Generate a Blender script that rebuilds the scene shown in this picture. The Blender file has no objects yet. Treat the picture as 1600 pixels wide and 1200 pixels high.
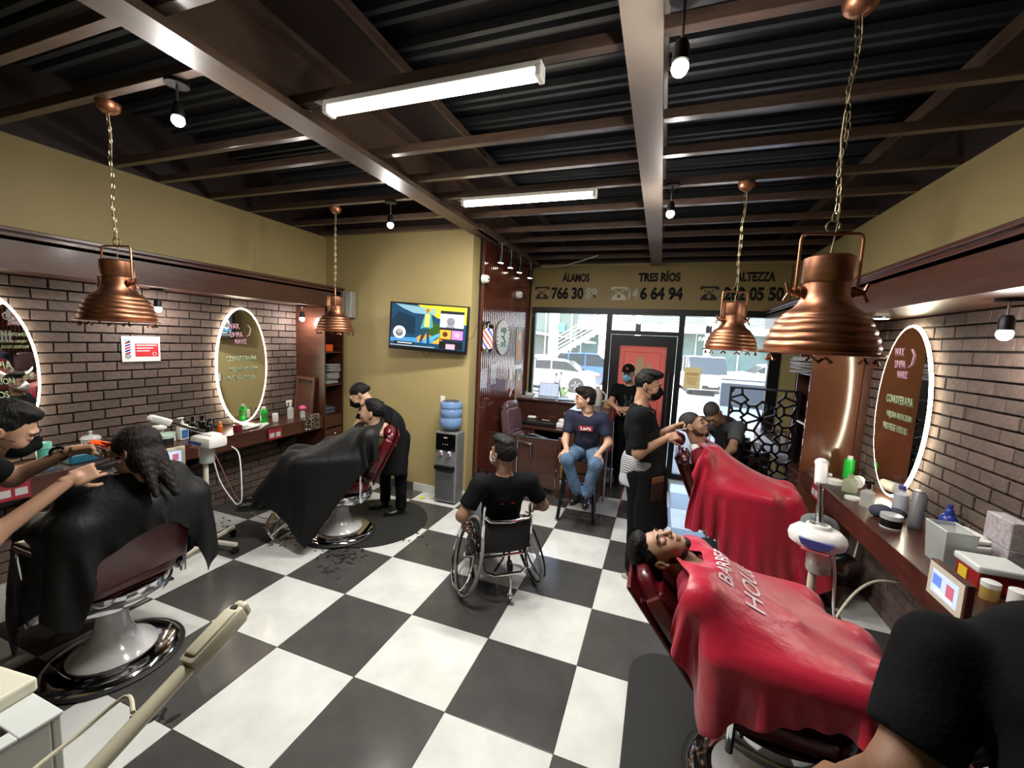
import bpy, bmesh, math, random
import numpy as np
from mathutils import Vector as V, Matrix, Euler
from mathutils.bvhtree import BVHTree
random.seed(7); RS = np.random.RandomState(11)
SC = bpy.context.scene; COL = SC.collection; PI = math.pi
# ---------------------------------------------------------------- camera
cd = bpy.data.cameras.new('camera'); cam = bpy.data.objects.new('camera', cd); COL.objects.link(cam)
cd.sensor_width = 36; cd.lens = 645.38/1600*36; cd.clip_start = .02; cd.clip_end = 300
_r, _u, _f = V((.93966, .33891, .04676)), V((-.07982, .08427, .99324)), V((-.33268, .93704, -.10624))
cam.matrix_world = Matrix(((_r.x, _u.x, -_f.x, 1.5379), (_r.y, _u.y, -_f.y, -2.4078), (_r.z, _u.z, -_f.z, 2.0033), (0, 0, 0, 1)))
SC.camera = cam
# ---------------------------------------------------------------- world, sun, exposure
w = bpy.data.worlds.new('world'); SC.world = w; w.use_nodes = True
wn = w.node_tree.nodes; wl = w.node_tree.links
sky = wn.new('ShaderNodeTexSky'); sky.sky_type = 'NISHITA'; sky.sun_disc = False; sky.sun_elevation = math.radians(58); sky.sun_rotation = math.radians(200); sky.air_density = 1.2; sky.dust_density = 2.5
wl.new(sky.outputs[0], wn['Background'].inputs[0]); wn['Background'].inputs[1].default_value = .8
sl = bpy.data.lights.new('sun', 'SUN'); sl.energy = 12; sl.angle = .01; sl.color = (1, .96, .9)
so = bpy.data.objects.new('sun', sl); COL.objects.link(so); so.rotation_euler = Euler((math.radians(30), math.radians(-14), math.radians(0)))
SC.view_settings.view_transform = 'Standard'; SC.view_settings.look = 'None'; SC.view_settings.gamma = 1; SC.view_settings.use_curve_mapping = False
SC.view_settings.exposure = 0.85
SC.cycles.max_bounces = 7; SC.cycles.diffuse_bounces = 4; SC.cycles.glossy_bounces = 4; SC.cycles.transmission_bounces = 6; SC.cycles.transparent_max_bounces = 12
SC.cycles.caustics_reflective = False; SC.cycles.caustics_refractive = False; SC.cycles.sample_clamp_indirect = 6; SC.cycles.use_denoising = True
# ---------------------------------------------------------------- materials
def s2l(c):
    if isinstance(c, str):
        c = c.lstrip('#'); c = [int(c[i:i+2], 16)/255 for i in (0, 2, 4)]
    return tuple(((x+.055)/1.055)**2.4 if x > .04045 else x/12.92 for x in c) + (1,)
MC = {}
def mat(name, col='#888888', rough=.5, metal=0., noise=0., nscale=8., col2=None, bump=0., bscale=30., emit=0., alpha=1., trans=0., ior=1.45, sheen=0., coat=0., wood=False, rand=0., stretch=(1, 1, 1), spec=.5):
    if name in MC: return MC[name]
    m = bpy.data.materials.new(name); m.use_nodes = True; MC[name] = m
    n = m.node_tree.nodes; l = m.node_tree.links; b = n['Principled BSDF']
    c = s2l(col); b.inputs['Base Color'].default_value = c; b.inputs['Roughness'].default_value = rough; b.inputs['Metallic'].default_value = metal
    b.inputs['IOR'].default_value = ior; b.inputs['Specular IOR Level'].default_value = spec
    if trans: b.inputs['Transmission Weight'].default_value = trans
    if sheen: b.inputs['Sheen Weight'].default_value = sheen
    if coat: b.inputs['Coat Weight'].default_value = coat; b.inputs['Coat Roughness'].default_value = .12
    if alpha < 1: b.inputs['Alpha'].default_value = alpha
    if emit: b.inputs['Emission Color'].default_value = c; b.inputs['Emission Strength'].default_value = emit
    def coords(sc):
        tc = n.new('ShaderNodeTexCoord'); mp = n.new('ShaderNodeMapping'); mp.inputs['Scale'].default_value = [sc*s for s in stretch]
        l.new(tc.outputs['Object'], mp.inputs[0]); return mp.outputs[0]
    if noise or wood:
        nt = n.new('ShaderNodeTexNoise'); nt.inputs['Scale'].default_value = 1; nt.inputs['Detail'].default_value = 5; nt.inputs['Roughness'].default_value = .6
        l.new(coords(nscale), nt.inputs['Vector'])
        if wood: nt.inputs['Distortion'].default_value = 1.2
        mx = n.new('ShaderNodeMix'); mx.data_type = 'RGBA'
        rmp = n.new('ShaderNodeMapRange'); rmp.inputs[1].default_value = .3; rmp.inputs[2].default_value = .7
        l.new(nt.outputs['Fac'], rmp.inputs[0]); l.new(rmp.outputs[0], mx.inputs[0])
        c2 = s2l(col2) if col2 else tuple(max(0, x*(1-noise)) for x in c[:3]) + (1,)
        mx.inputs[6].default_value = c; mx.inputs[7].default_value = c2
        l.new(mx.outputs[2], b.inputs['Base Color']); last = mx.outputs[2]
    else: last = None
    if rand:
        oi = n.new('ShaderNodeObjectInfo'); hs = n.new('ShaderNodeHueSaturation'); mr = n.new('ShaderNodeMapRange')
        mr.inputs[3].default_value = 1-rand; mr.inputs[4].default_value = 1+rand
        l.new(oi.outputs['Random'], mr.inputs[0]); l.new(mr.outputs[0], hs.inputs['Value'])
        if last: l.new(last, hs.inputs['Color'])
        else: hs.inputs['Color'].default_value = c
        l.new(hs.outputs[0], b.inputs['Base Color'])
    if bump:
        nb = n.new('ShaderNodeTexNoise'); nb.inputs['Scale'].default_value = 1; nb.inputs['Detail'].default_value = 4
        l.new(coords(bscale), nb.inputs['Vector']); bp = n.new('ShaderNodeBump'); bp.inputs['Strength'].default_value = bump; bp.inputs['Distance'].default_value = .01
        l.new(nb.outputs['Fac'], bp.inputs['Height']); l.new(bp.outputs[0], b.inputs['Normal'])
    return m
M_yellow = mat('yellow_paint', '#a29263', .6, noise=.06, nscale=2, bump=.05, bscale=60)
M_wood = mat('dark_red_wood', '#4b2a1e', .3, wood=True, nscale=3, col2='#331b13', stretch=(1, 1, 8), bump=.03, coat=.25)
M_woodh = mat('dark_red_wood_horizontal', '#45271d', .28, wood=True, nscale=3, col2='#301a13', stretch=(6, 1, 6), bump=.03, coat=.25)
M_woody = mat('dark_wood_along_wall', '#4f2e23', .32, wood=True, nscale=3, col2='#3a2018', stretch=(8, 1, 8), bump=.03, coat=.2)
M_beam = mat('beam_wood', '#5d4b3f', .42, wood=True, nscale=4, col2='#4b3a30', stretch=(8, 1, 8), bump=.04)
M_joist = mat('joist_wood', '#55443a', .3, wood=True, nscale=4, col2='#3d3029', stretch=(1, 8, 8), bump=.05, coat=.3)
M_deck = mat('black_steel_deck', '#16171c', .45, noise=.3)
M_rib = mat('grey_steel_rib', '#3a3d40', .4, noise=.2)
M_soffit = mat('brown_soffit_board', '#2e2321', .45, noise=.15, nscale=5)
M_brick = mat('brown_brick', '#5c4d46', .75, noise=.25, nscale=25, col2='#4c3f39', rand=.22, bump=.5, bscale=60)
def translucent(name, col):
    m = mat(name, col, .6); n = m.node_tree.nodes; l = m.node_tree.links; t = n.new('ShaderNodeBsdfTranslucent'); t.inputs[0].default_value = s2l(col)
    x = n.new('ShaderNodeMixShader'); x.inputs[0].default_value = .55; l.new(n['Principled BSDF'].outputs[0], x.inputs[1]); l.new(t.outputs[0], x.inputs[2]); l.new(x.outputs[0], n['Material Output'].inputs[0]); return m
M_mortar = mat('dark_mortar', '#2a2220', .9, bump=.3)
M_white = mat('white_plastic', '#dcdcd6', .35)
M_cream = mat('cream_plastic', '#c9c5b2', .35)
M_black = mat('black_plastic', '#0b0b0c', .35)
M_rubber = mat('black_rubber', '#141414', .6, bump=.1, bscale=80)
M_chrome = mat('chrome', '#cfcfd2', .08, 1)
M_steel = mat('brushed_steel', '#8e9090', .32, 1)
M_copper = mat('brushed_copper', '#a8765a', .4, 1, noise=.12, nscale=14, col2='#8c5f48', stretch=(1, 1, 4), bump=.04, bscale=90)
M_darkmetal = mat('dark_window_frame', '#17181a', .4, .3)
M_redleather = mat('red_leather', '#4c0c14', .28, bump=.08, bscale=40, coat=.3)
M_porc = mat('white_porcelain', '#c6c4c4', .12, coat=.6, noise=.06, nscale=6)
M_mirror = mat('mirror_glass', '#e6e6e0', .015, 1)
M_led = mat('led_light', '#fff3dc', .5, emit=13)
M_ledring = mat('led_ring_light', '#fff4d6', .5, emit=20)
M_bulb = mat('spot_bulb', '#fff4e6', .5, emit=60)
M_glass = mat('clear_glass', '#f4fbfa', .02, alpha=.12, spec=.6)
M_clear = mat('clear_plastic', '#dfe4e2', .12, alpha=.35)
M_paper = mat('white_paper', '#d8d8d2', .7)
M_ink = mat('black_ink', '#15120f', .6)
M_silverink = mat('silver_ink', '#b9b6a6', .5)
M_red = mat('red_print', '#a01c22', .5)
M_green = mat('green_plastic', '#23b03a', .3)
M_blue = mat('blue_plastic', '#20307e', .3)
# ---------------------------------------------------------------- mesh builder
XF = {}
def rotm(r): return Euler(r).to_matrix() if r is not None else Matrix.Identity(3)
def frame_to(d):
    d = V(d).normalized(); a = V((0, 0, 1)) if abs(d.z) < .95 else V((1, 0, 0))
    x = a.cross(d).normalized(); return x, d.cross(x)
class MB:
    def __init__(s): s.v = []; s.f = []; s.m = []
    def add(s, vs, fs, mi=0):
        o = len(s.v); s.v += [tuple(x) for x in vs]; s.f += [tuple(i+o for i in f) for f in fs]; s.m += [mi]*len(fs); return s
    def box(s, c, d, rot=None, bev=0., mi=0):
        R = rotm(rot) if not isinstance(rot, Matrix) else rot; c = V(c); h = V(d)/2
        if not bev:
            vs = [c+R@V((x*h.x, y*h.y, z*h.z)) for x in (-1, 1) for y in (-1, 1) for z in (-1, 1)]
            return s.add(vs, [(0, 1, 3, 2), (4, 6, 7, 5), (0, 4, 5, 1), (2, 3, 7, 6), (0, 2, 6, 4), (1, 5, 7, 3)], mi)
        bm = bmesh.new(); bmesh.ops.create_cube(bm, size=1)
        for v in bm.verts: v.co = V((v.co.x*d[0], v.co.y*d[1], v.co.z*d[2]))
        bmesh.ops.bevel(bm, geom=bm.edges[:], offset=min(bev, min(d)*.49), segments=2, affect='EDGES', profile=.5)
        return s.bm(bm, R, c, mi)
    def bm(s, bm, R=Matrix.Identity(3), c=V((0, 0, 0)), mi=0):
        bm.verts.index_update(); s.add([c+R@v.co for v in bm.verts], [[v.index for v in f.verts] for f in bm.faces], mi); bm.free(); return s
    def bx(s, x0, x1, y0, y1, z0, z1, bev=0., mi=0): return s.box(((x0+x1)/2, (y0+y1)/2, (z0+z1)/2), (abs(x1-x0), abs(y1-y0), abs(z1-z0)), None, bev, mi)
    def cyl(s, a, b, r, r2=None, n=16, mi=0, caps=True):
        a = V(a); b = V(b); r2 = r if r2 is None else r2; x, y = frame_to(b-a)
        vs = [a+(x*math.cos(t)+y*math.sin(t))*r for t in [2*PI*i/n for i in range(n)]]+[b+(x*math.cos(t)+y*math.sin(t))*r2 for t in [2*PI*i/n for i in range(n)]]
        fs = [(i, (i+1) % n, n+(i+1) % n, n+i) for i in range(n)]
        if caps: fs += [tuple(range(n))[::-1], tuple(range(n, 2*n))]
        return s.add(vs, fs, mi)
    def lathe(s, prof, c=(0, 0, 0), axis=(0, 0, 1), n=24, mi=0, sx=1., sy=1.):
        c = V(c); z = V(axis).normalized(); x, y = frame_to(z)
        if abs(z.z) > .99: x, y = V((1, 0, 0)), V((0, 1, 0))
        vs = []
        for r, h in prof: vs += [c+z*h+x*math.cos(2*PI*i/n)*r*sx+y*math.sin(2*PI*i/n)*r*sy for i in range(n)]
        fs = [(k*n+i, k*n+(i+1) % n, (k+1)*n+(i+1) % n, (k+1)*n+i) for k in range(len(prof)-1) for i in range(n)]
        if prof[0][0] > 1e-4: fs.append(tuple(range(n))[::-1])
        if prof[-1][0] > 1e-4: fs.append(tuple(range((len(prof)-1)*n, len(prof)*n)))
        return s.add(vs, fs, mi)
    def tube(s, pts, r, n=8, closed=False, mi=0):
        P = [V(p) for p in pts]; m = len(P); vs = []; prev = None
        rr = r if isinstance(r, (list, tuple)) else [r]*m
        for i in range(m):
            d = (P[(i+1) % m]-P[i-1]) if closed else (P[min(i+1, m-1)]-P[max(i-1, 0)])
            d = d.normalized() if d.length > 1e-9 else V((0, 0, 1))
            if prev is None: x, y = frame_to(d)
            else: x = (prev-d*prev.dot(d)).normalized(); y = d.cross(x)
            prev = x
            vs += [P[i]+(x*math.cos(2*PI*k/n)+y*math.sin(2*PI*k/n))*rr[i] for k in range(n)]
        M_ = m if closed else m-1
        fs = [(i*n+k, i*n+(k+1) % n, ((i+1) % m)*n+(k+1) % n, ((i+1) % m)*n+k) for i in range(M_) for k in range(n)]
        if not closed: fs += [tuple(range(n))[::-1], tuple(range((m-1)*n, m*n))]
        return s.add(vs, fs, mi)
    def sph(s, c, r, n=12, R=None, mi=0):
        r = (r, r, r) if not isinstance(r, (tuple, list)) else r; R = R or Matrix.Identity(3); c = V(c); k = n//2
        vs = [c+R@V((r[0]*math.sin(PI*j/k)*math.cos(2*PI*i/n), r[1]*math.sin(PI*j/k)*math.sin(2*PI*i/n), r[2]*math.cos(PI*j/k))) for j in range(k+1) for i in range(n)]
        return s.add(vs, [(j*n+i, (j+1)*n+i, (j+1)*n+(i+1) % n, j*n+(i+1) % n) for j in range(k) for i in range(n)], mi)
    def prism(s, poly, o, ux, uy, d, mi=0):
        o, ux, uy, d = V(o), V(ux), V(uy), V(d); n = len(poly)
        vs = [o+ux*a+uy*b for a, b in poly]+[o+ux*a+uy*b+d for a, b in poly]
        return s.add(vs, [tuple(range(n))[::-1], tuple(range(n, 2*n))]+[(i, (i+1) % n, n+(i+1) % n, n+i) for i in range(n)], mi)
    def build(s, name, m, parent=None, smooth=False, local=False, ang=40, weld=False):
        vs = s.v
        if parent is not None and not local:
            iv = XF.get(parent.name, Matrix.Identity(4)).inverted(); vs = [tuple(iv@V(v)) for v in vs]
        me = bpy.data.meshes.new(name); me.from_pydata(vs, [], s.f)
        for mm in (m if isinstance(m, (list, tuple)) else [m]): me.materials.append(mm)
        if any(s.m): me.polygons.foreach_set('material_index', s.m)
        bm = bmesh.new(); bm.from_mesh(me)
        if weld: bmesh.ops.remove_doubles(bm, verts=bm.verts, dist=1e-5)
        bmesh.ops.recalc_face_normals(bm, faces=bm.faces)
        if smooth:
            a = math.radians(ang)
            for e in bm.edges:
                if len(e.link_faces) == 2 and e.calc_face_angle(0) > a: e.smooth = False
        bm.to_mesh(me); bm.free()
        if smooth: me.shade_smooth() if not hasattr(me, 'x') else None
        if smooth:
            bm = bmesh.new(); bm.from_mesh(me)
            for e in bm.edges:
                e.smooth = not (len(e.link_faces) == 2 and e.calc_face_angle(0) > a)
            bm.to_mesh(me); bm.free()
        return link(name, me, parent)
def cr(P, k=5):
    P = [V(p) for p in P]; out = []
    for i in range(len(P)-1):
        a, b, c, d = P[max(i-1, 0)], P[i], P[i+1], P[min(i+2, len(P)-1)]
        for j in range(k):
            t = j/k; out.append(.5*((2*b)+(c-a)*t+(2*a-5*b+4*c-d)*t*t+(3*b-a-3*c+d)*t**3))
    return out+[P[-1]]
def link(name, me, parent=None):
    o = bpy.data.objects.new(name, me); COL.objects.link(o)
    if parent is not None: o.parent = parent; XF[o.name] = XF.get(parent.name, Matrix.Identity(4))
    return o
def tag(o, label=None, cat=None, group=None, kind=None):
    if label: o['label'] = label
    if cat: o['category'] = cat
    if group: o['group'] = group
    if kind: o['kind'] = kind
    return o
def thing(name, label, cat, loc=(0, 0, 0), rz=0., group=None):
    o = bpy.data.objects.new(name, None); COL.objects.link(o); o.empty_display_size = .05
    o.location = loc; o.rotation_euler = (0, 0, rz); XF[o.name] = Matrix.Translation(loc) @ Matrix.Rotation(rz, 4, 'Z')
    return tag(o, label, cat, group)
def dup(root, loc, rz=0., label=None, group=None, scale=None):
    r = root.copy(); COL.objects.link(r); r.location = loc; r.rotation_euler = (0, 0, rz)
    if label: r['label'] = label
    if group: r['group'] = group
    if scale: r.scale = scale
    for ch in root.children:
        c = ch.copy(); COL.objects.link(c); c.parent = r
        for g in ch.children:
            d = g.copy(); COL.objects.link(d); d.parent = c
    return r
def struct(name, mb, m, parent=None, **k):
    o = mb.build(name, m, parent, **k)
    if parent is None: o['kind'] = 'structure'
    return o
def textpart(name, body, loc, ux, uy, size, m, parent, sx=1., ext=.001, off=0., align='CENTER', bold=0., local=False, shear=0.):
    cu = bpy.data.curves.new('t', 'FONT'); cu.body = body; cu.size = 1; cu.align_x = align; cu.extrude = 0; cu.offset = bold; cu.resolution_u = 3; cu.shear = shear
    to = bpy.data.objects.new('t', cu); COL.objects.link(to)
    me = bpy.data.meshes.new_from_object(to.evaluated_get(bpy.context.evaluated_depsgraph_get()))
    bpy.data.objects.remove(to); me.name = name
    ux = V(ux).normalized(); uy = V(uy).normalized(); nn = ux.cross(uy); loc = V(loc)
    iv = XF.get(parent.name, Matrix.Identity(4)).inverted() if (parent is not None and not local) else Matrix.Identity(4)
    for v in me.vertices: v.co = iv@(loc+ux*(v.co.x*size*sx)+uy*(v.co.y*size)+nn*off)
    bm = bmesh.new(); bm.from_mesh(me)
    r = bmesh.ops.extrude_face_region(bm, geom=bm.faces[:])
    dn = (iv.to_3x3()@nn)*ext
    bmesh.ops.translate(bm, verts=[e for e in r['geom'] if isinstance(e, bmesh.types.BMVert)], vec=dn)
    bmesh.ops.recalc_face_normals(bm, faces=bm.faces); bm.to_mesh(me); bm.free()
    me.materials.clear(); me.materials.append(m)
    return link(name, me, parent)
# ================================================================ room shell
XL, XR, YF, YB, ZC = -3.0, 3.32, 4.28, -4.6, 3.25
m_tw = mat('white_marble_tile', '#cfd0cc', .13, noise=.1, nscale=3.5, col2='#b9bab6', rand=.03, coat=.2)
m_tb = mat('dark_grey_tile', '#484745', .2, noise=.12, nscale=5, col2='#3d3c3a', rand=.1, coat=.1)
fl = struct('floor', MB().bx(XL, XR, YB, YF+.1, -.12, -.006), mat('grout', '#6a6864', .8))
tl = []
for k in (0, 1):
    tl.append(MB().box((0, 0, -.006), (.597, .597, .012), bev=.0015).build('floor_tile', (m_tb, m_tw)[k], fl, local=True).data)
    bpy.data.objects.remove(bpy.data.objects['floor_tile'])
def part(name, me, parent, loc, rot=None, scale=None):
    o = bpy.data.objects.new(name, me); COL.objects.link(o); o.parent = parent; o.location = loc
    if rot: o.rotation_euler = rot
    if scale: o.scale = scale
    return o
for i in range(-5, 6):
    for j in range(-8, 7):
        x0, x1, y0, y1 = max(i*.6, XL), min(i*.6+.6, XR), max(j*.6, YB), min(j*.6+.6, YF+.08)
        if x1-x0 < .02 or y1-y0 < .02: continue
        part('floor_tile', tl[0 if (i+j) % 2 == 0 else 1], fl, ((x0+x1)/2, (y0+y1)/2, 0), scale=((x1-x0)/.6, (y1-y0)/.6, 1))
# walls: recessed brick walls under a bulkhead, yellow plaster above
wl_ = struct('wall_left', MB().bx(XL-.15, XL, YB, 2.1, -.1, 2.34).bx(XL-.15, -2.8, YB, 2.1, 2.34, 3.25, mi=1).bx(XL-.15, -2.8, YB, 2.1, 3.25, 4.1, mi=2), [M_mortar, M_yellow, M_soffit])
wr_ = struct('wall_right', MB().bx(XR, XR+.15, YB, YF, -.1, 2.34).bx(3.25, XR+.15, YB, YF, 2.34, 3.25, mi=1).bx(3.25, XR+.15, YB, YF, 3.25, 4.1, mi=2), [M_mortar, M_yellow, M_soffit])
struct('wall_television', MB().bx(-3.3, -.62, 2.1, 2.3, -.1, 3.33).bx(-3.3, -.62, 2.1, 2.3, 3.33, 4.1, mi=1), [M_yellow, M_soffit])
struct('wall_back', MB().bx(XL-.15, XR+.15, YB-.15, YB, -.1, 4.1), M_yellow)
wf = struct('wall_front', MB().bx(-.66, XR, YF, YF+.15, 3.25, 4.1, mi=1).bx(-.66, XR, YF, YF+.15, 2.55, 3.25).bx(3.1, XR, YF, YF+.15, -.1, 2.55).bx(-.66, -.53, YF, YF+.15, -.1, 2.55), [M_yellow, M_soffit])
ws = struct('wall_slatted', MB().bx(-.8, -.6, 2.3, YF+.15, -.1, 4.1), mat('slat_backing', '#120908', .8))
struct('baseboard_television', MB().bx(-2.5, -1.35, 2.075, 2.1, 0, .1).bx(-1.35, -.6, 2.075, 2.1, 0, .1, mi=1), [m_tb, m_tw])
sl_me = MB().box((0, 0, 1.6), (.045, .03, 3.2)).build('slat', mat('slat_wood', '#4d241a', .16, coat=1.), ws, local=True)
me_s = sl_me.data; bpy.data.objects.remove(sl_me)
for k in range(31): part('slat', me_s, ws, (-.58, 2.325+k*.0635, 0))
# bricks
brick_me = []
for hw in (.195, .092):
    o = MB().box((0, 0, 0), (.03, hw, .07), bev=.004).build('brick', M_brick, wl_, local=True); brick_me.append(o.data); bpy.data.objects.remove(o)
def bricks(wall, x, y0, y1, skip, near, lim=296, flip=1):
    cand = []; r = 0; z = .04
    while z < 2.3:
        y = y0-(.103 if r % 2 else 0)+RS.uniform(-.01, .01)
        while y < y1-.03:
            a, b = max(y, y0), min(y+.197, y1)
            if b-a > .04: cand.append(((a+b)/2, z, b-a))
            y += .206
        z += .0825; r += 1
    cand = [c for c in cand if not skip(c[0], c[1])]
    cand.sort(key=near); mb = MB()
    for k, (yc, zc, L) in enumerate(cand):
        dx = RS.uniform(-.004, .004)
        if k < lim: part('brick', brick_me[0], wall, (x+dx, yc, zc), (RS.uniform(-.006, .006), 0, 0), (1, L/.195, 1))
        else: mb.box((x+dx, yc, zc), (.03, L, .07))
    if mb.v: tag(mb.build('brick_courses', M_brick, wall, local=True), kind='stuff')
def ell(yc, zc, a, b): return lambda y, z: ((y-yc)/a)**2+((z-zc)/b)**2 < 1
m1, m2, m3 = ell(1.0, 1.555, .2, .5), ell(-1.18, 1.6, .2, .5), ell(1.47, 1.6, .2, .5)
bricks(wl_, XL+.012, -2.1, 1.76, lambda y, z: m1(y, z) or m2(y, z), lambda c: (c[1] < .88)*10+(c[0] < -.95)*20+abs(c[0]-.2)*.2)
bricks(wr_, XR-.012, -1.2, 2.08, lambda y, z: m3(y, z), lambda c: (c[1] < .9)*10+(c[0] < .3)*20+abs(c[0]-1)*.2)
# bulkheads with stepped trim
for nm, s_, xf, xb, ye in (('left', 1, -2.52, XL, 2.1), ('right', -1, 2.87, XR, YF)):
    struct('bulkhead_'+nm, MB().bx(xf-.03*s_, xb-.1*s_, YB, ye, 2.31, 2.5).bx(xf, xf-.03*s_, YB, ye, 2.31, 2.52).bx(xf, -2.8-.1 if s_ > 0 else 3.4, YB, ye, 2.5, 2.535), M_woody)
    struct('trim_'+nm, MB().bx(xf+.02*s_, xf-.3*s_, YB, ye, 2.52, 2.545, bev=.004).bx(xf+.035*s_, xf-.3*s_, YB, ye, 2.552, 2.58, bev=.005).bx(xf+.01*s_, xf-.3*s_, YB, ye, 2.545, 2.552), mat('trim_wood', '#4a2d26', .25, coat=.4))
# ceiling
ce = struct('ceiling', MB().bx(XL-.15, XR+.15, YB-.1, YF+.15, 3.78, 3.9), M_deck)
y = -2.2; k = 0
rb = MB().box((0, 0, 0), (6.4, .035, .05)).build('deck_rib', M_rib, ce, local=True); rme = rb.data; bpy.data.objects.remove(rb)
while y < YF:
    for dy in (0, .085): part('deck_rib', rme, ce, (.16, y+dy, 3.75))
    y += .30
struct('beam_left', MB().bx(-.64, -.46, -2.6, YF, 3.2, 3.24).bx(-.56, -.54, -2.6, YF, 3.24, 3.56).bx(-.64, -.46, -2.6, YF, 3.56, 3.6), M_beam)
struct('beam_centre', MB().bx(1.30, 1.45, -2.6, YF, 3.2, 3.24).bx(1.365, 1.385, -2.6, YF, 3.24, 3.56).bx(1.30, 1.45, -2.6, YF, 3.56, 3.6), mat('grey_beam', '#74695f', .4, noise=.08, nscale=5))
struct('soffit_left', MB().bx(-.46, -.06, -2.6, YF, 3.6, 3.63), M_soffit)
struct('soffit_right', MB().bx(2.92, 3.3, -2.6, YF, 3.5, 3.53), M_soffit)
struct('trim_soffit_left', MB().bx(-.06, -.04, -2.6, YF, 3.57, 3.63), M_beam)
struct('trim_soffit_right', MB().bx(2.90, 2.92, -2.6, YF, 3.46, 3.53), M_beam)
for x0, x1, ys in ((-2.8, -.56, (-1.9, -1.22, -.88, -.2, .14, .58, 1.0, 1.57, 2.02)), (-.54, 1.37, (-1.9, -1.2, -.5, .17, .64, 1.07, 1.66, 2.26, 2.74, 3.32, 3.85)), (1.38, 3.25, (-1.9, -1.2, -.53, .16, .62, 1.18, 1.66, 2.26, 2.74, 3.32, 3.85))):
    o0 = None
    for yy in ys:
        if o0 is None: o0 = o = MB().box((0, 0, 0), (x1-x0, .05, .055), bev=.003).build('ceiling_joist', M_joist, None)
        else: o = o0.copy(); COL.objects.link(o)
        o.location = ((x0+x1)/2, yy, 3.278); o['kind'] = 'structure'
struct('beam_slat_track', MB().bx(-.5, -.42, 1.9, YF, 3.2, 3.26), M_beam)
# front sign fascia
sg = thing('phone_sign', 'long mustard fascia sign with three black telephone numbers above the shop window', 'sign', (1.25, YF-.04, 2.57))
MB().bx(-.53, 3.12, YF-.05, YF-.005, 2.56, 3.2, bev=.004).build('sign_board', mat('mustard_board', '#8c7a4c', .55, noise=.05, nscale=3), sg)
def phone_icon(x, z, m):
    p = MB(); yy = YF-.054
    p.prism([(-.11, 0), (.11, 0), (.105, .035), (.08, .07), (.045, .095), (-.045, .095), (-.08, .07), (-.105, .035)], (x, yy, z), (1, 0, 0), (0, 0, 1), (0, .004, 0)).bx(x-.012, x+.012, yy, yy+.004, z+.095, z+.12)
    p.bx(x-.06, x+.06, yy, yy+.004, z+.118, z+.128).bx(x-.06, x-.048, yy, yy+.004, z+.128, z+.165).bx(x+.048, x+.06, yy, yy+.004, z+.128, z+.165)
    p.bx(x-.085, x+.085, yy, yy+.004, z+.172, z+.2)
    for s_ in (-1, 1): p.prism([(s_*.07, .2), (s_*.12, .2), (s_*.125, .15), (s_*.085, .15)], (x, yy, z), (1, 0, 0), (0, 0, 1), (0, .004, 0))
    p.tube([(x+.1+.05*math.cos(t), yy, z+.1+.09*math.sin(t)) for t in np.linspace(-1.2, 1.0, 9)], .003, 5)
    p.build('telephone_icon', m, sg)
    MB().lathe([(.03, 0), (.03, .003), (.012, .003), (.012, 0)], (x, yy-.001, z+.055), (0, -1, 0), 16).build('telephone_dial', mat('sign_mustard', '#8c7a4c', .55), sg)
for s, x0, x1, z0, z1, mm in (('ÁLAMOS', -.04, .39, 2.965, 3.125, M_ink), ('TRES RÍOS', 1.13, 1.72, 2.965, 3.125, M_ink), ('ALTEZZA', 2.44, 2.93, 2.965, 3.095, M_ink), ('766 30', -.21, .31, 2.69, 2.885, M_ink), ('89', .345, .53, 2.69, 2.885, M_silverink), ('14', 1.0, 1.15, 2.695, 2.89, M_silverink),
                        ('6 64 94', 1.17, 1.77, 2.695, 2.89, M_ink), ('262 05 50', 2.31, 3.05, 2.70, 2.895, M_ink)):
    o = textpart('sign_lettering', s, (0, YF-.051, 0), (1, 0, 0), (0, 0, 1), .2, mm, sg, ext=.003, bold=.045, off=.001)
    L_ = XF[sg.name].translation; xs = [v.co.x for v in o.data.vertices]; zs = [v.co.z for v in o.data.vertices]; a0, a1, b0, b1 = min(xs), max(xs), min(zs), max(zs)
    for v in o.data.vertices: v.co.x = (v.co.x-a0)/(a1-a0)*(x1-x0)+x0-L_.x; v.co.z = (v.co.z-b0)/(b1-b0)*(z1-z0)+z0-L_.z
phone_icon(-.37, 2.69, M_ink); phone_icon(.86, 2.69, M_silverink); phone_icon(2.12, 2.7, M_ink)
# window frames, glass, door
wfm = MB().bx(-.53, 3.1, YF-.05, YF+.06, 2.47, 2.56).bx(-.53, -.47, YF-.03, YF+.06, 0, 2.47).bx(.70, .78, YF-.03, YF+.06, 0, 2.47).bx(1.76, 1.84, YF-.03, YF+.06, 0, 2.47).bx(2.97, 3.1, YF-.03, YF+.06, 0, 2.47).bx(.78, 1.76, YF-.03, YF+.06, 2.17, 2.23)
wfm.bx(-.47, .70, YF-.03, YF+.06, 0, .08).bx(1.84, 2.97, YF-.03, YF+.06, 0, .08)
w1 = struct('window_1', wfm, M_darkmetal)
for a, b, c, d in ((-.47, .70, .08, 2.47), (1.84, 2.97, .08, 2.47), (.78, 1.76, 2.23, 2.47)):
    MB().bx(a, b, YF+.01, YF+.018, c, d).build('pane', M_glass, w1, local=True)
dr = struct('door_1', MB().bx(.79, .93, YF-.02, YF+.03, .02, 2.16).bx(1.62, 1.75, YF-.02, YF+.03, .02, 2.16).bx(.93, 1.62, YF-.02, YF+.03, .02, .3).bx(.93, 1.62, YF-.02, YF+.03, 2.0, 2.16), M_darkmetal)
m_coral = translucent('coral_poster', '#e29084')
MB().bx(.93, 1.62, YF-.01, YF+.012, .3, 2.0).build('door_poster', m_coral, dr, local=True)
mcd = mat('coral_dark_line', '#c9564c', .5)
fr = MB()
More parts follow.
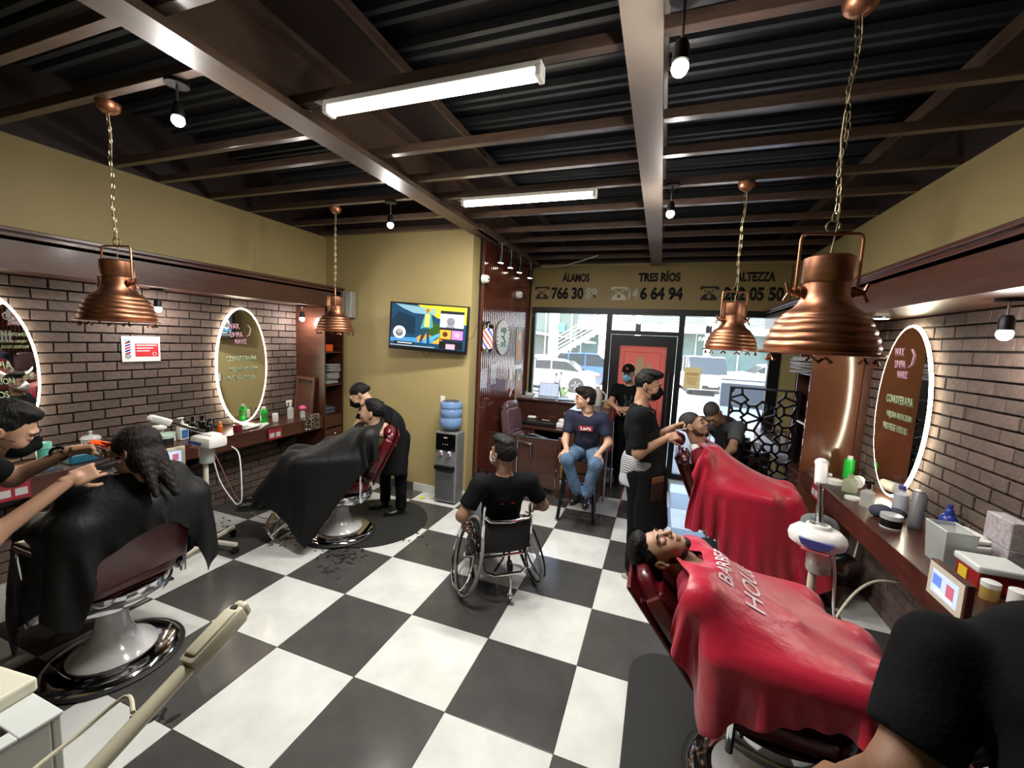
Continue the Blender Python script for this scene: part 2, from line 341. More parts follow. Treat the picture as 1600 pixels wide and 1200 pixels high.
for a, b, c, d in ((1.0, 1.55, 1.9, 1.91), (1.0, 1.01, .35, 1.9), (1.54, 1.55, .35, 1.9)): fr.bx(a, b, YF-.014, YF-.01, c, d)
fr.build('poster_border', mcd, dr, local=True)
mw_ = translucent('cream_print', '#e0dab8')
for x0, poly in ((1.05, [(0, 0), (.1, 0), (.1, .36), (0, .28)]), (1.18, [(0, 0), (.13, 0), (.13, .38), (.11, .44), (.065, .47), (.02, .44), (0, .38)]), (1.34, [(0, 0), (.1, 0), (.1, .3), (0, .38)])):
    MB().prism(poly, (x0, YF-.015, 1.38), (1, 0, 0), (0, 0, 1), (0, .0045, 0)).build('poster_shape', mw_, dr, local=True)
MB().tube([(1.68, YF-.06, .7), (1.68, YF-.06, 1.6)], .014).cyl((1.68, YF-.06, .75), (1.68, YF, .75), .01).cyl((1.68, YF-.06, 1.55), (1.68, YF, 1.55), .01).build('door_handle', M_steel, dr, local=True, smooth=True)
# ================================================================ lamps
def led_tube(x0, x1, y, label):
    t = thing('tube_light', label, 'light', ((x0+x1)/2, y, 3.22), group='linear tube lights on the ceiling')
    MB().bx(x0-.03, x1+.03, y-.035, y+.035, 3.215, 3.245, bev=.006).build('lamp_body', M_white, t)
    for xe in (x0-.015, x1+.015): MB().box((xe, y, 3.2), (.03, .075, .05), bev=.006).build('end_cap', M_white, t)
    MB().cyl((x0, y, 3.198), (x1, y, 3.198), .026, n=16).build('diffuser', M_led, t, smooth=True)
    MB().tube([(x0-.03, y, 3.22), (x0-.08, y+.01, 3.235), (x0-.14, y, 3.22), (x0-.2, y, 3.245)], .004, 6).build('cable', M_black, t)
    ld = bpy.data.lights.new('tube', 'AREA'); ld.shape = 'RECTANGLE'; ld.size = x1-x0; ld.size_y = .05; ld.energy = 52; ld.color = (1, .97, .92)
    lo = bpy.data.objects.new('tube_glow', ld); COL.objects.link(lo); lo.location = ((x0+x1)/2, y, 3.165)
led_tube(-.26, .91, -.5, 'bright white tube light nearest the camera under the dark joists')
led_tube(-.22, .92, 1.07, 'farther bright white tube light, nearer the sign with phone numbers')
def spot(x, y, zt, zb, label, grp, pw=9):
    t = thing('spot_light', label, 'spotlight', (x, y, zt), group=grp)
    MB().lathe([(.0, 0), (.055, 0), (.055, -.018), (.0, -.02)], (x, y, zt), n=20).build('canopy', M_darkmetal, t, smooth=True)
    MB().cyl((x, y, zt-.02), (x, y, zb+.06), .005, n=8).build('stem', M_steel, t)
    MB().lathe([(.02, .07), (.028, .05), (.03, 0), (.024, -.005)], (x, y, zb), n=16).build('lamp_socket', M_darkmetal, t, smooth=True)
    MB().sph((x, y, zb-.02), .03, 14).build('bulb', M_bulb, t, smooth=True)
    ld = bpy.data.lights.new('spot', 'POINT'); ld.energy = pw; ld.shadow_soft_size = .03; ld.color = (1, .95, .9)
    lo = bpy.data.objects.new('bulb_glow', ld); COL.objects.link(lo); lo.location = (x, y, zb-.065)
spot(-.93, -.86, 3.25, 3.08, 'lit spotlight hanging from ceiling nearest the left copper pendant', 'bare spotlights')
spot(-.97, 1.0, 3.25, 3.05, 'lit spotlight hanging from the ceiling above the television', 'bare spotlights')
spot(1.52, -.72, 3.25, 3.02, 'lit spotlight near the top of the picture beside the grey centre beam', 'bare spotlights')
spot(1.52, 1.12, 3.25, 3.05, 'lit spotlight right of the grey beam, behind the small right pendant chain', 'bare spotlights')
spot(-2.76, .06, 2.31, 2.15, 'lit spotlight under the left bulkhead beside the barber pole notice', 'bulkhead spotlights')
spot(-2.72, 1.62, 2.31, 2.16, 'lit spotlight under the left bulkhead beside the towel cabinet', 'bulkhead spotlights')
spot(3.08, .27, 2.31, 2.16, 'lit spotlight under the right bulkhead above the blue bottle', 'bulkhead spotlights')
t = thing('downlight', 'small recessed round downlight in right bulkhead above oval mirror', 'light', (3.1, 1.55, 2.31))
MB().lathe([(0, 0), (.06, 0), (.06, -.012), (.05, -.015), (.0, -.015)], (3.1, 1.55, 2.31), n=20).build('downlight_rim', M_steel, t)
MB().lathe([(.0, -.0165), (.045, -.0165), (.045, -.015)], (3.1, 1.55, 2.31), n=20).build('downlight_lens', M_led, t)
for k, (yy, lb) in enumerate(((2.55, 'first track spotlight of the slatted wall, nearest the television'), (2.9, 'second track spotlight along the slatted wall'), (3.28, 'third track spotlight along the slatted wall'), (3.78, 'last track spotlight of the slatted wall, beside the phone sign'))):
    t = thing('track_spotlight', lb, 'spotlight', (-.44, yy, 3.2), group='track spotlights on slatted wall')
    MB().lathe([(0, 0), (.05, 0), (.05, -.015), (0, -.016)], (-.44, yy, 3.2), n=16).build('canopy', M_beam, t)
    MB().cyl((-.44, yy, 3.19), (-.44, yy, 3.07), .006, n=6).build('stem', M_steel, t)
    MB().cyl((-.44, yy, 3.08), (-.45, yy, 2.96), .032, .036, n=14).build('lamp_can', M_darkmetal, t, smooth=True)
    MB().cyl((-.45, yy, 2.96), (-.4503, yy, 2.957), .034, n=14).build('lamp_lens', M_led, t)
    ld = bpy.data.lights.new('track', 'SPOT'); ld.energy = (0, 0, 14, 14)[k] or 3; ld.spot_size = 1.1; ld.spot_blend = .6; ld.shadow_soft_size = .03; ld.color = (1, .85, .7)
    lo = bpy.data.objects.new('track_glow', ld); COL.objects.link(lo); lo.location = (-.45, yy, 2.94); lo.rotation_euler = (0, -.12, 0)
# copper pendants
link_me = None
def pendant():
    global link_me
    t = thing('pendant_lamp', '', 'lamp', (0, 0, 0))
    pr = [(.225, 0), (.232, .004), (.232, .012), (.205, .016)]
    base = [(.205, .02), (.2, .055), (.19, .09), (.176, .125), (.156, .158), (.128, .19)]
    for i in range(41):
        u = i/40*5; k = min(int(u), 4); fr = u-k; r = base[k][0]*(1-fr)+base[k+1][0]*fr; z = base[k][1]*(1-fr)+base[k+1][1]*fr
        pr.append((r+.007*abs(math.sin(u*PI)) if u < 4.9 else r, z))
    pr += [(.112, .203), (.098, .222), (.09, .24), (.086, .26), (.085, .315)]
    inner = [(.08, .31), (.082, .25), (.12, .18), (.17, .1), (.195, .03), (.2, 0)]
    MB().lathe(pr, n=48).lathe(inner, n=32).lathe([(.2, 0), (.225, 0)], n=48).build('lamp_shade', M_copper, t, smooth=True, local=True)
    MB().lathe([(.0, .42), (.08, .42), (.091, .412), (.093, .315), (.089, .308), (.08, .308)], n=32).build('lamp_cap', M_copper, t, smooth=True, local=True)
    b = MB(); pts = [(-.118, 0, .27), (-.118, 0, .49), (-.113, 0, .507), (-.1, 0, .515), (.1, 0, .515), (.113, 0, .507), (.118, 0, .49), (.118, 0, .27)]
    b.tube(pts, .0065, 8); b.build('bracket', M_copper, t, smooth=True, local=True)
    for s in (-1, 1):
        k = MB().cyl((s*.08, 0, .27), (s*.106, 0, .27), .024, n=14).cyl((s*.106, 0, .27), (s*.128, 0, .27), .018, n=14).cyl((s*.128, 0, .27), (s*.145, 0, .27), .012, n=10)
        k.box((s*.15, 0, .285), (.01, .016, .05), (0, s*.3, 0), .003).box((s*.15, 0, .252), (.01, .016, .05), (0, -s*.5, 0), .003)
        k.build('bracket_knob', M_copper, t, smooth=True, local=True)
    for k in range(6):
        a = k*PI/3+.2; c = V((math.cos(a)*.205, math.sin(a)*.205, -.004)); x = V((-math.sin(a), math.cos(a), 0))
        n = MB().cyl(c, c-V((0, 0, .012)), .008, n=8)
        for s in (-1, 1): n.cyl(c+x*s*.004-V((0, 0, .008)), c+x*s*.022-V((0, 0, .026)), .005, .007, n=8)
        n.build('wing_nut', M_copper, t, smooth=True, local=True)
    MB().sph((0, 0, .12), (.035, .035, .05), 14).cyl((0, 0, .16), (0, 0, .3), .02, n=12).build('bulb_holder', M_white, t, smooth=True, local=True)
    MB().tube([(.026*math.cos(a), .005, .545+.026*math.sin(a)) for a in np.linspace(0, 2*PI, 19)[:-1]], .004, 6, closed=True).build('ring', M_brass, t, smooth=True, local=True)
    for o_ in t.children:
        for v in o_.data.vertices: v.co *= .87
    lk = MB().tube([(.009*math.cos(a), 0, .019*math.sin(a)) for a in np.linspace(0, 2*PI, 11)[:-1]], .0024, 5, closed=True).build('chain_link', M_brass, t, smooth=True, local=True)
    lk.location = (0, 0, .507); z = .507
    k = 1
    while z < 1.165:
        z += .0315; o = lk.copy(); COL.objects.link(o); o.location = (.006*math.sin(k*.8), 0, z); o.rotation_euler = (0, 0, (k % 2)*PI/2+.2); k += 1
    MB().tube([(.0+.012*math.sin(i*.9), .004*math.cos(i), .365+i*.083) for i in range(11)], .0022, 5).build('cord', M_cord, t, smooth=True, local=True)
    MB().lathe([(0, 1.19), (.03, 1.195), (.052, 1.215), (.058, 1.235), (.058, 1.25), (0, 1.25)], n=28).build('ceiling_canopy', M_copper, t, smooth=True, local=True)
    return t
M_brass = mat('aged_brass', '#968c70', .35, 1); M_cord = mat('beige_cord', '#b9a583', .6)
PD = pendant(); PD.location = (2.1, -.53, 2.0); PD.rotation_euler = (0, 0, .15); PD['label'] = 'large copper pendant lamp nearest the camera, at the upper right'; PD['group'] = 'copper pendant lamps'
dup(PD, (2.04, 1.2, 2.0), .45, 'smaller-looking copper pendant hanging before the shop window')
dup(PD, (-1.57, -.83, 2.0), .2, 'copper pendant lamp in front of the left brick wall')
dup(PD, (-1.68, 1.06, 2.0), 2.31, 'copper pendant lamp hanging beside the towel cabinet and television')
# ================================================================ oval mirrors
def oval_mirror(x, yc, zc, a, b, s, label):
    t = thing('oval_mirror', label, 'mirror', (x, yc, zc-b), group='ring-lit oval mirrors')
    N = 64; el = lambda k, r: [((a+r)*math.cos(q), (b+r)*math.sin(q)) for q in np.linspace(0, 2*PI, N+1)[:-1]]
    MB().prism(el(0, 0), (x+s*.045, yc, zc), (0, 1, 0), (0, 0, 1), (s*.006, 0, 0)).build('mirror_glass', M_mirror, t)
    MB().prism(el(0, -.03), (x+s*.008, yc, zc), (0, 1, 0), (0, 0, 1), (s*.035, 0, 0)).build('backing_board', M_black, t)
    MB().tube([(x+s*.04, yc+p, zc+q) for p, q in el(0, .011)], .0075, 8, closed=True).build('led_ring', M_ledring, t, smooth=True)
    u = (0, s, 0); pk = mat('pink_marker', '#dba9bd', .6); gr = mat('pale_green_marker', '#bcd0a6', .6)
    for k, (tx, dz, dy, sz, m_, sh) in enumerate((('WAX', .42, -.1, .085, pk, 0), ('LIMPIA', .33, -.07, .08, pk, 0), ('NARIZ', .255, -.02, .075, pk, 0), ('CONOTERAPIA', .06, -.01, .085, gr, 0), ('MEJORA AUDICION', -.05, .01, .062, gr, 0), ('PROTEGE OIDOS', -.15, -.02, .07, gr, 0))):
        textpart('mirror_writing', tx, (x+s*.0535, yc+s*dy, zc+dz), u, (0, s*-.12, 1), sz, m_, t, sx=.62, ext=.0015, bold=.02)
    q = MB(); 
    for p0, p1 in (((.06, .47), (.1, .43)), ((.1, .43), (.085, .36)), ((.085, .36), (.05, .34))): q.cyl((x+s*.054, yc+s*p0[0], zc+p0[1]), (x+s*.054, yc+s*p1[0], zc+p1[1]), .005, n=6)
    q.build('mirror_arrow', pk, t)
    return t
oval_mirror(XL+.02, .985, 1.56, .29, .64, 1, 'oval ring-lit mirror on left brick wall beside the towel cabinet')
oval_mirror(XL+.02, -.97, 1.56, .30, .62, 1, 'oval ring-lit mirror cut by the left edge, behind the bending barber')
oval_mirror(XR-.02, 1.46, 1.6, .34, .63, -1, 'oval ring-lit mirror on the right brick wall')
# ================================================================ counters and cabinets
for nm, x0, x1, y0, y1, zt, lb in (('l', -2.52, -2.975, -2.2, 1.755, .9, 'long dark wood counter under the left mirrors'), ('r', 2.87, 3.295, -1.3, 2.07, .93, 'dark wood counter under the right mirror, crowded with jars and bottles')):
    t = thing('wall_counter', lb, 'counter', ((x0+x1)/2, (y0+y1)/2, zt-.15), group='wall counters')
    MB().bx(x0, x1, y0, y1, zt-.03, zt, bev=.003).build('counter_top', M_woody, t)
    f = .02 if x0 < 0 else -.02
    MB().bx(x0-f*.1, x0-f, y0, y1, zt-.15, zt-.031).build('fascia', M_woody, t)
    for k in range(4):
        yy = y0+.3+k*(y1-y0-.6)/3; MB().prism([(0, 0), (abs(x1-x0)-.03, 0), (0, -.25), (0, 0)][:3], (x1, yy, zt-.15), (1 if x1 < 0 else -1, 0, 0), (0, 0, 1), (0, .03, 0)).build('bracket', M_darkmetal, t)
def drawer(parent, x, y0, y1, z0, z1, s=1, name='drawer'):
    d = MB().bx(x, x+s*.018, y0, y1, z0, z1, bev=.003).build(name, M_wood, parent)
    MB().cyl((x+s*.018, (y0+y1)/2, (z0+z1)/2), (x+s*.028, (y0+y1)/2, (z0+z1)/2), .005, n=8).sph((x+s*.034, (y0+y1)/2, (z0+z1)/2), .011, 10).build('knob', M_chrome, d, smooth=True)
t = thing('towel_cabinet', 'tall dark wood cabinet with open shelves and small drawers by television wall', 'cabinet', (-2.75, 1.93, 0))
MB().bx(-2.975, -2.5, 1.76, 1.78, 0, 2.3).build('side_panel', M_wood, t); MB().bx(-2.975, -2.5, 2.075, 2.095, 0, 2.3).build('side_panel', M_wood, t)
MB().bx(-2.975, -2.96, 1.78, 2.075, 0, 2.3).build('back_panel', M_wood, t)
for z in (1.74, 1.31, .9): MB().bx(-2.96, -2.51, 1.781, 2.074, z-.02, z).build('shelf', M_wood, t)
for z in (.58, .74): drawer(t, -2.52, 1.785, 2.07, z, z+.14)
MB().bx(-2.52, -2.502, 1.785, 2.07, .03, .56, bev=.003).build('door', M_wood, t)
M_tow = mat('grey_towel', '#8e8f90', .9, noise=.12, bump=.5, bscale=160); M_towb = mat('blue_grey_towel', '#3b4250', .95, bump=.5, bscale=160)
def folded(x, y, z, sx, sy, h, m, label, grp=None, rz=0., name='folded_towel', n=2):
    bm = bmesh.new(); 
    mb = MB(); 
    for k in range(n):
        z0 = z+h*k/n; mb.box((x+RS.uniform(-.008, .008), y+RS.uniform(-.008, .008), z0+h/n/2), (sx*RS.uniform(.9, 1), sy*RS.uniform(.9, 1), h/n*.96), (RS.uniform(-.05, .05), RS.uniform(-.06, .06), rz+RS.uniform(-.08, .08)), bev=h/n*.42)
    o = mb.build(name, m, smooth=True, ang=80); bm.free(); return tag(o, label, 'towel', grp)
pos = ('lowest', 'second', 'third', 'fourth', 'topmost')
for k in range(5): folded(-2.66+.012*k, 1.925, 1.312+k*.052, .27, .24, .05, M_tow, pos[k]+' grey folded towel of the stack in the cabinet', 'grey towels on the cabinet shelf', rz=RS.uniform(-.1, .1))
folded(-2.68, 1.93, .902, .22, .2, .09, M_towb, 'dark blue-grey folded cloth on the cabinet shelf below the towels', n=2)
o = MB().box((-2.62, 1.9, 1.785), (.1, .16, .09), bev=.004).build('small_box', mat('orange_card', '#d5521d', .6)); tag(o, 'small orange box on the top cabinet shelf', 'box')
t = thing('leaning_tray', 'brown wooden tray board with slot handle leaning on the cabinet side', 'tray', (-2.78, 1.7, .9))
R_ = Matrix.Rotation(-.09, 3, 'X')@Matrix.Rotation(.03, 3, 'Y')
fr = MB()
for c, d in (((-2.78, 1.715, 1.15), (.30, .012, .5)),): fr.box(c, d, R_, mi=0)
fr.build('tray_panel', mat('brown_tray', '#4a2c20', .5), t)
fb = MB()
for c, d in (((-2.78, 1.728, 1.385), (.30, .022, .03)), ((-2.78, 1.69, .915), (.30, .022, .03)), ((-2.915, 1.708, 1.15), (.03, .022, .5)), ((-2.645, 1.708, 1.15), (.03, .022, .5))): fb.box(c, d, R_)
fb.box((-2.78, 1.715, 1.345), (.2, .02, .02), R_, mi=1); fb.build('tray_rim', [mat('brown_tray_rim', '#5a3729', .45), M_ink], t)
# tall cabinet on the right and the second station behind it
t = thing('tall_cabinet', 'tall glossy brown wooden cabinet side beside the right mirror', 'cabinet', (3.08, 2.27, 0))
mgl = mat('glossy_brown_panel', '#6b412a', .14, wood=True, nscale=3, col2='#573220', stretch=(1, 1, .4), coat=.7)
MB().bx(2.85, 3.30, 2.08, 2.10, 0, 2.3).build('side_panel', mgl, t); MB().bx(2.85, 3.30, 2.46, 2.48, 0, 2.3).build('side_panel', M_wood, t)
MB().bx(3.28, 3.30, 2.10, 2.46, 0, 2.3).build('back_panel', M_wood, t)
MB().bx(3.235, 3.30, 2.06, 2.079, .95, 2.3).build('edge_strip', M_wood, t)
for z in (1.82, 1.35, .9): MB().bx(2.86, 3.27, 2.101, 2.459, z-.02, z).build('shelf', M_wood, t)
MB().bx(2.853, 2.87, 2.11, 2.45, .03, .87, bev=.003).build('door', M_wood, t)
for k in range(3): folded(2.9, 2.27, 1.822+k*.05, .3, .26, .048, M_tow, ('bottom', 'middle', 'top')[k]+' grey towel sticking out of the tall right cabinet', 'grey towels in the right cabinet')
t = thing('station_counter', 'dark counter of the second right-hand station beyond the tall cabinet', 'counter', (3.08, 3.35, .78))
MB().bx(2.87, 3.3, 2.49, 4.2, .89, .93, bev=.003).build('counter_top', M_woody, t); MB().bx(2.873, 2.89, 2.49, 4.2, .78, .889).build('fascia', M_woody, t)
# lattice screen
M_lat = mat('black_lattice', '#0d0d0e', .45)
t = thing('lattice_screen', 'black cut-out screen of star and diamond shapes beside the shop window', 'screen', (2.57, 2.42, 0))
LX, LZ, LW, LH = 2.27, .72, .60, .89
segs = set()
def clipseg(a, b):
    t0, t1 = 0., 1.; d = (b[0]-a[0], b[1]-a[1])
    for p, q in ((-d[0], a[0]), (d[0], LW-a[0]), (-d[1], a[1]), (d[1], LH-a[1])):
        if abs(p) < 1e-9:
            if q < 0: return
            continue
        r = q/p
        if p < 0: t0 = max(t0, r)
        else: t1 = min(t1, r)
    if t1-t0 < .02: return
    segs.add(((round(a[0]+d[0]*t0, 3), round(a[1]+d[1]*t0, 3)), (round(a[0]+d[0]*t1, 3), round(a[1]+d[1]*t1, 3))))
for cx, cz in ((.29, .59), (.29, .21), (-.03, .40), (.61, .40), (-.03, .78), (.61, .78), (-.03, .02), (.61, .02)):
    for k in range(8):
        a = PI/4*k+PI/8; e = (cx+math.cos(a)*.14, cz+math.sin(a)*.14); clipseg((cx, cz), e)
        for d in (-1, 1):
            rt = .185 if (k+(d > 0)) % 2 == 0 else .172
            tip = (cx+math.cos(a+d*PI/8)*rt, cz+math.sin(a+d*PI/8)*rt); clipseg(e, tip)
            if rt < .18: clipseg(tip, (cx+math.cos(a+d*PI/8)*.23, cz+math.sin(a+d*PI/8)*.23))
for (a, b) in sorted(segs):
    pa, pb = V((LX+a[0], 2.42, LZ+a[1])), V((LX+b[0], 2.42, LZ+b[1])); d = pb-pa
    if d.length < 5e-3: continue
    u = d.normalized(); nrm = u.cross(V((0, 1, 0)))
    MB().prism([(-.006, -.0115), (d.length+.006, -.0115), (d.length+.006, .0115), (-.006, .0115)], pa-V((0, .008, 0)), u, nrm, (0, .016, 0)).build('lattice_bar', M_lat, t)
MB().bx(LX-.02, LX, 2.405, 2.435, LZ-.02, LZ+LH+.02).bx(LX+LW, LX+LW+.02, 2.405, 2.435, LZ-.02, LZ+LH+.02).bx(LX, LX+LW, 2.405, 2.435, LZ+LH, LZ+LH+.02).bx(LX, LX+LW, 2.405, 2.435, LZ-.02, LZ).build('screen_frame', M_lat, t)
MB().bx(LX+.01, LX+.05, 2.40, 2.44, 0, LZ-.02).bx(LX+LW-.05, LX+LW-.01, 2.40, 2.44, 0, LZ-.02).bx(LX-.02, LX+LW, 2.3, 2.54, 0, .03).build('screen_stand', M_lat, t)
t = thing('tool_trolley', 'dark tool trolley with chrome rails behind the lattice screen', 'trolley', (2.62, 3.4, 0))
MB().bx(2.3, 2.82, 3.3, 3.56, .06, .7, bev=.008).build('trolley_body', M_wood, t)
for z in (.12, .33, .53): MB().bx(2.32, 2.8, 3.285, 3.3, z, z+.16, bev=.004).build('drawer', M_woodh, t)
MB().tube([(2.3, 3.3, .76), (2.82, 3.3, .76), (2.82, 3.56, .76), (2.3, 3.56, .76)], .008, 6, closed=True).build('rail', M_chrome, t)
for x in (2.34, 2.78):
    for y in (3.33, 3.53): MB().cyl((x-.012, y, .03), (x+.012, y, .03), .03, n=12).build('caster', M_rubber, t)
# ================================================================ television, dispenser, control box
t = thing('television', 'flat television on a swivel arm showing a music video', 'television', (-1.1, 1.95, 2.1))
a_, b_ = V((-1.58, 1.85, 2.115)), V((-.615, 2.0, 2.08)); ux = (b_-a_).normalized(); uz = V((0, 0, 1)); uz = (uz-ux*uz.dot(ux)).normalized(); un = ux.cross(uz)
cc = (a_+b_)/2; W_, H_ = (b_-a_).length, .545; Rt = Matrix((ux, -un, uz)).transposed()
MB().box(cc-un*.02, (W_+.02, .04, H_+.02), Rt, bev=.006).build('tv_case', M_black, t)
def tvp(poly, col, e=.8, lay=1, nm='screen_picture'):
    m_ = mat('tv_'+col.strip('#'), col, .4, emit=e*.7)
    MB().prism([(x*W_*.97, z*H_*.93) for x, z in poly], cc+un*(.0005+.0008*lay)-ux*W_*.485-uz*(H_*.465-.012), ux, uz, un*.0006).build(nm, m_, t)
def rc(a, b, c, d): return [(a, c), (b, c), (b, d), (a, d)]
def circ(x, y, r, n=16): return [(x+r*math.cos(2*PI*i/n), y+r*1.75*math.sin(2*PI*i/n)) for i in range(n)]
tvp(rc(0, 1, 0, 1), '#0f3550', .8, 0, 'screen'); tvp([(0, .1), (.6, .12), (.6, .25), (0, .2)], '#3a78a8', .9, 1)
tvp([(.05, 1), (.6, .93), (.6, .78), (.3, .8), (.15, .9)], '#6e93a0', .8, 1); tvp([(.35, 1), (1, 1), (1, .6), (.62, .72)], '#b5b025', 1, 1)
tvp([(0, .35), (.33, .3), (.33, .7), (.1, .82), (0, .6)], '#082538', .6, 2); tvp([(.5, .72), (.68, .52), (.7, .3), (.5, .3)], '#2b4a1a', .6, 2)
tvp([(.38, .12), (.56, .3), (.47, .38), (.36, .24)], '#e07b30', 1, 2); tvp([(.46, .1), (.72, .35), (.72, .43), (.46, .2)], '#3f8cba', .9, 3); tvp([(.56, .12), (.7, .12), (.7, .34)], '#e88a2a', 1, 3)
tvp([(.4, .45), (.46, .82), (.54, .82), (.57, .5), (.52, .45)], '#3f7f82', .9, 4); tvp([(.45, .5), (.46, .8), (.52, .8), (.52, .5)], '#d8ad54', 1, 5); tvp(circ(.49, .88, .022), '#8a4a22', .9, 5)
tvp([(.44, .47), (.52, .47), (.53, .12), (.5, .12), (.485, .36), (.42, .12), (.395, .14)], '#1b3d44', .6, 6)
tvp(circ(.12, .33, .085, 20), '#d8dde0', 1, 4); tvp(circ(.12, .32, .052), '#5b5d60', .7, 5); tvp(circ(.12, .36, .035), '#8b8d90', .7, 6)
tvp(rc(.66, .97, .52, .88), '#c7d0dc', 1, 4); tvp(rc(.66, .97, .83, .9), '#1a1c22', .5, 5); tvp(circ(.8, .66, .055), '#6b6f76', .7, 5); tvp([(.74, .52), (.86, .52), (.83, .64), (.77, .64)], '#7b8088', .7, 5)
tvp(rc(.66, .97, .22, .5), '#20181a', .6, 4); tvp(rc(.665, .81, .25, .46), '#d8862c', 1, 5); tvp(circ(.735, .36, .035), '#4a2a1a', .6, 6); tvp(rc(.82, .965, .25, .46), '#9a66b8', 1, 5); tvp(circ(.89, .36, .035), '#d48ab0', .9, 6)
tvp(rc(.66, .97, .02, .2), '#121316', .4, 4); tvp(rc(.75, .87, .02, .14), '#a88a9a', .8, 5)
tvp(rc(.05, .32, .05, .12), '#0c0d10', .3, 6); tvp(rc(.1, .3, .075, .095), '#d8dde0', 1, 7); tvp(rc(0, .6, .02, .03), '#c8ccd0', 1, 7)
MB().tube([(-1.1, 1.95, 2.05), (-1.2, 2.03, 2.05), (-1.1, 2.1, 2.05)], .018, 8).bx(-1.2, -1.0, 2.075, 2.1, 1.95, 2.15).build('wall_arm', M_black, t)
MB().tube([cc-uz*.28+ux*q*.05-uz*(.07*(1-q*q)) for q in np.linspace(-1, 1, 9)], .003, 5).tube([cc+ux*.5-uz*.1, cc+ux*.56-uz*.06-un*.02, V((-.57, 2.18, 2.18))], .0025, 5).build('cable', M_black, t)
t = thing('electrical_box', 'light metal electrical control box on the wall beside the towel cabinet', 'box', (-2.38, 2.04, 2.19))
MB().bx(-2.47, -2.29, 1.99, 2.095, 2.19, 2.53, bev=.012).build('box_body', mat('pale_metal', '#a7a69e', .35, .4), t)
MB().bx(-2.44, -2.41, 1.98, 1.99, 2.2, 2.52).bx(-2.385, -2.375, 1.985, 1.99, 2.2, 2.52).build('box_ribs', M_steel, t); MB().bx(-2.475, -2.455, 1.985, 2.09, 2.2, 2.52).build('box_side', M_black, t)
t = thing('water_dispenser', 'silver and black water dispenser holding a blue bottle', 'water dispenser', (-.77, 1.98, 0))
M_sil = mat('silver_plastic', '#8f9192', .35, .5, noise=.08, nscale=20)
MB().bx(-.915, -.635, 1.865, 2.07, .02, .88, bev=.012).build('dispenser_body', M_sil, t)
MB().bx(-.905, -.645, 1.85, 1.864, .66, .86, bev=.01).build('control_panel', mat('gloss_black', '#0a0a0b', .08), t)
MB().bx(-.9, -.65, 1.853, 1.864, .06, .42, bev=.004).build('door', mat('grey_door', '#77797b', .3, .6), t)
MB().bx(-.905, -.645, 1.815, 1.864, .43, .475, bev=.006).build('drip_tray', M_black, t)
for x, m_ in ((-.83, M_red), (-.72, M_blue)):
    tp = MB().bx(x-.015, x+.015, 1.835, 1.864, .6, .655, bev=.004).build('tap', M_white, t); MB().bx(x-.01, x+.01, 1.832, 1.835, .61, .635).build('tap_mark', m_, tp)
for dx in (-.03, 0, .03): MB().cyl((-.775+dx, 1.85, .735), (-.775+dx, 1.848, .735), .004, n=8).build('indicator', M_white, t)
MB().bx(-.8, -.75, 1.847, 1.85, .81, .822).build('badge', M_silverink, t)
MB().bx(-.89, -.66, 1.9, 2.05, 0, .02).build('feet', M_black, t)
b = thing('water_bottle', 'blue water bottle standing upside down on the dispenser', 'bottle', (-.775, 1.97, .88))
MB().lathe([(.05, 0), (.07, .012), (.125, .05), (.134, .08), (.134, .15), (.126, .16), (.126, .175), (.134, .185), (.134, .255), (.126, .265), (.126, .28), (.134, .29), (.132, .335), (.118, .355), (.05, .362), (0, .355)], (-.775, 1.97, .882), n=36).build('bottle_body', mat('blue_water_bottle', '#7392bd', .12, noise=.15, nscale=6, alpha=.85), b, smooth=True)
MB().lathe([(0, .364), (.09, .362), (.095, .35), (.0, .35)], (-.775, 1.97, .884), n=24).build('bottle_base', mat('dark_blue_base', '#27364a', .3), b)
MB().bx(-.995, -.935, 2.088, 2.1, 1.15, 1.27, bev=.004).build('x', M_white)
o = bpy.data.objects['x']; o.name = 'wall_socket'; tag(o, 'white socket plate on the wall beside the water bottle', 'socket')
t = thing('power_cord', 'white cord with yellow plug lying beside the water dispenser', 'cord', (-1.0, 1.9, 0))
MB().tube([(-.93, 2.06, .35), (-.95, 2.05, .2), (-.93, 2.0, .06), (-1.0, 1.93, .012), (-1.07, 1.9, .008)], .005, 6).build('cord', M_white, t, smooth=True); MB().box((-1.1, 1.89, .012), (.06, .03, .018), (0, 0, .4), .005).build('plug', mat('yellow_plug', '#c8cf2a', .5), t)
# ================================================================ slatted wall items
def wt(nm, lab, cat, y, z, grp=None): return thing(nm, lab, cat, (-.56, y, z), group=grp)
t = wt('wall_clock', 'round wall clock reading BARBER HOUSE with striped rim', 'clock', 2.99, 1.78); N = 36
MB().lathe([(0, 0), (.24, 0), (.24, .02), (0, .02)], (-.563, 2.99, 2.03), (1, 0, 0), 40).build('clock_body', mat('grey_rim', '#6f7774', .4), t)
for k in range(24):
    a0, a1 = k*PI/12, k*PI/12+.14
    MB().prism([(.238*math.cos(a0), .238*math.sin(a0)), (.238*math.cos(a1), .238*math.sin(a1)), (.185*math.cos(a1+.12), .185*math.sin(a1+.12)), (.185*math.cos(a0+.12), .185*math.sin(a0+.12))], (-.5425, 2.99, 2.03), (0, 1, 0), (0, 0, 1), (.003, 0, 0)).build('rim_stripe', M_white, t)
MB().lathe([(0, 0), (.182, 0), (.182, .005), (0, .005)], (-.5425, 2.99, 2.03), (1, 0, 0), 36).build('clock_face', mat('pale_face', '#c9d4cf', .5), t)
for tx, dz in (('BARBER', .07), ('HOUSE', -.13)): textpart('clock_lettering', tx, (-.537, 2.99, 2.03+dz), (0, 1, 0), (0, 0, 1), .1, mat('teal_ink', '#5d7a72', .5), t, sx=.66, ext=.002, bold=.01)
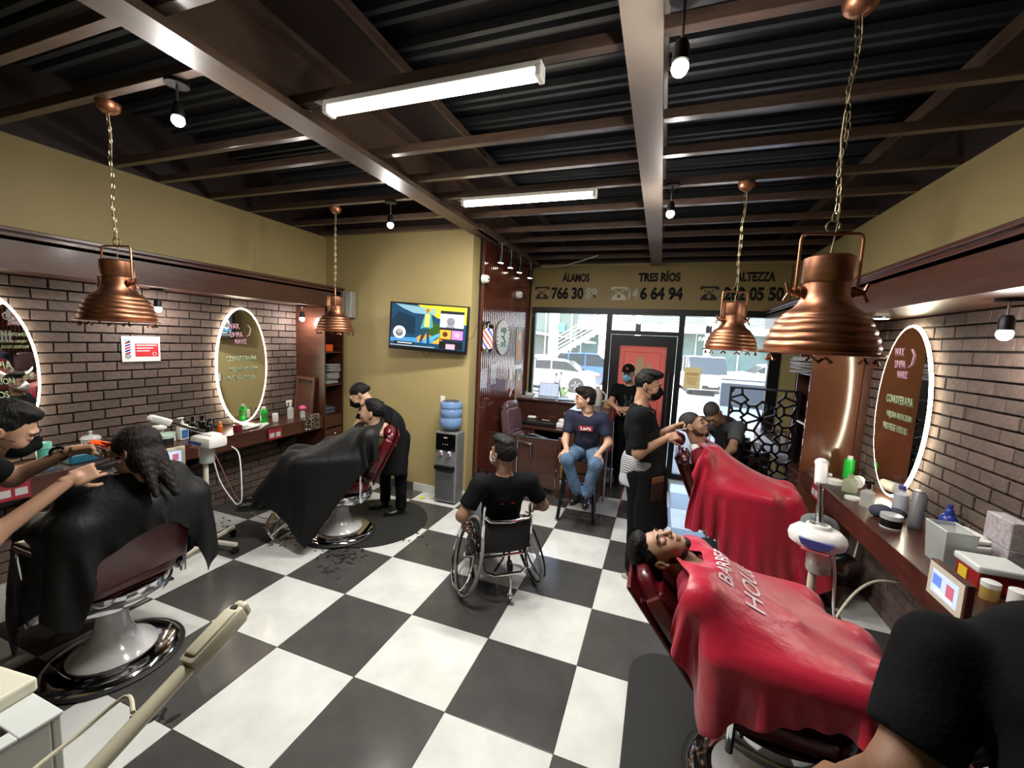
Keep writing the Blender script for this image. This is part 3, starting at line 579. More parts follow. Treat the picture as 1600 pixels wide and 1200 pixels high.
MB().cyl((-.532, 2.99, 2.03), (-.532, 3.06, 1.965), .006, n=6).cyl((-.532, 2.99, 2.03), (-.532, 2.9, 2.05), .006, n=6).cyl((-.532, 2.99, 2.03), (-.532, 3.02, 2.1), .004, n=6).build('clock_hands', M_ink, t)
t = wt('barber_pole', 'red white and blue barber pole lamp on the slatted wall', 'barber pole', 2.34, 1.82)
MB().lathe([(.0, -.17), (.05, -.17), (.072, -.13), (.062, -.12)], (-.495, 2.34, 2.0), n=20).build('lower_cap', M_chrome, t, smooth=True); MB().lathe([(.062, .12), (.075, .13), (.06, .17), (0, .2)], (-.495, 2.34, 2.0), n=20).build('upper_cap', M_chrome, t, smooth=True)
hl = [MB(), MB(), MB()]
for k in range(24):
    for j in range(12):
        a0 = 2*PI*k/24; z0 = 2.0-.12+j*.02; c = int((k+j*1.0) // 2 % 6); c = (0, 1, 0, 2, 0, 1)[c]
        p = [V((-.495+.062*math.cos(a), 2.34+.062*math.sin(a), z)) for a, z in ((a0, z0), (a0+2*PI/24, z0), (a0+2*PI/24, z0+.02), (a0, z0+.02))]; hl[c].add(p, [(0, 1, 2, 3)])
for h_, m_, n_ in zip(hl, (mat('pole_white', '#e8e4de', .2, emit=.5), mat('pole_red', '#c8402c', .2, emit=.3), mat('pole_blue', '#2b3f9a', .2, emit=.3)), ('white_stripes', 'red_stripes', 'blue_stripes')): tag(h_.build(n_, m_, t), kind='stuff')
MB().tube([(-.56, 2.42, 2.2), (-.5, 2.42, 2.22), (-.495, 2.34, 2.17)], .01, 8).bx(-.565, -.545, 2.3, 2.38, 1.86, 2.2).build('wall_bracket', M_darkmetal, t)
for y, z, w_, h_, lb in ((2.42, 1.5, .15, .25, 'left printed sheet taped to the slatted wall under the barber pole'), (2.74, 1.53, .17, .27, 'right printed sheet taped to the slatted wall under the clock')):
    t = wt('printed_sheet', lb, 'notice', y, z-h_/2, 'printed sheets on slatted wall'); MB().bx(-.561, -.559, y-w_/2, y+w_/2, z-h_/2, z+h_/2).build('sheet', mat('bluish_paper', '#b9c4cc', .7), t)
    q = MB()
    for k in range(7): q.bx(-.5589, -.558, y-w_*.35, y+w_*(.35-.1*(k % 3)), z+h_*.35-k*h_*.11, z+h_*.37-k*h_*.11)
    q.build('print_lines', mat('grey_print', '#7b8791', .6), t)
for y, z, lb in ((2.27, 2.72, 'white security camera dome on slatted wall nearer the television'), (3.55, 2.68, 'white security camera dome on slatted wall nearer the window')):
    t = wt('security_camera', lb, 'security camera', y, z, 'security cameras'); MB().cyl((-.56, y, z), (-.545, y, z), .055, n=20).build('camera_base', M_white, t); MB().sph((-.52, y, z), .05, 16).build('camera_ball', M_white, t, smooth=True)
    for d in (-.015, .018): MB().cyl((-.475, y+d-.015, z-.005), (-.469, y+d-.015, z-.005), .01, n=10).build('lens', M_black, t)
for y, z0, z1, lb in ((3.72, 1.62, 2.2, 'upper framed orange and white sign on the slatted wall by the window'), (3.78, .98, 1.55, 'lower framed orange and white sign on the slatted wall by the window')):
    t = wt('wall_plaque', lb, 'sign', y, z0, 'orange plaques'); MB().bx(-.562, -.548, y-.13, y+.13, z0, z1).build('plaque_board', mat('grey_board', '#9a9892', .5), t); MB().bx(-.548, -.545, y-.07, y+.07, z0+.08, z1-.08).build('plaque_print', mat('orange_print', '#d38a52', .5), t); MB().prism([(-.07, 0), (.07, 0), (0, .1)], (-.5445, y, z1-.18), (0, 1, 0), (0, 0, 1), (.002, 0, 0)).build('plaque_triangle', M_paper, t)
tag(MB().bx(-.562, -.545, 3.36, 3.46, 1.4, 1.56, bev=.004).build('switch_plate', M_white), 'small white plate on the slatted wall above the desk', 'switch')
t = wt('hanging_keys', 'bunch of red and white keys hanging on the slatted wall over the desk', 'keys', 3.42, 1.1)
for k, (dz, m_) in enumerate(((0, M_red), (-.06, M_paper), (-.1, M_red), (-.03, M_paper))): MB().box((-.55, 3.42+.02*(k-1.5), 1.25+dz), (.01, .03, .07), (0, 0, 0), .003).build('key_tag', m_, t)
# poster with barber pole (left brick wall)
t = thing('pole_notice', 'white laminated notice with a barber pole and red panel on the bricks', 'notice', (-2.965, .03, 1.65))
X0 = -2.966; MB().bx(X0, X0+.004, -.12, .18, 1.645, 1.875).build('notice_sheet', mat('laminated_white', '#cdccc8', .3), t)
MB().bx(X0+.004, X0+.006, -.02, .165, 1.69, 1.81, bev=.001).build('red_panel', mat('notice_red', '#b02a2e', .4), t)
q = MB()
for k in range(3): q.bx(X0+.006, X0+.007, -.01, .15-.03*k, 1.79-k*.026, 1.798-k*.026)
q.tube([(X0+.007, .13+.015*math.cos(a), 1.715+.015*math.sin(a)) for a in np.linspace(0, 2*PI, 13)[:-1]], .002, 4, closed=True); q.build('panel_print', M_paper, t)
for k in range(5): MB().prism([(-.02, 0), (.02, .018), (.02, .034), (-.02, .016)], (X0+.005, -.075, 1.705+k*.024), (0, 1, 0), (0, 0, 1), (.001, 0, 0)).build('pole_stripe', (M_red, M_blue)[k % 2], t)
MB().cyl((X0+.004, -.075, 1.695), (X0+.006, -.075, 1.695), .024, n=14).cyl((X0+.004, -.075, 1.84), (X0+.006, -.075, 1.84), .024, n=14).build('pole_ends', mat('pole_grey', '#8a8e9a', .4), t)
# ================================================================ reception desk
t = thing('reception_desk', 'dark wood reception desk with drawer, raised ledge and bar-height side counter', 'desk', (.2, 3.5, 0))
MB().bx(-.53, .45, 3.12, 3.72, .76, .79, bev=.003).build('desk_top', M_woodh, t)
MB().bx(-.53, .95, 3.66, 4.14, 1.08, 1.11, bev=.003).build('raised_ledge', M_woodh, t); MB().bx(-.53, .45, 3.70, 3.72, .79, 1.08).build('ledge_riser', M_woodh, t)
MB().bx(.44, .97, 2.68, 3.658, 1.08, 1.11, bev=.003).build('bar_top', M_woodh, t)
MB().bx(.46, .49, 2.72, 3.7, 0, 1.08).build('side_panel', M_wood, t); MB().bx(.9, .93, 2.72, 4.1, .0, 1.08).build('side_panel', M_wood, t); MB().bx(.49, .9, 2.72, 2.75, 0, 1.08).build('end_panel', M_wood, t)
d = MB().bx(-.5, -.08, 3.125, 3.15, .56, .74, bev=.004).build('drawer', M_woodh, t); MB().sph((-.3, 3.11, .65), .013, 10).build('knob', M_chrome, d, smooth=True)
MB().bx(-.5, -.08, 3.14, 3.16, .04, .54).build('front_panel', M_woodh, t); MB().bx(-.08, -.06, 3.14, 3.68, .02, .75).build('divider', M_wood, t); MB().bx(-.53, .46, 3.68, 3.70, 0, .76).build('back_panel', M_wood, t)
for k in range(3): MB().cyl((1.0+.03*k, 2.75+k*.5, .03), (1.0, 2.75+k*.5, 1.0), .012, n=8).build('metal_post', M_steel, t)
MB().cyl((1.01, 2.6, .98), (1.0, 3.95, 1.0), .012, n=8).build('metal_rail', M_darkmetal, t)
t = thing('laptop', 'open silver laptop on the raised ledge in front of the window', 'laptop', (-.1, 3.85, 1.11))
MB().bx(-.27, .06, 3.76, 3.98, 1.111, 1.126, bev=.003).build('keyboard_base', M_steel, t)
Rl = Matrix.Rotation(-.28, 3, 'X'); lc = V((-.105, 4.01, 1.235)); MB().box(lc, (.33, .008, .22), Rl, .003).build('laptop_lid', M_ink, t)
MB().box(lc+Rl@V((0, -.0052, 0)), (.31, .002, .2), Rl).build('laptop_screen', mat('laptop_glow', '#aab8d8', .4, emit=.45), t)
q = MB()
for k in range(6):
    for j in range(4): q.box(lc+Rl@V((-.12+j*.08, -.0068, .07-k*.027)), (.065, .001, .008), Rl)
q.build('screen_rows', mat('laptop_rows', '#8c95b5', .5, emit=.4), t)
def simple(nm, lab, cat, m, mb, grp=None, smooth=False): return tag(mb.build(nm, m, smooth=smooth), lab, cat, grp)
t = thing('desk_phone', 'grey cordless desk phone with keys on the ledge by the slatted wall', 'phone', (-.42, 3.85, 1.11))
MB().box((-.4, 3.84, 1.14), (.2, .17, .035), (.25, 0, .1), .008).build('phone_base', mat('grey_phone', '#8d8f90', .4), t); MB().box((-.46, 3.85, 1.18), (.05, .19, .03), (.25, 0, .1), .012).build('handset', M_black, t); MB().box((-.37, 3.81, 1.162), (.09, .08, .008), (.25, 0, .1)).build('keypad', M_silverink, t)
simple('folder', 'dark flat folder lying on the ledge right of the laptop', 'folder', M_black, MB().box((.22, 3.86, 1.118), (.24, .16, .014), (0, 0, .1), .003))
t = thing('card_terminal', 'black card terminal machine on the desk', 'card terminal', (-.2, 3.5, .79))
MB().box((-.2, 3.5, .83), (.17, .2, .07), (.15, 0, .1), .015).build('terminal_body', M_black, t); MB().box((-.2, 3.46, .872), (.12, .06, .02), (.15, 0, .1), .004).build('terminal_cover', M_white, t)
t = thing('cash_printer', 'wide flat black machine on the desk under the card terminal', 'printer', (-.05, 3.38, .79)); MB().bx(-.3, .2, 3.24, 3.42, .791, .85, bev=.01).build('printer_body', M_black, t); MB().bx(-.27, .17, 3.236, 3.242, .82, .825).build('printer_slot', M_steel, t)
t = thing('white_device', 'small white router box with round top on the desk', 'device', (.23, 3.35, .79)); MB().box((.29, 3.33, .825), (.15, .14, .065), (0, 0, .1), .012).build('device_body', M_white, t); MB().lathe([(0, 0), (.05, 0), (.06, .03), (.04, .05), (0, .052)], (.29, 3.35, .86), n=20).build('device_top', M_white, t, smooth=True)
simple('pump_bottle', 'clear bottle at the back of the desk beside the riser', 'bottle', M_clear, MB().lathe([(.0, 0), (.035, 0), (.035, .13), (.015, .15), (.015, .18), (0, .18)], (.3, 3.62, .792), n=16), smooth=True)
simple('small_box', 'small white and grey box on the desk edge by the slatted wall', 'box', M_silverink, MB().bx(-.48, -.38, 3.18, 3.28, .792, .85, bev=.006))
simple('paper_pile', 'loose white papers lying between machines on the desk', 'papers', M_paper, MB().box((-.0, 3.53, .81), (.12, .1, .03), (0, .1, .4)))
simple('desk_handset', 'black handset lying at the right end of the desk', 'handset', M_black, MB().box((.38, 3.25, .81), (.12, .05, .03), (0, 0, .6), .01))
simple('yellow_bag', 'yellow pouch in the open shelf under the desk', 'bag', mat('dull_yellow', '#a8893a', .6), MB().box((.25, 3.4, .12), (.16, .12, .2), (0, .2, .2), .03))
t = thing('milk_jug', 'pale plastic jug with handle on the bar counter', 'jug', (.72, 3.75, 1.11))
M_jug = mat('pale_jug', '#b4ada6', .4); MB().lathe([(0, 0), (.07, 0), (.075, .02), (.075, .18), (.055, .23), (.03, .25), (.03, .28), (0, .28)], (.72, 3.62, 1.112), n=20).build('jug_body', M_jug, t, smooth=True); MB().tube([(.79, 3.62, 1.17), (.84, 3.62, 1.2), (.84, 3.62, 1.28), (.78, 3.62, 1.33)], .012, 8).build('jug_handle', M_jug, t, smooth=True)
simple('black_bowl', 'small black footed bowl on the bar counter in front of the jug', 'bowl', M_black, MB().lathe([(0, 0), (.035, 0), (.02, .02), (.02, .03), (.06, .06), (.065, .075), (.05, .065), (0, .04)], (.68, 3.36, 1.112), n=20), smooth=True)
simple('carton', 'small brown carton on the bar counter beside the man in a cap', 'box', mat('brown_carton', '#8c6b4a', .7), MB().bx(.84, .94, 3.45, 3.6, 1.112, 1.19, bev=.004))
# gate in front of desk
t = thing('low_gate', 'low dark wood double gate before the reception desk', 'gate', (-.15, 2.68, 0))
for x0, x1, z in ((-.66, -.15, .0), (-.13, .4, .0)):
    g = MB().bx(x0, x1, 2.66, 2.69, .1, .75, bev=.003).build('gate_leaf', M_woodh, t)
    MB().bx(x0, x1, 2.655, 2.695, .75, .756).build('metal_edge', M_steel, g)
for x in (-.69, .42): MB().bx(x-.02, x+.02, 2.66, 2.70, 0, .79, bev=.003).build('gate_post', M_wood, t)
for x in (-.65, -.14, .4): MB().cyl((x, 2.64, .14), (x, 2.64, .7), .006, n=6).build('hinge_rod', M_chrome, t)
MB().sph((-.14, 2.64, .74), .016, 10).build('latch_knob', M_chrome, t, smooth=True)
# office chair
t = thing('office_chair', 'high-backed dark purple leather office chair behind the low gate', 'chair', (-.1, 2.89, 0), rz=-.22)
M_lea = mat('plum_leather', '#5a4349', .25, bump=.15, bscale=12, coat=.3)
def cushion(name, m, parent, c, d, R=None, bev=.04, puff=.0):
    bm = bmesh.new(); bmesh.ops.create_cube(bm, size=1); bmesh.ops.subdivide_edges(bm, edges=bm.edges[:], cuts=5, use_grid_fill=True)
    for v in bm.verts:
        p = V(v.co)*2; q = V((math.copysign(abs(p.x)**1, p.x), p.y, p.z)); e = [max(0, 1-abs(t_)**4) for t_ in q]
        v.co = V((q.x*(.93+.07*e[1]*e[2]), q.y*(.93+.07*e[0]*e[2]), q.z*(.7+.3*e[0]*e[1])))/2
        v.co = V((v.co.x*d[0], v.co.y*d[1], v.co.z*d[2]))
    bmesh.ops.bevel(bm, geom=[e for e in bm.edges if e.calc_face_angle(0) > .9], offset=min(d)*.25, segments=3, affect='EDGES')
    mb = MB().bm(bm, rotm(R) if not isinstance(R, Matrix) else R, V(c)); return mb.build(name, m, parent, smooth=True, local=True, ang=70)
cushion('seat', M_lea, t, (0, 0, .47), (.4, .42, .12))
cushion('backrest_pad', M_lea, t, (-.24, 0, .86), (.13, .40, .62), (0, -.14, 0)); cushion('lumbar_pad', M_lea, t, (-.17, 0, .68), (.1, .4, .2), (0, -.1, 0))
MB().box((-.3, 0, .82), (.05, .36, .55), (0, -.14, 0), .02).build('backrest_shell', M_black, t, local=True)
for s in (-1, 1): MB().tube([(-.2, s*.21, .5), (-.2, s*.22, .66), (0, s*.22, .69), (.2, s*.22, .66), (.2, s*.2, .48)], .02, 8).build('armrest', M_steel, t, smooth=True, local=True)
MB().cyl((0, 0, .1), (0, 0, .42), .03, n=12).build('gas_lift', M_black, t, local=True)
for k in range(5):
    a = k*2*PI/5; MB().cyl((0, 0, .1), (.2*math.cos(a), .2*math.sin(a), .07), .025, .016, n=8).build('base_leg', M_black, t, local=True); MB().cyl((.2*math.cos(a)-.015, .2*math.sin(a), .03), (.2*math.cos(a)+.015, .2*math.sin(a), .03), .03, n=10).build('caster', M_black, t, local=True)
t = thing('travel_bag', 'dark rounded bag on the floor between dispenser and gate', 'bag', (-.5, 2.35, 0)); cushion('bag_body', mat('dark_bag', '#26202a', .6, bump=.2), t, (0, 0, .14), (.3, .26, .28)); MB().tube([(-.08, 0, .26), (-.05, 0, .33), (.05, 0, .33), (.08, 0, .26)], .01, 6).build('bag_handle', M_black, t, local=True)
# bar stool
t = thing('bar_stool', 'black metal bar stool under the seated man in a navy shirt', 'stool', (.76, 2.24, 0), rz=.12)
M_bm = mat('black_metal', '#1b1b1c', .3, .5)
MB().box((0, 0, .7), (.33, .33, .03), None, .012).build('seat', M_bm, t, local=True)
for sx in (-1, 1):
    for sy in (-1, 1):
        MB().cyl((sx*.14, sy*.14, .69), (sx*.2, sy*.2, .02), .022, .02, n=8).build('leg', M_bm, t, local=True); MB().cyl((sx*.2, sy*.2, .025), (sx*.2, sy*.2, 0), .026, n=10).build('foot_cap', M_steel, t, local=True)
for z, r in ((.24, .185), (.45, .16)):
    for a, b in (((-1, -1), (1, -1)), ((1, -1), (1, 1)), ((1, 1), (-1, 1)), ((-1, 1), (-1, -1))): MB().cyl((a[0]*r, a[1]*r, z), (b[0]*r, b[1]*r, z), .009, n=6).build('rung', M_bm, t, local=True)
# ================================================================ wheelchair
t = thing('wheelchair', 'chrome active wheelchair with cambered wheels and black sling back', 'wheelchair', (.43, .57, 0), rz=math.atan2(.77, -.63)-PI/2+0)
# local: +y forward, x lateral
M_tire = mat('grey_tyre', '#6a6864', .7)
for s in (-1, 1):
    ax = V((s*.245, -.0, .3)); n_ = V((s*1, 0, .26)).normalized(); u1 = V((0, 1, 0)); u2 = n_.cross(u1)
    cir = lambda r, off=0, N=40: [ax+n_*off*s*1+u1*math.cos(a)*r+u2*math.sin(a)*r for a in np.linspace(0, 2*PI, N+1)[:-1]]
    wh = MB().tube(cir(.292), .0145, 8, closed=True).build('tyre', M_tire, t, smooth=True, local=True)
    MB().tube(cir(.273), .009, 6, closed=True).build('wheel_rim', M_bm, t, smooth=True, local=True)
    MB().tube([p+n_*.045 for p in cir(.255)], .008, 6, closed=True).build('push_rim', M_bm if s > 0 else M_chrome, t, smooth=True, local=True)
    MB().cyl(ax-n_*.04, ax+n_*.035, .022, n=12).build('hub', M_chrome, t, smooth=True, local=True)
    sp = MB()
    for k in range(24):
        a = 2*PI*k/24; b = a+.5*(1 if k % 2 else -1); sp.cyl(ax+n_*.02*(1 if k % 2 else -1)+(u1*math.cos(a)+u2*math.sin(a))*.02, ax+(u1*math.cos(b)+u2*math.sin(b))*.27, .0015, n=4, caps=False)
    sp.build('spokes', M_steel, t, local=True)
    MB().tube([(s*.19, -.2, .78), (s*.19, -.19, .44), (s*.185, -.12, .33), (s*.18, .25, .42), (s*.15, .34, .36), (s*.13, .38, .12)], .012, 8).build('side_frame', M_chrome, t, smooth=True, local=True)
    MB().cyl((s*.17, .2, .4), (s*.17, .2, .1), .012, n=8).cyl((s*.17-.012, .17, .055), (s*.17+.012, .17, .055), .05, n=16).build('front_caster', M_bm, t, local=True)
MB().tube([(-.19, -.2, .7), (-.15, -.235, .67), (0, -.25, .66), (.15, -.235, .67), (.19, -.2, .7)], .012, 8).build('back_bar', M_chrome, t, smooth=True, local=True)
MB().tube([(-.18, -.12, .36), (-.17, -.22, .27), (-.1, -.25, .25), (.1, -.25, .25), (.17, -.22, .27), (.18, -.12, .36)], .011, 8).cyl((-.2, -.02, .32), (.2, -.02, .32), .012, n=8).cyl((-.18, .12, .36), (.18, .12, .36), .01, n=8).cyl((-.17, -.12, .33), (.17, -.12, .33), .01, n=8).build('cross_tubes', M_chrome, t, smooth=True, local=True)
MB().tube([(-.1, -.22, .26), (0, -.12, .3), (.06, .0, .34)], .01, 6).tube([(.02, -.24, .25), (.02, -.26, .1)], .01, 6).sph((.02, -.26, .08), .025, 10).build('anti_tip_arm', M_chrome, t, smooth=True, local=True)
g = []
for i in range(13):
    for j in range(5):
        a = -1+2*i/12; g.append((a*.19, -.2-.045*(1-a*a), .42+.25*j/4))
bb = MB().add(g, [(i*5+j, (i+1)*5+j, (i+1)*5+j+1, i*5+j+1) for i in range(12) for j in range(4)]).build('sling_back', mat('black_canvas', '#101011', .8, bump=.2), t, smooth=True, local=True); bb.modifiers.new('s', 'SOLIDIFY').thickness = .008
MB().box((0, .05, .42), (.36, .4, .05), (.06, 0, 0), .015).build('seat_cushion', bpy.data.materials['black_canvas'], t, local=True)
MB().bx(-.13, .13, .36, .46, .1, .12, bev=.005).build('footplate', M_bm, t, local=True)
# ================================================================ barber chairs
def barber_chair(label, loc, rz, recline, zs=.52, head=None, lever=True, blen=.56):
    t = thing('barber_chair', label, 'barber chair', loc, rz, 'red leather barber chairs')     # local +y = towards the feet
    MB().lathe([(.33, 0), (.335, .012), (.325, .022), (.30, .02)], n=48).build('rubber_rim', M_rubber, t, smooth=True, local=True)
    MB().lathe([(.318, .008), (.31, .028), (.28, .046), (.2, .055), (.0, .056)], n=48).build('chrome_base', M_chrome, t, smooth=True, local=True)
    MB().lathe([(.2, .05), (.205, .06), (.19, .08), (.15, .1), (.11, .14), (.083, .2), (.072, .27), (.07, .33), (.085, .36), (.0, .36)], n=40).build('pedestal', M_porc, t, smooth=True, local=True)
    z = zs-.12
    MB().cyl((0, 0, .33), (0, 0, z), .045, n=16).build('hydraulic_column', M_chrome, t, local=True)
    MB().lathe([(.0, -.05), (.25, -.05), (.275, -.03), (.28, 0), (.275, .05), (.25, .06), (0, .06)], (0, .0, z), n=40, sx=.98, sy=1.05).build('chrome_skirt', M_chrome, t, smooth=True, local=True)
    MB().tube([(.272*math.cos(a), .29*math.sin(a), z+.005) for a in np.linspace(0, 2*PI, 41)[:-1]], .01, 6, closed=True).build('skirt_trim', M_steel, t, smooth=True, local=True)
    cushion('seat', M_redleather, t, (0, 0, z+.11), (.5, .54, .12))
    ca, sa = math.cos(recline), math.sin(recline); R = Matrix.Rotation(recline, 3, 'X')       # recline: from vertical towards -y
    bc = V((0, -.24-sa*(blen/2+.02), z+.14+ca*(blen/2+.02))); cushion('backrest', M_redleather, t, bc, (.46, .1, blen), R)
    MB().box(bc+R@V((0, -.06, 0)), (.44, .02, blen-.02), R, .008).build('backrest_frame', M_redleather, t, local=True)
    hc = V((0, -.24-sa*.68, z+.14+ca*.68)) if head is None else V(head)
    hr = MB().sph(hc, (.13, .06, .07), 16, R).build('headrest', M_redleather, t, smooth=True, local=True)
    MB().cyl(bc+R@V((-.03, -.04, .2)), hc, .01, n=8).cyl(bc+R@V((.03, -.04, .2)), hc, .01, n=8).build('headrest_posts', M_chrome, t, local=True)
    for s in (-1, 1):
        MB().tube([(s*.27, -.2, z), (s*.29, -.2, z+.3), (s*.29, -.1, z+.335), (s*.29, .16, z+.32), (s*.28, .2, z+.25), (s*.27, .17, z)], .016, 8).build('arm_frame', M_chrome, t, smooth=True, local=True)
        cushion('arm_pad', M_redleather, t, (s*.29, .0, z+.355), (.075, .34, .05))
    MB().tube([(-.15, .26, z-.02), (-.15, .42, z-.16), (-.16, .58, z-.3), (.16, .58, z-.3), (.15, .42, z-.16), (.15, .26, z-.02)], .014, 8).tube([(-.13, .5, z-.22), (.13, .5, z-.22)], .01, 6).build('footrest_frame', M_chrome, t, smooth=True, local=True)
    MB().box((0, .6, z-.28), (.3, .03, .16), (-.5, 0, 0), .01).build('footrest_plate', M_chrome, t, local=True)
    cushion('leg_pad', M_redleather, t, (0, .34, z-.03), (.36, .06, .22), (-.9, 0, 0))
    if lever:
        MB().tube([(.1, 0, z-.06), (.3, -.05, z-.12), (.34, .1, z-.14), (.33, .2, z-.12)], .008, 6).build('lever', M_chrome, t, smooth=True, local=True)
    return t
def floor_mat(label, loc, rz, r=.72, half=False):
    N = 44; pts = [(r*math.cos(a), r*1.05*math.sin(a)) for a in np.linspace(0, 2*PI, N+1)[:-1]]
    o = MB().prism(pts, (loc[0], loc[1], .0005), (math.cos(rz), math.sin(rz), 0), (-math.sin(rz), math.cos(rz), 0), (0, 0, .012)).build('floor_mat', mat('anti_fatigue_mat', '#1b1b1a', .7, bump=.2, bscale=120)); return tag(o, label, 'mat', 'black rubber mats')
floor_mat('black rubber mat under the barber in grey chevrons shirt', (2.35, 1.65), 0, .62)
o = MB(); rnd = []
for cx, cy, a0 in ((.34, .52, 0), (-.34, .52, 90), (-.34, -.52, 180), (.34, -.52, 270)): rnd += [(cx+.22*math.cos(math.radians(a0+q)), cy+.22*math.sin(math.radians(a0+q))) for q in range(0, 91, 15)]
tag(o.prism(rnd, (2.07, -.45, .0005), (1, 0, 0), (0, 1, 0), (0, 0, .02)).build('floor_mat', bpy.data.materials['anti_fatigue_mat']), 'black rounded mat under the nearest red-caped customer', 'mat', 'black rubber mats')
floor_mat('large round black mat under the bending woman barber', (-1.22, 1.12), 0, .56)
# ================================================================ facial steamers
def steamer(label, base, head_z, yaw, arm_to, nlegs=5, dome=True):
    t = thing('facial_steamer', label, 'steamer', base, yaw, 'white facial steamers')
    for k in range(nlegs):
        a = 2*PI*k/nlegs+.2; c = V((math.cos(a)*.27, math.sin(a)*.27, .07))
        lg = MB().box(V((math.cos(a)*.15, math.sin(a)*.15, .085)), (.27, .035, .03), Matrix.Rotation(a, 3, 'Z'), .006).build('base_leg', M_cream, t, local=True)
        MB().cyl(c+V((-.012, 0, -.038)), c+V((.012, 0, -.038)), .03, n=12).cyl(c, c-V((0, 0, .03)), .012, n=8).build('caster', M_black, lg, local=True)
    MB().cyl((0, 0, .06), (0, 0, .15), .03, n=16).build('base_hub', M_black, t, local=True)
    MB().cyl((0, 0, .14), (0, 0, head_z-.02), .02, n=16).build('pole', M_cream, t, smooth=True, local=True)
    MB().cyl((0, 0, head_z*.55), (0, 0, head_z*.55+.04), .027, n=16).build('pole_clamp', mat('blue_grey_plastic', '#6c7a92', .4), t, local=True)
    if dome: MB().lathe([(0, 0), (.1, 0), (.128, .02), (.135, .05), (.128, .075), (.1, .1), (.06, .108), (.055, .125), (.045, .128), (.04, .11), (0, .105)], (0, 0, head_z), n=36, sy=.86).build('steamer_head', M_white, t, smooth=True, local=True)
    else: MB().box((.05, 0, head_z+.06), (.25, .17, .1), None, .03).box((.06, .02, head_z+.11), (.13, .1, .03), None, .012).build('steamer_head', M_white, t, smooth=True, local=True)
    if dome: MB().prism([(-.075, .068), (.075, .068), (.06, .035), (0, .02), (-.06, .035)], (0, -.122, head_z), (1, 0, 0), (0, 0, 1), (0, .03, 0)).build('control_label', mat('blue_label', '#3a4a8c', .3), t, local=True)
    else: MB().box((0, -.086, head_z+.05), (.16, .006, .03), (0, 0, 0), .002).build('control_label', mat('blue_label', '#3a4a8c', .3), t, local=True)
    MB().bx(-.06, .06, -.121 if dome else -.091, -.1 if dome else -.086, head_z+.008, head_z+.014).build('red_script', mat('pink_print', '#c86a6a', .5), t, local=True)
    MB().lathe([(.06, 0), (.058, -.13), (.05, -.14), (0, -.14)], (.02, 0, head_z), n=20).build('water_jar', M_clear, t, smooth=True, local=True)
    MB().lathe([(0, -.1), (.054, -.1), (.052, -.136), (0, -.136)], (.02, 0, head_z), n=20).build('jar_water', mat('murky_water', '#8c9080', .2), t, local=True)
    a = V((0, 0, head_z+.13)); b = V(arm_to); d = (b-a).normalized()
    MB().cyl(a, b, .013, n=12).cyl(a, a+d*.1, .018, n=12).build('steam_arm', M_chrome, t, smooth=True, local=True)
    x, y = frame_to(d); Rn = Matrix((x, y, d)).transposed()
    MB().box(b+d*.05, (.06, .06, .15), Rn, .02).sph(b+d*.12, (.035, .035, .03), 12).cyl(b+d*.05-x*.03, b+d*.05-x*.05, .012, n=8).build('steam_nozzle', M_white, t, smooth=True, local=True)
    return t
steamer('white facial steamer standing by the left brick wall between two customers', (-2.14, .02, 0), .95, 0, (-.2, -.16, 1.17), 4, False)
MB().tube(cr([(-2.12, .08, .8), (-2.1, .12, .6), (-2.05, .2, .4), (-2.02, .22, .38), (-2.0, .24, .45), (-2.1, .3, .8), (-2.2, .3, .88)]), .006, 6).build('x', M_white, smooth=True); o = bpy.data.objects['x']; o.name = 'steamer_cable'; tag(o, 'white cable looped beside the left facial steamer', 'cable')
tag(MB().tube(cr([(-2.5, .35, .75), (-2.42, .4, .5), (-2.4, .5, .25), (-2.3, .62, .05), (-2.1, .7, .01), (-1.9, .72, .01)]), .005, 6).build('wall_cable', mat('pink_cable', '#8a5a58', .5), smooth=True), 'reddish cable hanging from the left counter to the floor', 'cable')
steamer('white facial steamer with round head between the two red capes', (2.42, .2, 0), .96, -.35, (-.02, .16, 1.28), 5)
tag(MB().sph((2.45, .29, 1.065), (.09, .06, .045), 14).sph((2.40, .27, 1.04), (.05, .05, .06), 12).sph((2.5, .28, 1.03), (.045, .05, .07), 12).build('grey_cloth', mat('grey_cloth', '#5f6566', .9), smooth=True), 'grey cloth draped behind the right steamer head', 'cloth')
tag(MB().tube(cr([(2.5, .2, .95), (2.53, .22, .8), (2.54, .2, .6), (2.6, .2, .4)]), .007, 6).build('steamer_cable', M_white, smooth=True), 'white cable hanging from the right facial steamer', 'cable')
tag(MB().tube(cr([(3.29, 1.1, .42), (3.2, 1.05, .46), (3.05, 1.0, .46), (2.9, .9, .38), (2.75, .75, .22), (2.65, .6, .08), (2.6, .5, .01)]), .009, 8).build('wall_hose', M_cream, smooth=True), 'pale hose plugged into the brick wall beneath the right counter', 'cable')
tag(MB().tube(cr([(3.28, 1.9, .85), (3.27, 1.88, .7), (3.26, 1.8, .5), (3.2, 1.7, .3)]), .008, 6).bx(3.24, 3.29, 1.84, 1.92, .62, .7).build('socket_cable', M_cream, smooth=True), 'white adapter and cable under the far end of the right counter', 'cable')
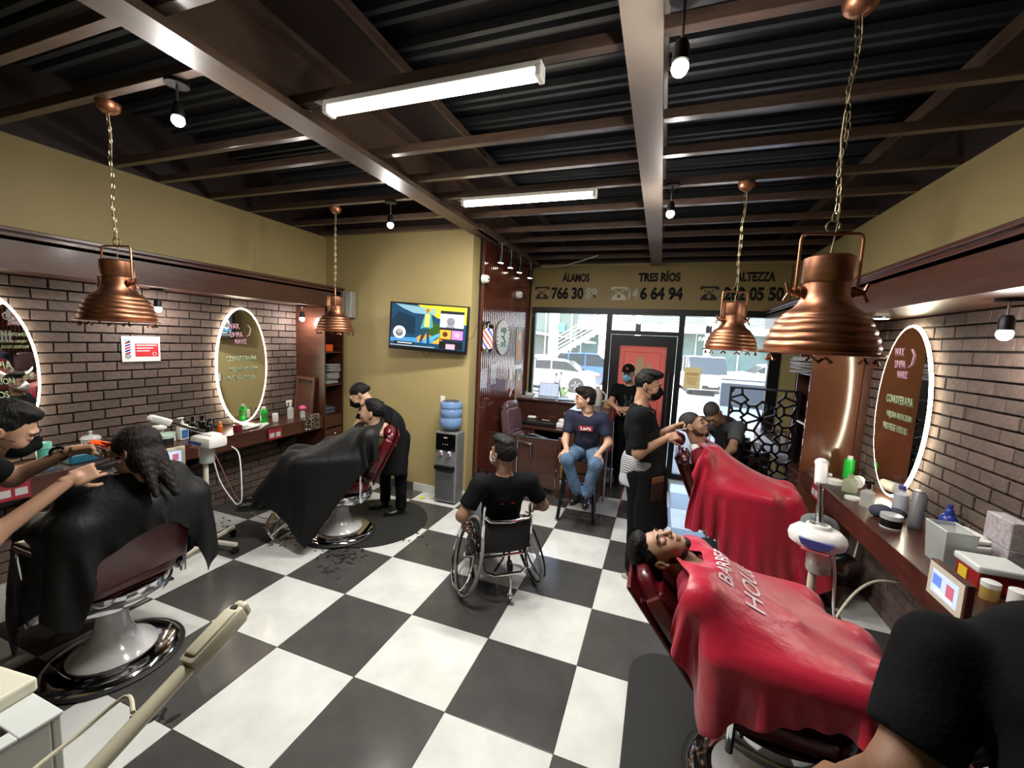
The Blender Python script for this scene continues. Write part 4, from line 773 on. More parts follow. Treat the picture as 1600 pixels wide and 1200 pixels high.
# foreground lamp arm and drawer cart
t = thing('magnifier_arm', 'cream lamp arm with hand grip leaning across the lower left corner', 'lamp arm', (.6, -2.2, 0))
pa, pb = V((.55, -1.79, 1.21)), V((.565, -2.0, 1.13)); dd = (pa-pb).normalized()
mk = mat('cream_lamp', '#b9b49c', .3, coat=.3); x_, y_ = frame_to(dd); Rh = Matrix((x_, y_, dd)).transposed(); pc = pb-dd*.45
MB().cyl(pc, pa-dd*.02, .0175, n=20).build('arm_tube', mk, t, smooth=True)
MB().box(pa+dd*.05, (.046, .05, .15), Rh, .01).box(pa+dd*.05+y_*.004, (.036, .056, .12), Rh, .008).box(pa+dd*.128, (.038, .044, .03), Rh, .012).build('grip_housing', mk, t, smooth=True)
MB().cyl(pa+dd*.105-y_*.0-x_*.0+V((0, 0, .024)), pa+dd*.105+V((0, 0, .03)), .009, n=12).build('grip_hole', M_black, t)
MB().box(pa+dd*.07+x_*.024, (.004, .02, .06), Rh, .001).build('grip_label', M_silverink, t)
MB().cyl((pc.x, pc.y, .05), pc, .02, n=12).lathe([(.25, 0), (.25, .03), (.05, .06), (0, .06)], (pc.x, pc.y, 0), n=24).build('stand', mk, t)
q = [pb+dd*.1+x_*.03, pb+dd*.13+x_*.1+V((0, 0, -.02)), pb+dd*.06+x_*.15+V((.02, 0, -.03)), pb-dd*.05+x_*.12, pb-dd*.15+x_*.06, pb-dd*.25+x_*.02]
MB().tube(cr(q, 8), .0045, 8).build('curled_cord', mk, t, smooth=True)
t = thing('drawer_cart', 'white plastic drawer cart with wrapped packets at the lower left corner', 'cart', (-.15, -2.2, 0))
X1, Y1, Z1 = .12, -1.86, .96
MB().bx(X1-.55, X1, Y1-.02, Y1, .05, Z1, bev=.004).bx(X1-.02, X1, Y1-.6, Y1-.02, .05, Z1, bev=.004).bx(X1-.55, X1-.53, Y1-.6, Y1-.02, .05, Z1, bev=.004).bx(X1-.55, X1, Y1-.62, Y1-.6, .05, Z1, bev=.004).build('cart_frame', mat('cart_white', '#b5b8b0', .35), t)
MB().bx(X1-.53, X1-.02, Y1-.6, Y1-.02, Z1-.14, Z1-.13).build('tray_floor', M_clear, t); MB().bx(X1-.5, X1-.04, Y1-.58, Y1-.04, .1, Z1-.15).build('drawer_box', M_white, t)
MB().bx(X1-.55, X1+.003, Y1-.08, Y1+.004, Z1, Z1+.01, bev=.003).bx(X1-.04, X1+.003, Y1-.6, Y1-.08, Z1, Z1+.01, bev=.003).build('cart_rim', mat('rim_white', '#c3c7c4', .3), t)
for k in range(4): MB().cyl((X1-.5+.45*(k % 2), Y1-.1-.4*(k//2)-.01, .025), (X1-.5+.45*(k % 2), Y1-.1-.4*(k//2)+.01, .025), .025, n=10).build('caster', M_black, t)
tag(MB().box((X1-.3, Y1-.08, Z1+.03), (.34, .15, .04), (0, 0, .12), .008).build('paper_box', mat('pale_box', '#c9c6b4', .6)), 'pale box lying across the far edge of the white cart', 'box')
for k, (dx, dy, c, lb) in enumerate(((-.17, -.17, '#b7c0c8', 'clear wrapped packet in the white cart'), (-.25, -.2, '#3f4aa0', 'blue-striped wrapped packet in the white cart'), (-.2, -.27, '#a9a894', 'olive wrapped packet in the white cart'), (-.12, -.26, '#c99a94', 'pink packet near the cart corner'), (-.24, -.33, '#4b4a4d', 'dark packet in the white cart'))):
    tag(MB().box((X1+dx, Y1+dy, Z1-.1+.018*k), (.16, .05, .03), (.1*k-.2, .15, .5+.2*k), .01).build('wrapped_packet', mat('packet%d' % k, c, .2, coat=.5, bump=.5, bscale=60), smooth=True), lb, 'packet', 'wrapped packets in the cart')
# ================================================================ things on the counters
def lat(nm, lab, cat, m, prof, c, grp=None, n=20, extra=None, parts=()):
    if not parts:
        return tag(MB().lathe(prof, c, n=n).build(nm, m, smooth=True), lab, cat, grp)
    t = thing(nm, lab, cat, c, group=grp); MB().lathe(prof, c, n=n).build('body', m, t, smooth=True)
    for pn, pm, pp in parts: MB().lathe(pp, c, n=n).build(pn, pm, t, smooth=True)
    return t
def bot(r, h, rn=.4, hn=.8): return [(0, 0), (r*.95, 0), (r, .006), (r, h*hn), (r*rn, h*hn+r*.5), (r*rn, h), (0, h)]
def cap(r, z0, z1): return [(0, z0), (r, z0), (r, z1-.002), (r*.9, z1), (0, z1)]
ZL, ZR = .901, .931
M_amber = mat('orange_bottle', '#c8651d', .25); M_darkred = mat('dark_red_plastic', '#5f1420', .35)
# left counter
t = thing('clear_jar', 'clear glass jar with domed knob lid by the bending barber', 'jar', (-2.85, -.42, ZL)); MB().lathe([(0, 0), (.055, 0), (.06, .01), (.06, .12), (.056, .12), (.054, .01), (0, .008)], (-2.85, -.42, ZL), n=24).build('jar_body', M_clear, t, smooth=True); MB().lathe([(.064, .12), (.066, .13), (.05, .15), (.012, .158), (.008, .17), (.016, .185), (0, .195)], (-2.85, -.42, ZL), n=24).build('jar_lid', mat('clear_lid', '#c8cccc', .15, alpha=.7), t, smooth=True)
lat('teal_tube', 'tall teal bottle on the left counter under the barber\'s arm', 'bottle', mat('teal_plastic', '#5fb7a6', .35), [(0, 0), (.035, 0), (.04, .01), (.042, .15), (.03, .155), (0, .155)], (-2.64, -.78, ZL), parts=(('cap', mat('teal_cap', '#7fd0be', .35), cap(.042, .157, .2)),))
simple('blue_basket', 'blue plastic tray box on the left counter', 'box', mat('teal_blue_box', '#1d5f78', .4), MB().bx(-2.78, -2.6, -.66, -.42, ZL, ZL+.07, bev=.01))
simple('striped_card', 'orange and yellow tub behind the hands on the left counter', 'tub', mat('orange_tub', '#d86a2b', .4), MB().lathe([(0, 0), (.05, 0), (.055, .08), (.05, .085), (0, .085)], (-2.78, -.3, ZL+.0)), smooth=True)
simple('scissors_dish', 'metal dish with scissors at the left end of the counter', 'dish', M_steel, MB().lathe([(0, 0), (.04, 0), (.06, .02), (.056, .02), (.036, .004), (0, .004)], (-2.68, -.92, ZL)), smooth=True)
simple('comb_case', 'lilac and green comb case lying on the left counter edge', 'comb', mat('lilac_plastic', '#7f6fc0', .4), MB().box((-2.58, -1.08, ZL+.012), (.05, .2, .02), (0, 0, .15), .004))
simple('towel_mat', 'dark cloth spread on the left end of the counter', 'cloth', M_towb, MB().box((-2.64, -1.0, ZL+.002), (.2, .55, .004), (0, 0, .02)))
simple('tissue_card', 'white note pad beside the comb case on the left counter', 'pad', M_paper, MB().box((-2.55, -.93, ZL+.014), (.06, .09, .02), (0, 0, .1)))
t = thing('pattern_box', 'white patterned glove box on the left counter against the bricks', 'box', (-2.9, .06, ZL)); MB().box((-2.91, .03, ZL+.065), (.08, .2, .13), (0, 0, .1), .004).build('box_body', M_paper, t)
q = MB()
for k in range(14): q.box((-2.865, -.04+.022*(k % 7), ZL+.05+.05*(k//7)), (.003, .012, .03), (.4, 0, .1))
q.build('box_pattern', mat('grey_lilac_print', '#8f8a9c', .6), t); MB().sph((-2.86, .1, ZL+.12), (.04, .05, .03), 10).build('glove', M_white, t, smooth=True)
for (x, y, r, h, mb_, ml, lb) in ((-2.68, .03, .06, .06, M_ink, mat('pale_green_lid', '#b9cfc0', .35), 'low wide jar with pale green lid on the left counter'), (-2.78, .12, .05, .05, M_white, mat('clear_green', '#a9c4b4', .3), 'pale jar behind the wide jar on the left counter')):
    lat('cream_jar', lb, 'jar', mb_, [(0, 0), (r, 0), (r, h), (0, h)], (x, y, ZL), parts=(('lid', ml, cap(r*1.03, h, h+.03)),))
t = thing('lotion_bottle', 'white pump lotion bottle with blue label on the left counter', 'bottle', (-2.72, .2, ZL)); MB().box((-2.72, .2, ZL+.075), (.055, .085, .15), (0, 0, .1), .012).build('bottle_body', M_white, t, smooth=True); MB().box((-2.69, .203, ZL+.06), (.003, .06, .08), (0, 0, .1)).build('blue_label', mat('label_blue', '#3b66a8', .4), t)
MB().cyl((-2.72, .2, ZL+.15), (-2.72, .2, ZL+.18), .014, n=12).cyl((-2.72, .2, ZL+.18), (-2.72, .2, ZL+.21), .005, n=8).box((-2.72, .185, ZL+.213), (.02, .055, .012), None, .004).build('pump', M_white, t)
for k, (x, y, r, h) in enumerate(((-2.82, .31, .028, .15), (-2.75, .34, .026, .11), (-2.86, .38, .028, .18), (-2.78, .42, .03, .2), (-2.7, .42, .024, .14), (-2.74, .47, .022, .17))):
    lat('black_bottle', ('small black clipper bottle nearest the lotion', 'short black bottle of the cluster', 'black bottle at the back of the cluster', 'tallest black spray can of the cluster on the left counter', 'low black bottle at the front of the cluster', 'slim black bottle nearest the orange bottle')[k], 'bottle', M_black, bot(r, h*.8, .5), (x, y, ZL), 'black bottles on left counter', parts=(('cap', mat('gloss_black', '#0a0a0b', .08), cap(r*.6, h*.8, h)),))
lat('orange_bottle', 'small orange bottle on the left counter', 'bottle', M_amber, bot(.024, .085), (-2.72, .56, ZL), parts=(('cap', mat('orange_cap', '#e07a35', .4), cap(.014, .086, .115)),))
lat('red_tin', 'dark red round tin near the left counter edge', 'tin', M_darkred, cap(.042, 0, .075), (-2.6, .66, ZL))
for k, (x, y, sx, sy, rz, m_, lb) in enumerate(((-2.62, .83, .04, .2, .2, M_white, 'white trimmer lying beside the red tin'), (-2.7, .86, .16, .3, .1, M_black, 'black tool mat spread on the left counter'), (-2.58, .95, .03, .16, .5, M_paper, 'white comb lying on the counter edge'), (-2.66, 1.0, .04, .12, -.4, M_white, 'small white clipper guard on the tool mat'))):
    simple('barber_tool', lb, 'tool', m_, MB().box((x, y, ZL+(.003 if k == 1 else .018)), (sx, sy, .004 if k == 1 else .018), (0, 0, rz), .0015 if k == 1 else .005), 'tools on left counter')
lat('green_bottle', 'bright green talc bottle with white cap under the left mirror', 'bottle', M_green, [(0, 0), (.036, 0), (.038, .01), (.038, .15), (.03, .165), (0, .165)], (-2.76, 1.1, ZL), parts=(('cap', M_white, cap(.02, .166, .19)), ('label', mat('dark_green_label', '#2c7f35', .4), [(.0385, .05), (.0385, .12)])))
simple('white_talc', 'small white bottle with black mark beside the green bottle', 'bottle', M_white, MB().box((-2.7, 1.2, ZL+.055), (.04, .06, .11), None, .012).prism([(-.01, .01), (.01, .01), (0, -.015)], (-2.679, 1.2, ZL+.06), (0, 1, 0), (0, 0, 1), (.002, 0, 0), mi=0), smooth=True)
t = thing('spray_bottle', 'clear trigger spray bottle near the leaning tray', 'bottle', (-2.74, 1.45, ZL)); MB().lathe(bot(.036, .16, .4), (-2.74, 1.45, ZL), n=20).build('bottle_body', M_clear, t, smooth=True); MB().cyl((-2.74, 1.45, ZL+.16), (-2.74, 1.45, ZL+.2), .014, n=10).box((-2.74, 1.43, ZL+.215), (.025, .08, .03), None, .008).box((-2.74, 1.40, ZL+.185), (.01, .012, .05), (.3, 0, 0), .003).build('trigger', M_white, t)
t = thing('powder_brush', 'clear bottle with round pink puff on top', 'brush', (-2.66, 1.56, ZL)); MB().lathe(bot(.03, .1, .5), (-2.66, 1.56, ZL), n=16).build('brush_body', M_clear, t, smooth=True); MB().sph((-2.66, 1.56, ZL+.125), (.045, .045, .032), 16).build('pink_puff', mat('pink_puff', '#d24f86', .6), t, smooth=True)
t = thing('wire_basket', 'chrome wire holder hanging at the end of the left counter', 'rack', (-2.47, 1.55, .8)); 
for k, yy in enumerate((1.46, 1.58)):
    q = MB()
    for z in (.8, .86, .92, .96): q.tube([(-2.47+.045*math.cos(a), yy+.045*math.sin(a), z) for a in np.linspace(0, 2*PI, 15)[:-1]], .005, 6, closed=True)
    for a in range(5): q.cyl((-2.47+.045*math.cos(a*1.257), yy+.045*math.sin(a*1.257), .8), (-2.47+.045*math.cos(a*1.257), yy+.045*math.sin(a*1.257), .96), .004, n=6)
    q.build('wire_cup', M_chrome, t, smooth=True)
def tablet(label, c, s, x, rz):
    t = thing('tablet_display', label, 'display', (x, c[0], c[1]), group='counter tablets')
    MB().box((x, c[0], c[1]), (.03, .25, .17), rz, .004).build('tablet_frame', M_woody if s < 0 else M_cream, t); Rm = rotm(rz)
    MB().box(V((x, c[0], c[1]))+Rm@V((s*.016, 0, 0)), (.004, .235, .155), rz, .001).build('tablet_bezel', M_cream, t); MB().box(V((x, c[0], c[1]))+Rm@V((s*.0185, 0, 0)), (.002, .175, .105), rz).build('tablet_screen', mat('screen_blue', '#9aa9dd', .3, emit=.75), t)
    for k, (a, b, w_, h_, cc_) in enumerate(((-.05*s, .01, .06, .05, '#5877c4'), (.04*s, .0, .05, .06, '#a65a66'), (0, -.035, .12, .015, '#dfe4f2'))): MB().box(V((x, c[0], c[1]))+Rm@V((s*.020, a, b)), (.001, w_, h_), rz).build('screen_block', mat('scr'+cc_[1:], cc_, .4, emit=.5), t)
    return t
tablet('small framed tablet display on the front of the left counter', (-.06, .82), 1, -2.488, (0, 0, 0))
tablet('tablet display in a wooden holder on the front of the right counter', (-.1, .99), -1, 2.83, (0, 0, 0))
for nm_, x, y, z, s, lb in (('red_label', -2.497, -1.0, .83, 1, 'red label with two white panels on the left counter front'), ('red_label', -2.497, 1.02, .82, 1, 'small red and white label on the left counter front under the green bottle'), ('red_label', 2.846, 1.62, .86, -1, 'red and white label on the right counter front')):
    t = thing(nm_, lb, 'label', (x, y, z)); MB().box((x, y, z), (.003, .17, .12)).build('label_card', mat('label_red', '#8f2430', .5), t)
    for d in (-.04, .04): MB().box((x+s*.003, y+d, z-.01), (.003, .06, .05)).build('label_panel', mat('label_grey', '#b9b6b4', .5), t)
# right counter
lat('green_bottle', 'bright green talc bottle with white cap beside the tall cabinet', 'bottle', M_green, [(0, 0), (.036, 0), (.038, .01), (.038, .16), (.03, .175), (0, .175)], (3.17, 1.93, ZR), parts=(('cap', M_white, cap(.02, .176, .2)),))
simple('white_dryer', 'white round-ended appliance beside the green bottle on the right', 'appliance', M_white, MB().cyl((3.17, 1.72, ZR+.045), (3.12, 1.62, ZR+.045), .042, n=20).cyl((3.12, 1.62, ZR+.045), (3.118, 1.616, ZR+.045), .025, n=16), smooth=True)
lat('oil_bottle', 'clear square oil bottle on the right counter', 'bottle', mat('clear_oil', '#b9bda4', .15, alpha=.6), [(0, 0), (.05, 0), (.052, .01), (.052, .09), (.03, .105), (.022, .11), (.022, .14), (0, .14)], (3.03, 1.5, ZR), n=6)
lat('white_jar', 'flat white jar on the far end of the right counter', 'jar', M_white, cap(.055, 0, .04), (2.99, 1.68, ZR)); lat('white_jar', 'flat white lid lying between oil bottle and spray bottle', 'jar', M_white, cap(.05, 0, .02), (2.98, 1.3, ZR))
t = thing('spray_bottle', 'clear trigger bottle with black head by the folded blue towel', 'bottle', (3.02, 1.2, ZR)); MB().lathe(bot(.042, .13, .35), (3.02, 1.18, ZR), n=20).build('bottle_body', M_clear, t, smooth=True); MB().lathe(cap(.016, .13, .17), (3.02, 1.18, ZR)).box((3.02, 1.18, ZR+.175), (.05, .02, .02)).build('trigger', M_black, t)
lat('white_bottle', 'white bottle with purple cap behind the rolled towel', 'bottle', mat('milky_plastic', '#c2c7d2', .3), bot(.042, .16, .45), (3.2, 1.16, ZR), parts=(('cap', mat('purple_cap', '#5a4c9c', .4), cap(.021, .161, .19)),))
tw = MB()
for k, (x, y, r) in enumerate(((3.02, .98, .045), (3.1, .98, .04), (3.06, 1.04, .035))): tw.sph((x, y, ZR+r*.86), (r*1.5, r*1.1, r), 14)
tag(tw.build('rolled_towel', M_towb, smooth=True), 'crumpled blue-grey towel on the right counter', 'towel')
lat('wax_tub', 'black and white wax tub with grey lid on the right counter', 'tub', M_black, cap(.055, 0.008, .055), (3.0, .8, ZR), parts=(('lid', mat('grey_lid', '#a5a7a8', .3), cap(.057, .056, .085)), ('tub_foot', M_white, cap(.054, 0, .008))))
lat('spray_can', 'tall grey aerosol can on the right counter against the bricks', 'can', mat('can_grey', '#8f8f92', .35, .5), [(0, 0), (.034, 0), (.036, .006), (.036, .22), (.026, .235), (.026, .245), (0, .25)], (3.15, .86, ZR), parts=())
lat('blue_bottle', 'deep blue bottle with stepped neck on the right counter', 'bottle', M_blue, [(0, 0), (.042, 0), (.045, .01), (.045, .11), (.04, .14), (.03, .16), (.02, .165), (.02, .19), (.012, .2), (.014, .225), (0, .225)], (3.22, .7, ZR))
t = thing('clear_bin', 'tall translucent plastic bin on the right counter', 'bin', (3.05, .35, ZR))
bn = MB(); w0, w1, d0, d1, h_ = .05, .062, .075, .09, .2
for (sx, sy) in ((1, 0), (-1, 0), (0, 1), (0, -1)):
    if sx: bn.add([(3.05+sx*w0, .35-d0, ZR), (3.05+sx*w0, .35+d0, ZR), (3.05+sx*w1, .35+d1, ZR+h_), (3.05+sx*w1, .35-d1, ZR+h_)], [(0, 1, 2, 3)])
    else: bn.add([(3.05-w0, .35+sy*d0, ZR), (3.05+w0, .35+sy*d0, ZR), (3.05+w1, .35+sy*d1, ZR+h_), (3.05-w1, .35+sy*d1, ZR+h_)], [(0, 1, 2, 3)])
bn.add([(3.05-w0, .35-d0, ZR+.002), (3.05+w0, .35-d0, ZR+.002), (3.05+w0, .35+d0, ZR+.002), (3.05-w0, .35+d0, ZR+.002)], [(0, 1, 2, 3)])
o = bn.build('bin_walls', mat('frosted_plastic', '#b7bdb9', .3, alpha=.55), t); o.modifiers.new('s', 'SOLIDIFY').thickness = .003
MB().tube([(3.05-w1, .35-d1, ZR+h_), (3.05+w1, .35-d1, ZR+h_), (3.05+w1, .35+d1, ZR+h_), (3.05-w1, .35+d1, ZR+h_)], .004, 6, closed=True).build('bin_rim', mat('frosted_rim', '#c9cecb', .3), t)
t = thing('sharps_box', 'red sharps container with yellow label and clear lid', 'container', (3.1, .14, ZR)); MB().bx(3.02, 3.2, .07, .23, ZR, ZR+.09, bev=.008).build('red_body', mat('sharps_red', '#8a1a1c', .35), t); MB().bx(3.01, 3.21, .06, .24, ZR+.09, ZR+.125, bev=.01).build('clear_lid', mat('frosted_rim', '#c9cecb', .3), t); MB().bx(3.016, 3.019, .14, .2, ZR+.02, ZR+.075).build('yellow_label', mat('label_yellow', '#d2b62c', .5), t)
lat('cream_jar', 'gold and white cream jar beside the sharps container', 'jar', mat('gold_jar', '#a98a4c', .35), cap(.032, 0, .06), (3.03, .01, ZR), parts=(('lid', M_white, cap(.033, .06, .085)),))
lat('cream_jar', 'second cream jar at the very right edge of the picture', 'jar', M_white, cap(.036, 0, .1), (3.08, -.07, ZR))
t = thing('towel_pack', 'white folded paper towels on a blue box on the right counter', 'towels', (3.2, .48, ZR)); MB().bx(3.12, 3.27, .36, .6, ZR, ZR+.07, bev=.006).build('blue_box', mat('navy_box', '#1d3a6b', .5), t); MB().box((3.19, .47, ZR+.1), (.15, .26, .055), (.06, -.08, .05), .012).box((3.19, .48, ZR+.13), (.12, .25, .02), (-.06, -.1, .0), .006).build('paper_stack', M_paper, t, smooth=True)
t = thing('tissue_box', 'grey floral tissue box on the right counter by the bricks', 'box', (3.22, .2, ZR)); MB().bx(3.215, 3.29, .245, .42, ZR+.16, ZR+.3, bev=.006).bx(3.215, 3.29, .24, .35, ZR, ZR+.16).build('box_body', mat('floral_white', '#b9b4b4', .6, noise=.35, nscale=45, col2='#8d8289'), t)
simple('station_mat', 'black mat under the jars on the far end of the right counter', 'mat', M_black, MB().box((3.0, 1.5, ZR-.0005), (.2, .5, .003)))
t = thing('metal_rack', 'chrome wire rack at the far end of the right counter', 'rack', (2.86, 1.88, .93))
for k in range(5): MB().tube([(2.9+.02*k, 1.93, ZR), (2.9+.02*k, 1.93, ZR+.06), (2.9+.02*k, 2.03, ZR+.06), (2.9+.02*k, 2.03, ZR)], .003, 5).build('wire', M_chrome, t)
for k, (x, y, l, rz, lb) in enumerate(((2.6, 3.4, .16, .3, 'chrome clipper on the tool trolley'), (2.42, 3.42, .14, -.5, 'chrome scissors case on the tool trolley'), (2.7, 3.46, .12, .9, 'small chrome tray on the tool trolley'))):
    simple('trolley_tool', lb, 'tool', M_chrome, MB().box((x, y, .712), (l, .06, .022), (0, 0, rz), .006), 'tools on the trolley')
for k, (x, y, h) in enumerate(((2.95, 2.7, .1), (3.05, 2.9, .16), (2.98, 3.2, .12), (3.1, 3.4, .2))): lat('station_bottle', ('short bottle', 'black spray bottle', 'small white-capped bottle', 'tall dark bottle')[k]+' on the far counter behind the tall cabinet', 'bottle', (M_steel, M_black, M_clear, M_darkred)[k], bot(.03, h), (x, y, .931), 'bottles on the far station')
# paper notice on right window, hair clippings
t = thing('window_notice', 'cream notice with orange lettering taped to the right window pane', 'notice', (2.02, YF-.01, 1.38)); MB().bx(1.89, 2.12, YF-.002, YF+.002, 1.4, 1.72).build('notice_sheet', translucent('cream_notice', '#efe0b8'), t)
textpart('notice_lettering', 'AVISO', (2.005, YF-.003, 1.6), (1, 0, 0), (0, 0, 1), .06, mat('orange_ink', '#c8642c', .6), t, ext=.001, off=.001, bold=.015)
q = MB()
for k in range(4): q.bx(1.92+.01*k, 2.09-.01*k, YF-.004, YF-.002, 1.56-.03*k, 1.568-.03*k)
q.build('notice_lines', mat('orange_ink', '#c8642c', .6), t)
hm = MB()
def clump(cx, cy, s, n):
    for _ in range(n):
        x, y, a = cx+RS.normal()*s, cy+RS.normal()*s*.7, RS.uniform(0, PI); l = abs(RS.normal())*.018+.006
        pts = [(l*math.cos(q_)*(1+.3*RS.uniform(-1, 1)), .3*l*math.sin(q_)*(1+.5*RS.uniform(-1, 1))) for q_ in np.linspace(0, 2*PI, 8)[:-1]]
        hm.prism(pts, (x, y, .0005), (math.cos(a), math.sin(a), 0), (-math.sin(a), math.cos(a), 0), (0, 0, .003))
clump(-1.0, .42, .13, 60); clump(-.75, .95, .13, 26); clump(-1.75, .52, .16, 60); clump(-2.55, .42, .1, 16); clump(-.85, .2, .1, 10); clump(-.75, -1.2, .05, 8)
tag(hm.build('hair_clippings', mat('cut_hair', '#121010', .8)), 'scattered black hair clippings on the tiles around the left chairs', 'hair', kind='stuff')
tag(MB().tube(cr([(-.42, 4.2, 3.2), (-.1, 4.05, 3.17), (.25, 3.85, 3.2), (.6, 3.6, 3.24)]), .008, 6).build('ceiling_cable', M_cream, smooth=True), 'pale cable sagging across the ceiling corner above the phone sign', 'cable')
# ================================================================ outside the window
tag(MB().bx(-40, 40, YF+.12, 60, -.2, -.12).build('ground_outside', mat('pale_asphalt', '#8d8b88', .8, noise=.1, nscale=.6)), kind='structure')
tag(MB().bx(-3, 8, YF+.12, 6.2, -.13, -.05).build('pavement_outside', mat('pale_concrete', '#b4b2ac', .8)), kind='structure')
tag(MB().bx(-5, 8, YF+.1, 7.0, 3.35, 3.5).build('canopy_outside', mat('canopy_white', '#b9b9b6', .7)), kind='structure')
bld = thing('shopping_building', 'white two-storey shopping building with railed walkway across the car park', 'building', (2, 31, -.1))
M_bw = mat('building_white', '#cfd2d0', .8); M_gl = mat('shop_glass', '#6f8c8c', .15, noise=.3, nscale=1.5); M_rail = mat('white_rail', '#e2e4e2', .5)
MB().bx(-30, 30, 33, 33.5, -.1, 3.1).build('shop_front', M_gl, bld); MB().bx(-30, 30, 34, 34.5, 3.6, 8).build('upper_wall', mat('upper_glass', '#9fb2ae', .3, noise=.25, nscale=1.2), bld); MB().bx(-30, 30, 30, 34, 3.1, 3.65).build('walkway_slab', M_bw, bld); MB().bx(-30, 30, 30, 34, 6.3, 6.8).build('roof_slab', M_bw, bld)
for k in range(6): MB().bx(-30, 30, 30.0, 30.06, 3.75+k*.17, 3.79+k*.17).build('rail_bar', M_rail, bld)
for k in range(24): MB().bx(-29+k*2.4, -28.92+k*2.4, 29.98, 30.08, 3.6, 4.75).build('rail_post', M_rail, bld)
for k in range(13): MB().bx(-29.2+k*4.8, -28.8+k*4.8, 30, 30.4, -.1, 6.4).build('column', M_bw, bld)
for k in range(20): MB().bx(-29+k*3, -28.9+k*3, 32.9, 33, -.1, 3.1).build('mullion', M_bw, bld)
textpart('shop_lettering', 'La C', (3.9, 29.95, 3.12), (1, 0, 0), (0, 0, 1), .55, mat('pink_sign', '#d8559a', .5, emit=.5), bld, ext=.03, bold=.01); textpart('shop_lettering', 'FA', (4.2, 29.95, 2.55), (1, 0, 0), (0, 0, 1), .4, mat('white_sign', '#f0f0ee', .5), bld, ext=.03)
stc = thing('outdoor_staircase', 'white outdoor staircase with railings beyond the left window pane', 'staircase', (-4, 22, -.1))
for k in range(16): MB().bx(-4.6+k*.27, -4.3+k*.27, 22, 23.6, 1.2+k*.17, 1.26+k*.17).build('step', M_bw, stc)
for yy in (22, 23.6):
    MB().cyl((-4.7, yy, 1.15), (-.4, yy, 3.85), .09, n=6).build('stringer', M_bw, stc)
    for j in range(4): MB().cyl((-4.7, yy, 1.4+j*.24), (-.4, yy, 4.1+j*.24), .03, n=5).build('handrail', M_rail, stc)
MB().bx(-6, -4.5, 22, 23.6, 1.0, 1.15).build('landing', M_bw, stc); MB().prism([(-9, 1.7), (-4.4, 1.3), (-3, 1.0), (-3, 1.1), (-9, 2.0)], (0, 24.5, 1), (1, 0, 0), (0, 0, 1), (0, 4, 0)).build('side_roof', M_bw, stc)
for x in (-4.5, -1.6): MB().bx(x-.2, x+.2, 21.2, 21.6, -.1, 4.6).build('stair_column', M_bw, stc)
pb_ = thing('side_pavilion', 'shaded glass shop front with green sign beyond the left window pane', 'building', (-7, 25, -.1)); MB().bx(-12, -3.9, 25.5, 26, -.1, 4.2).build('pavilion_glass', mat('dark_glass', '#4b5a58', .2, noise=.3, nscale=1), pb_)
MB().bx(-5.6, -4.7, 25.3, 25.4, 2.7, 3.3).build('green_sign', mat('green_sign', '#3fbf8a', .5, emit=.8), pb_)
for k in range(9): MB().bx(-11.5+k*.9, -11.42+k*.9, 25.4, 25.5, -.1, 4.2).build('mullion', M_bw, pb_)
for k in range(4): MB().cyl((-9, 21.5+k, 5.4-.3*k), (-1, 21.5+k, 5.0-.3*k), .05, n=5).build('canopy_rib', M_rail, pb_)
M_tyre = mat('car_tyre', '#1c1c1c', .7)
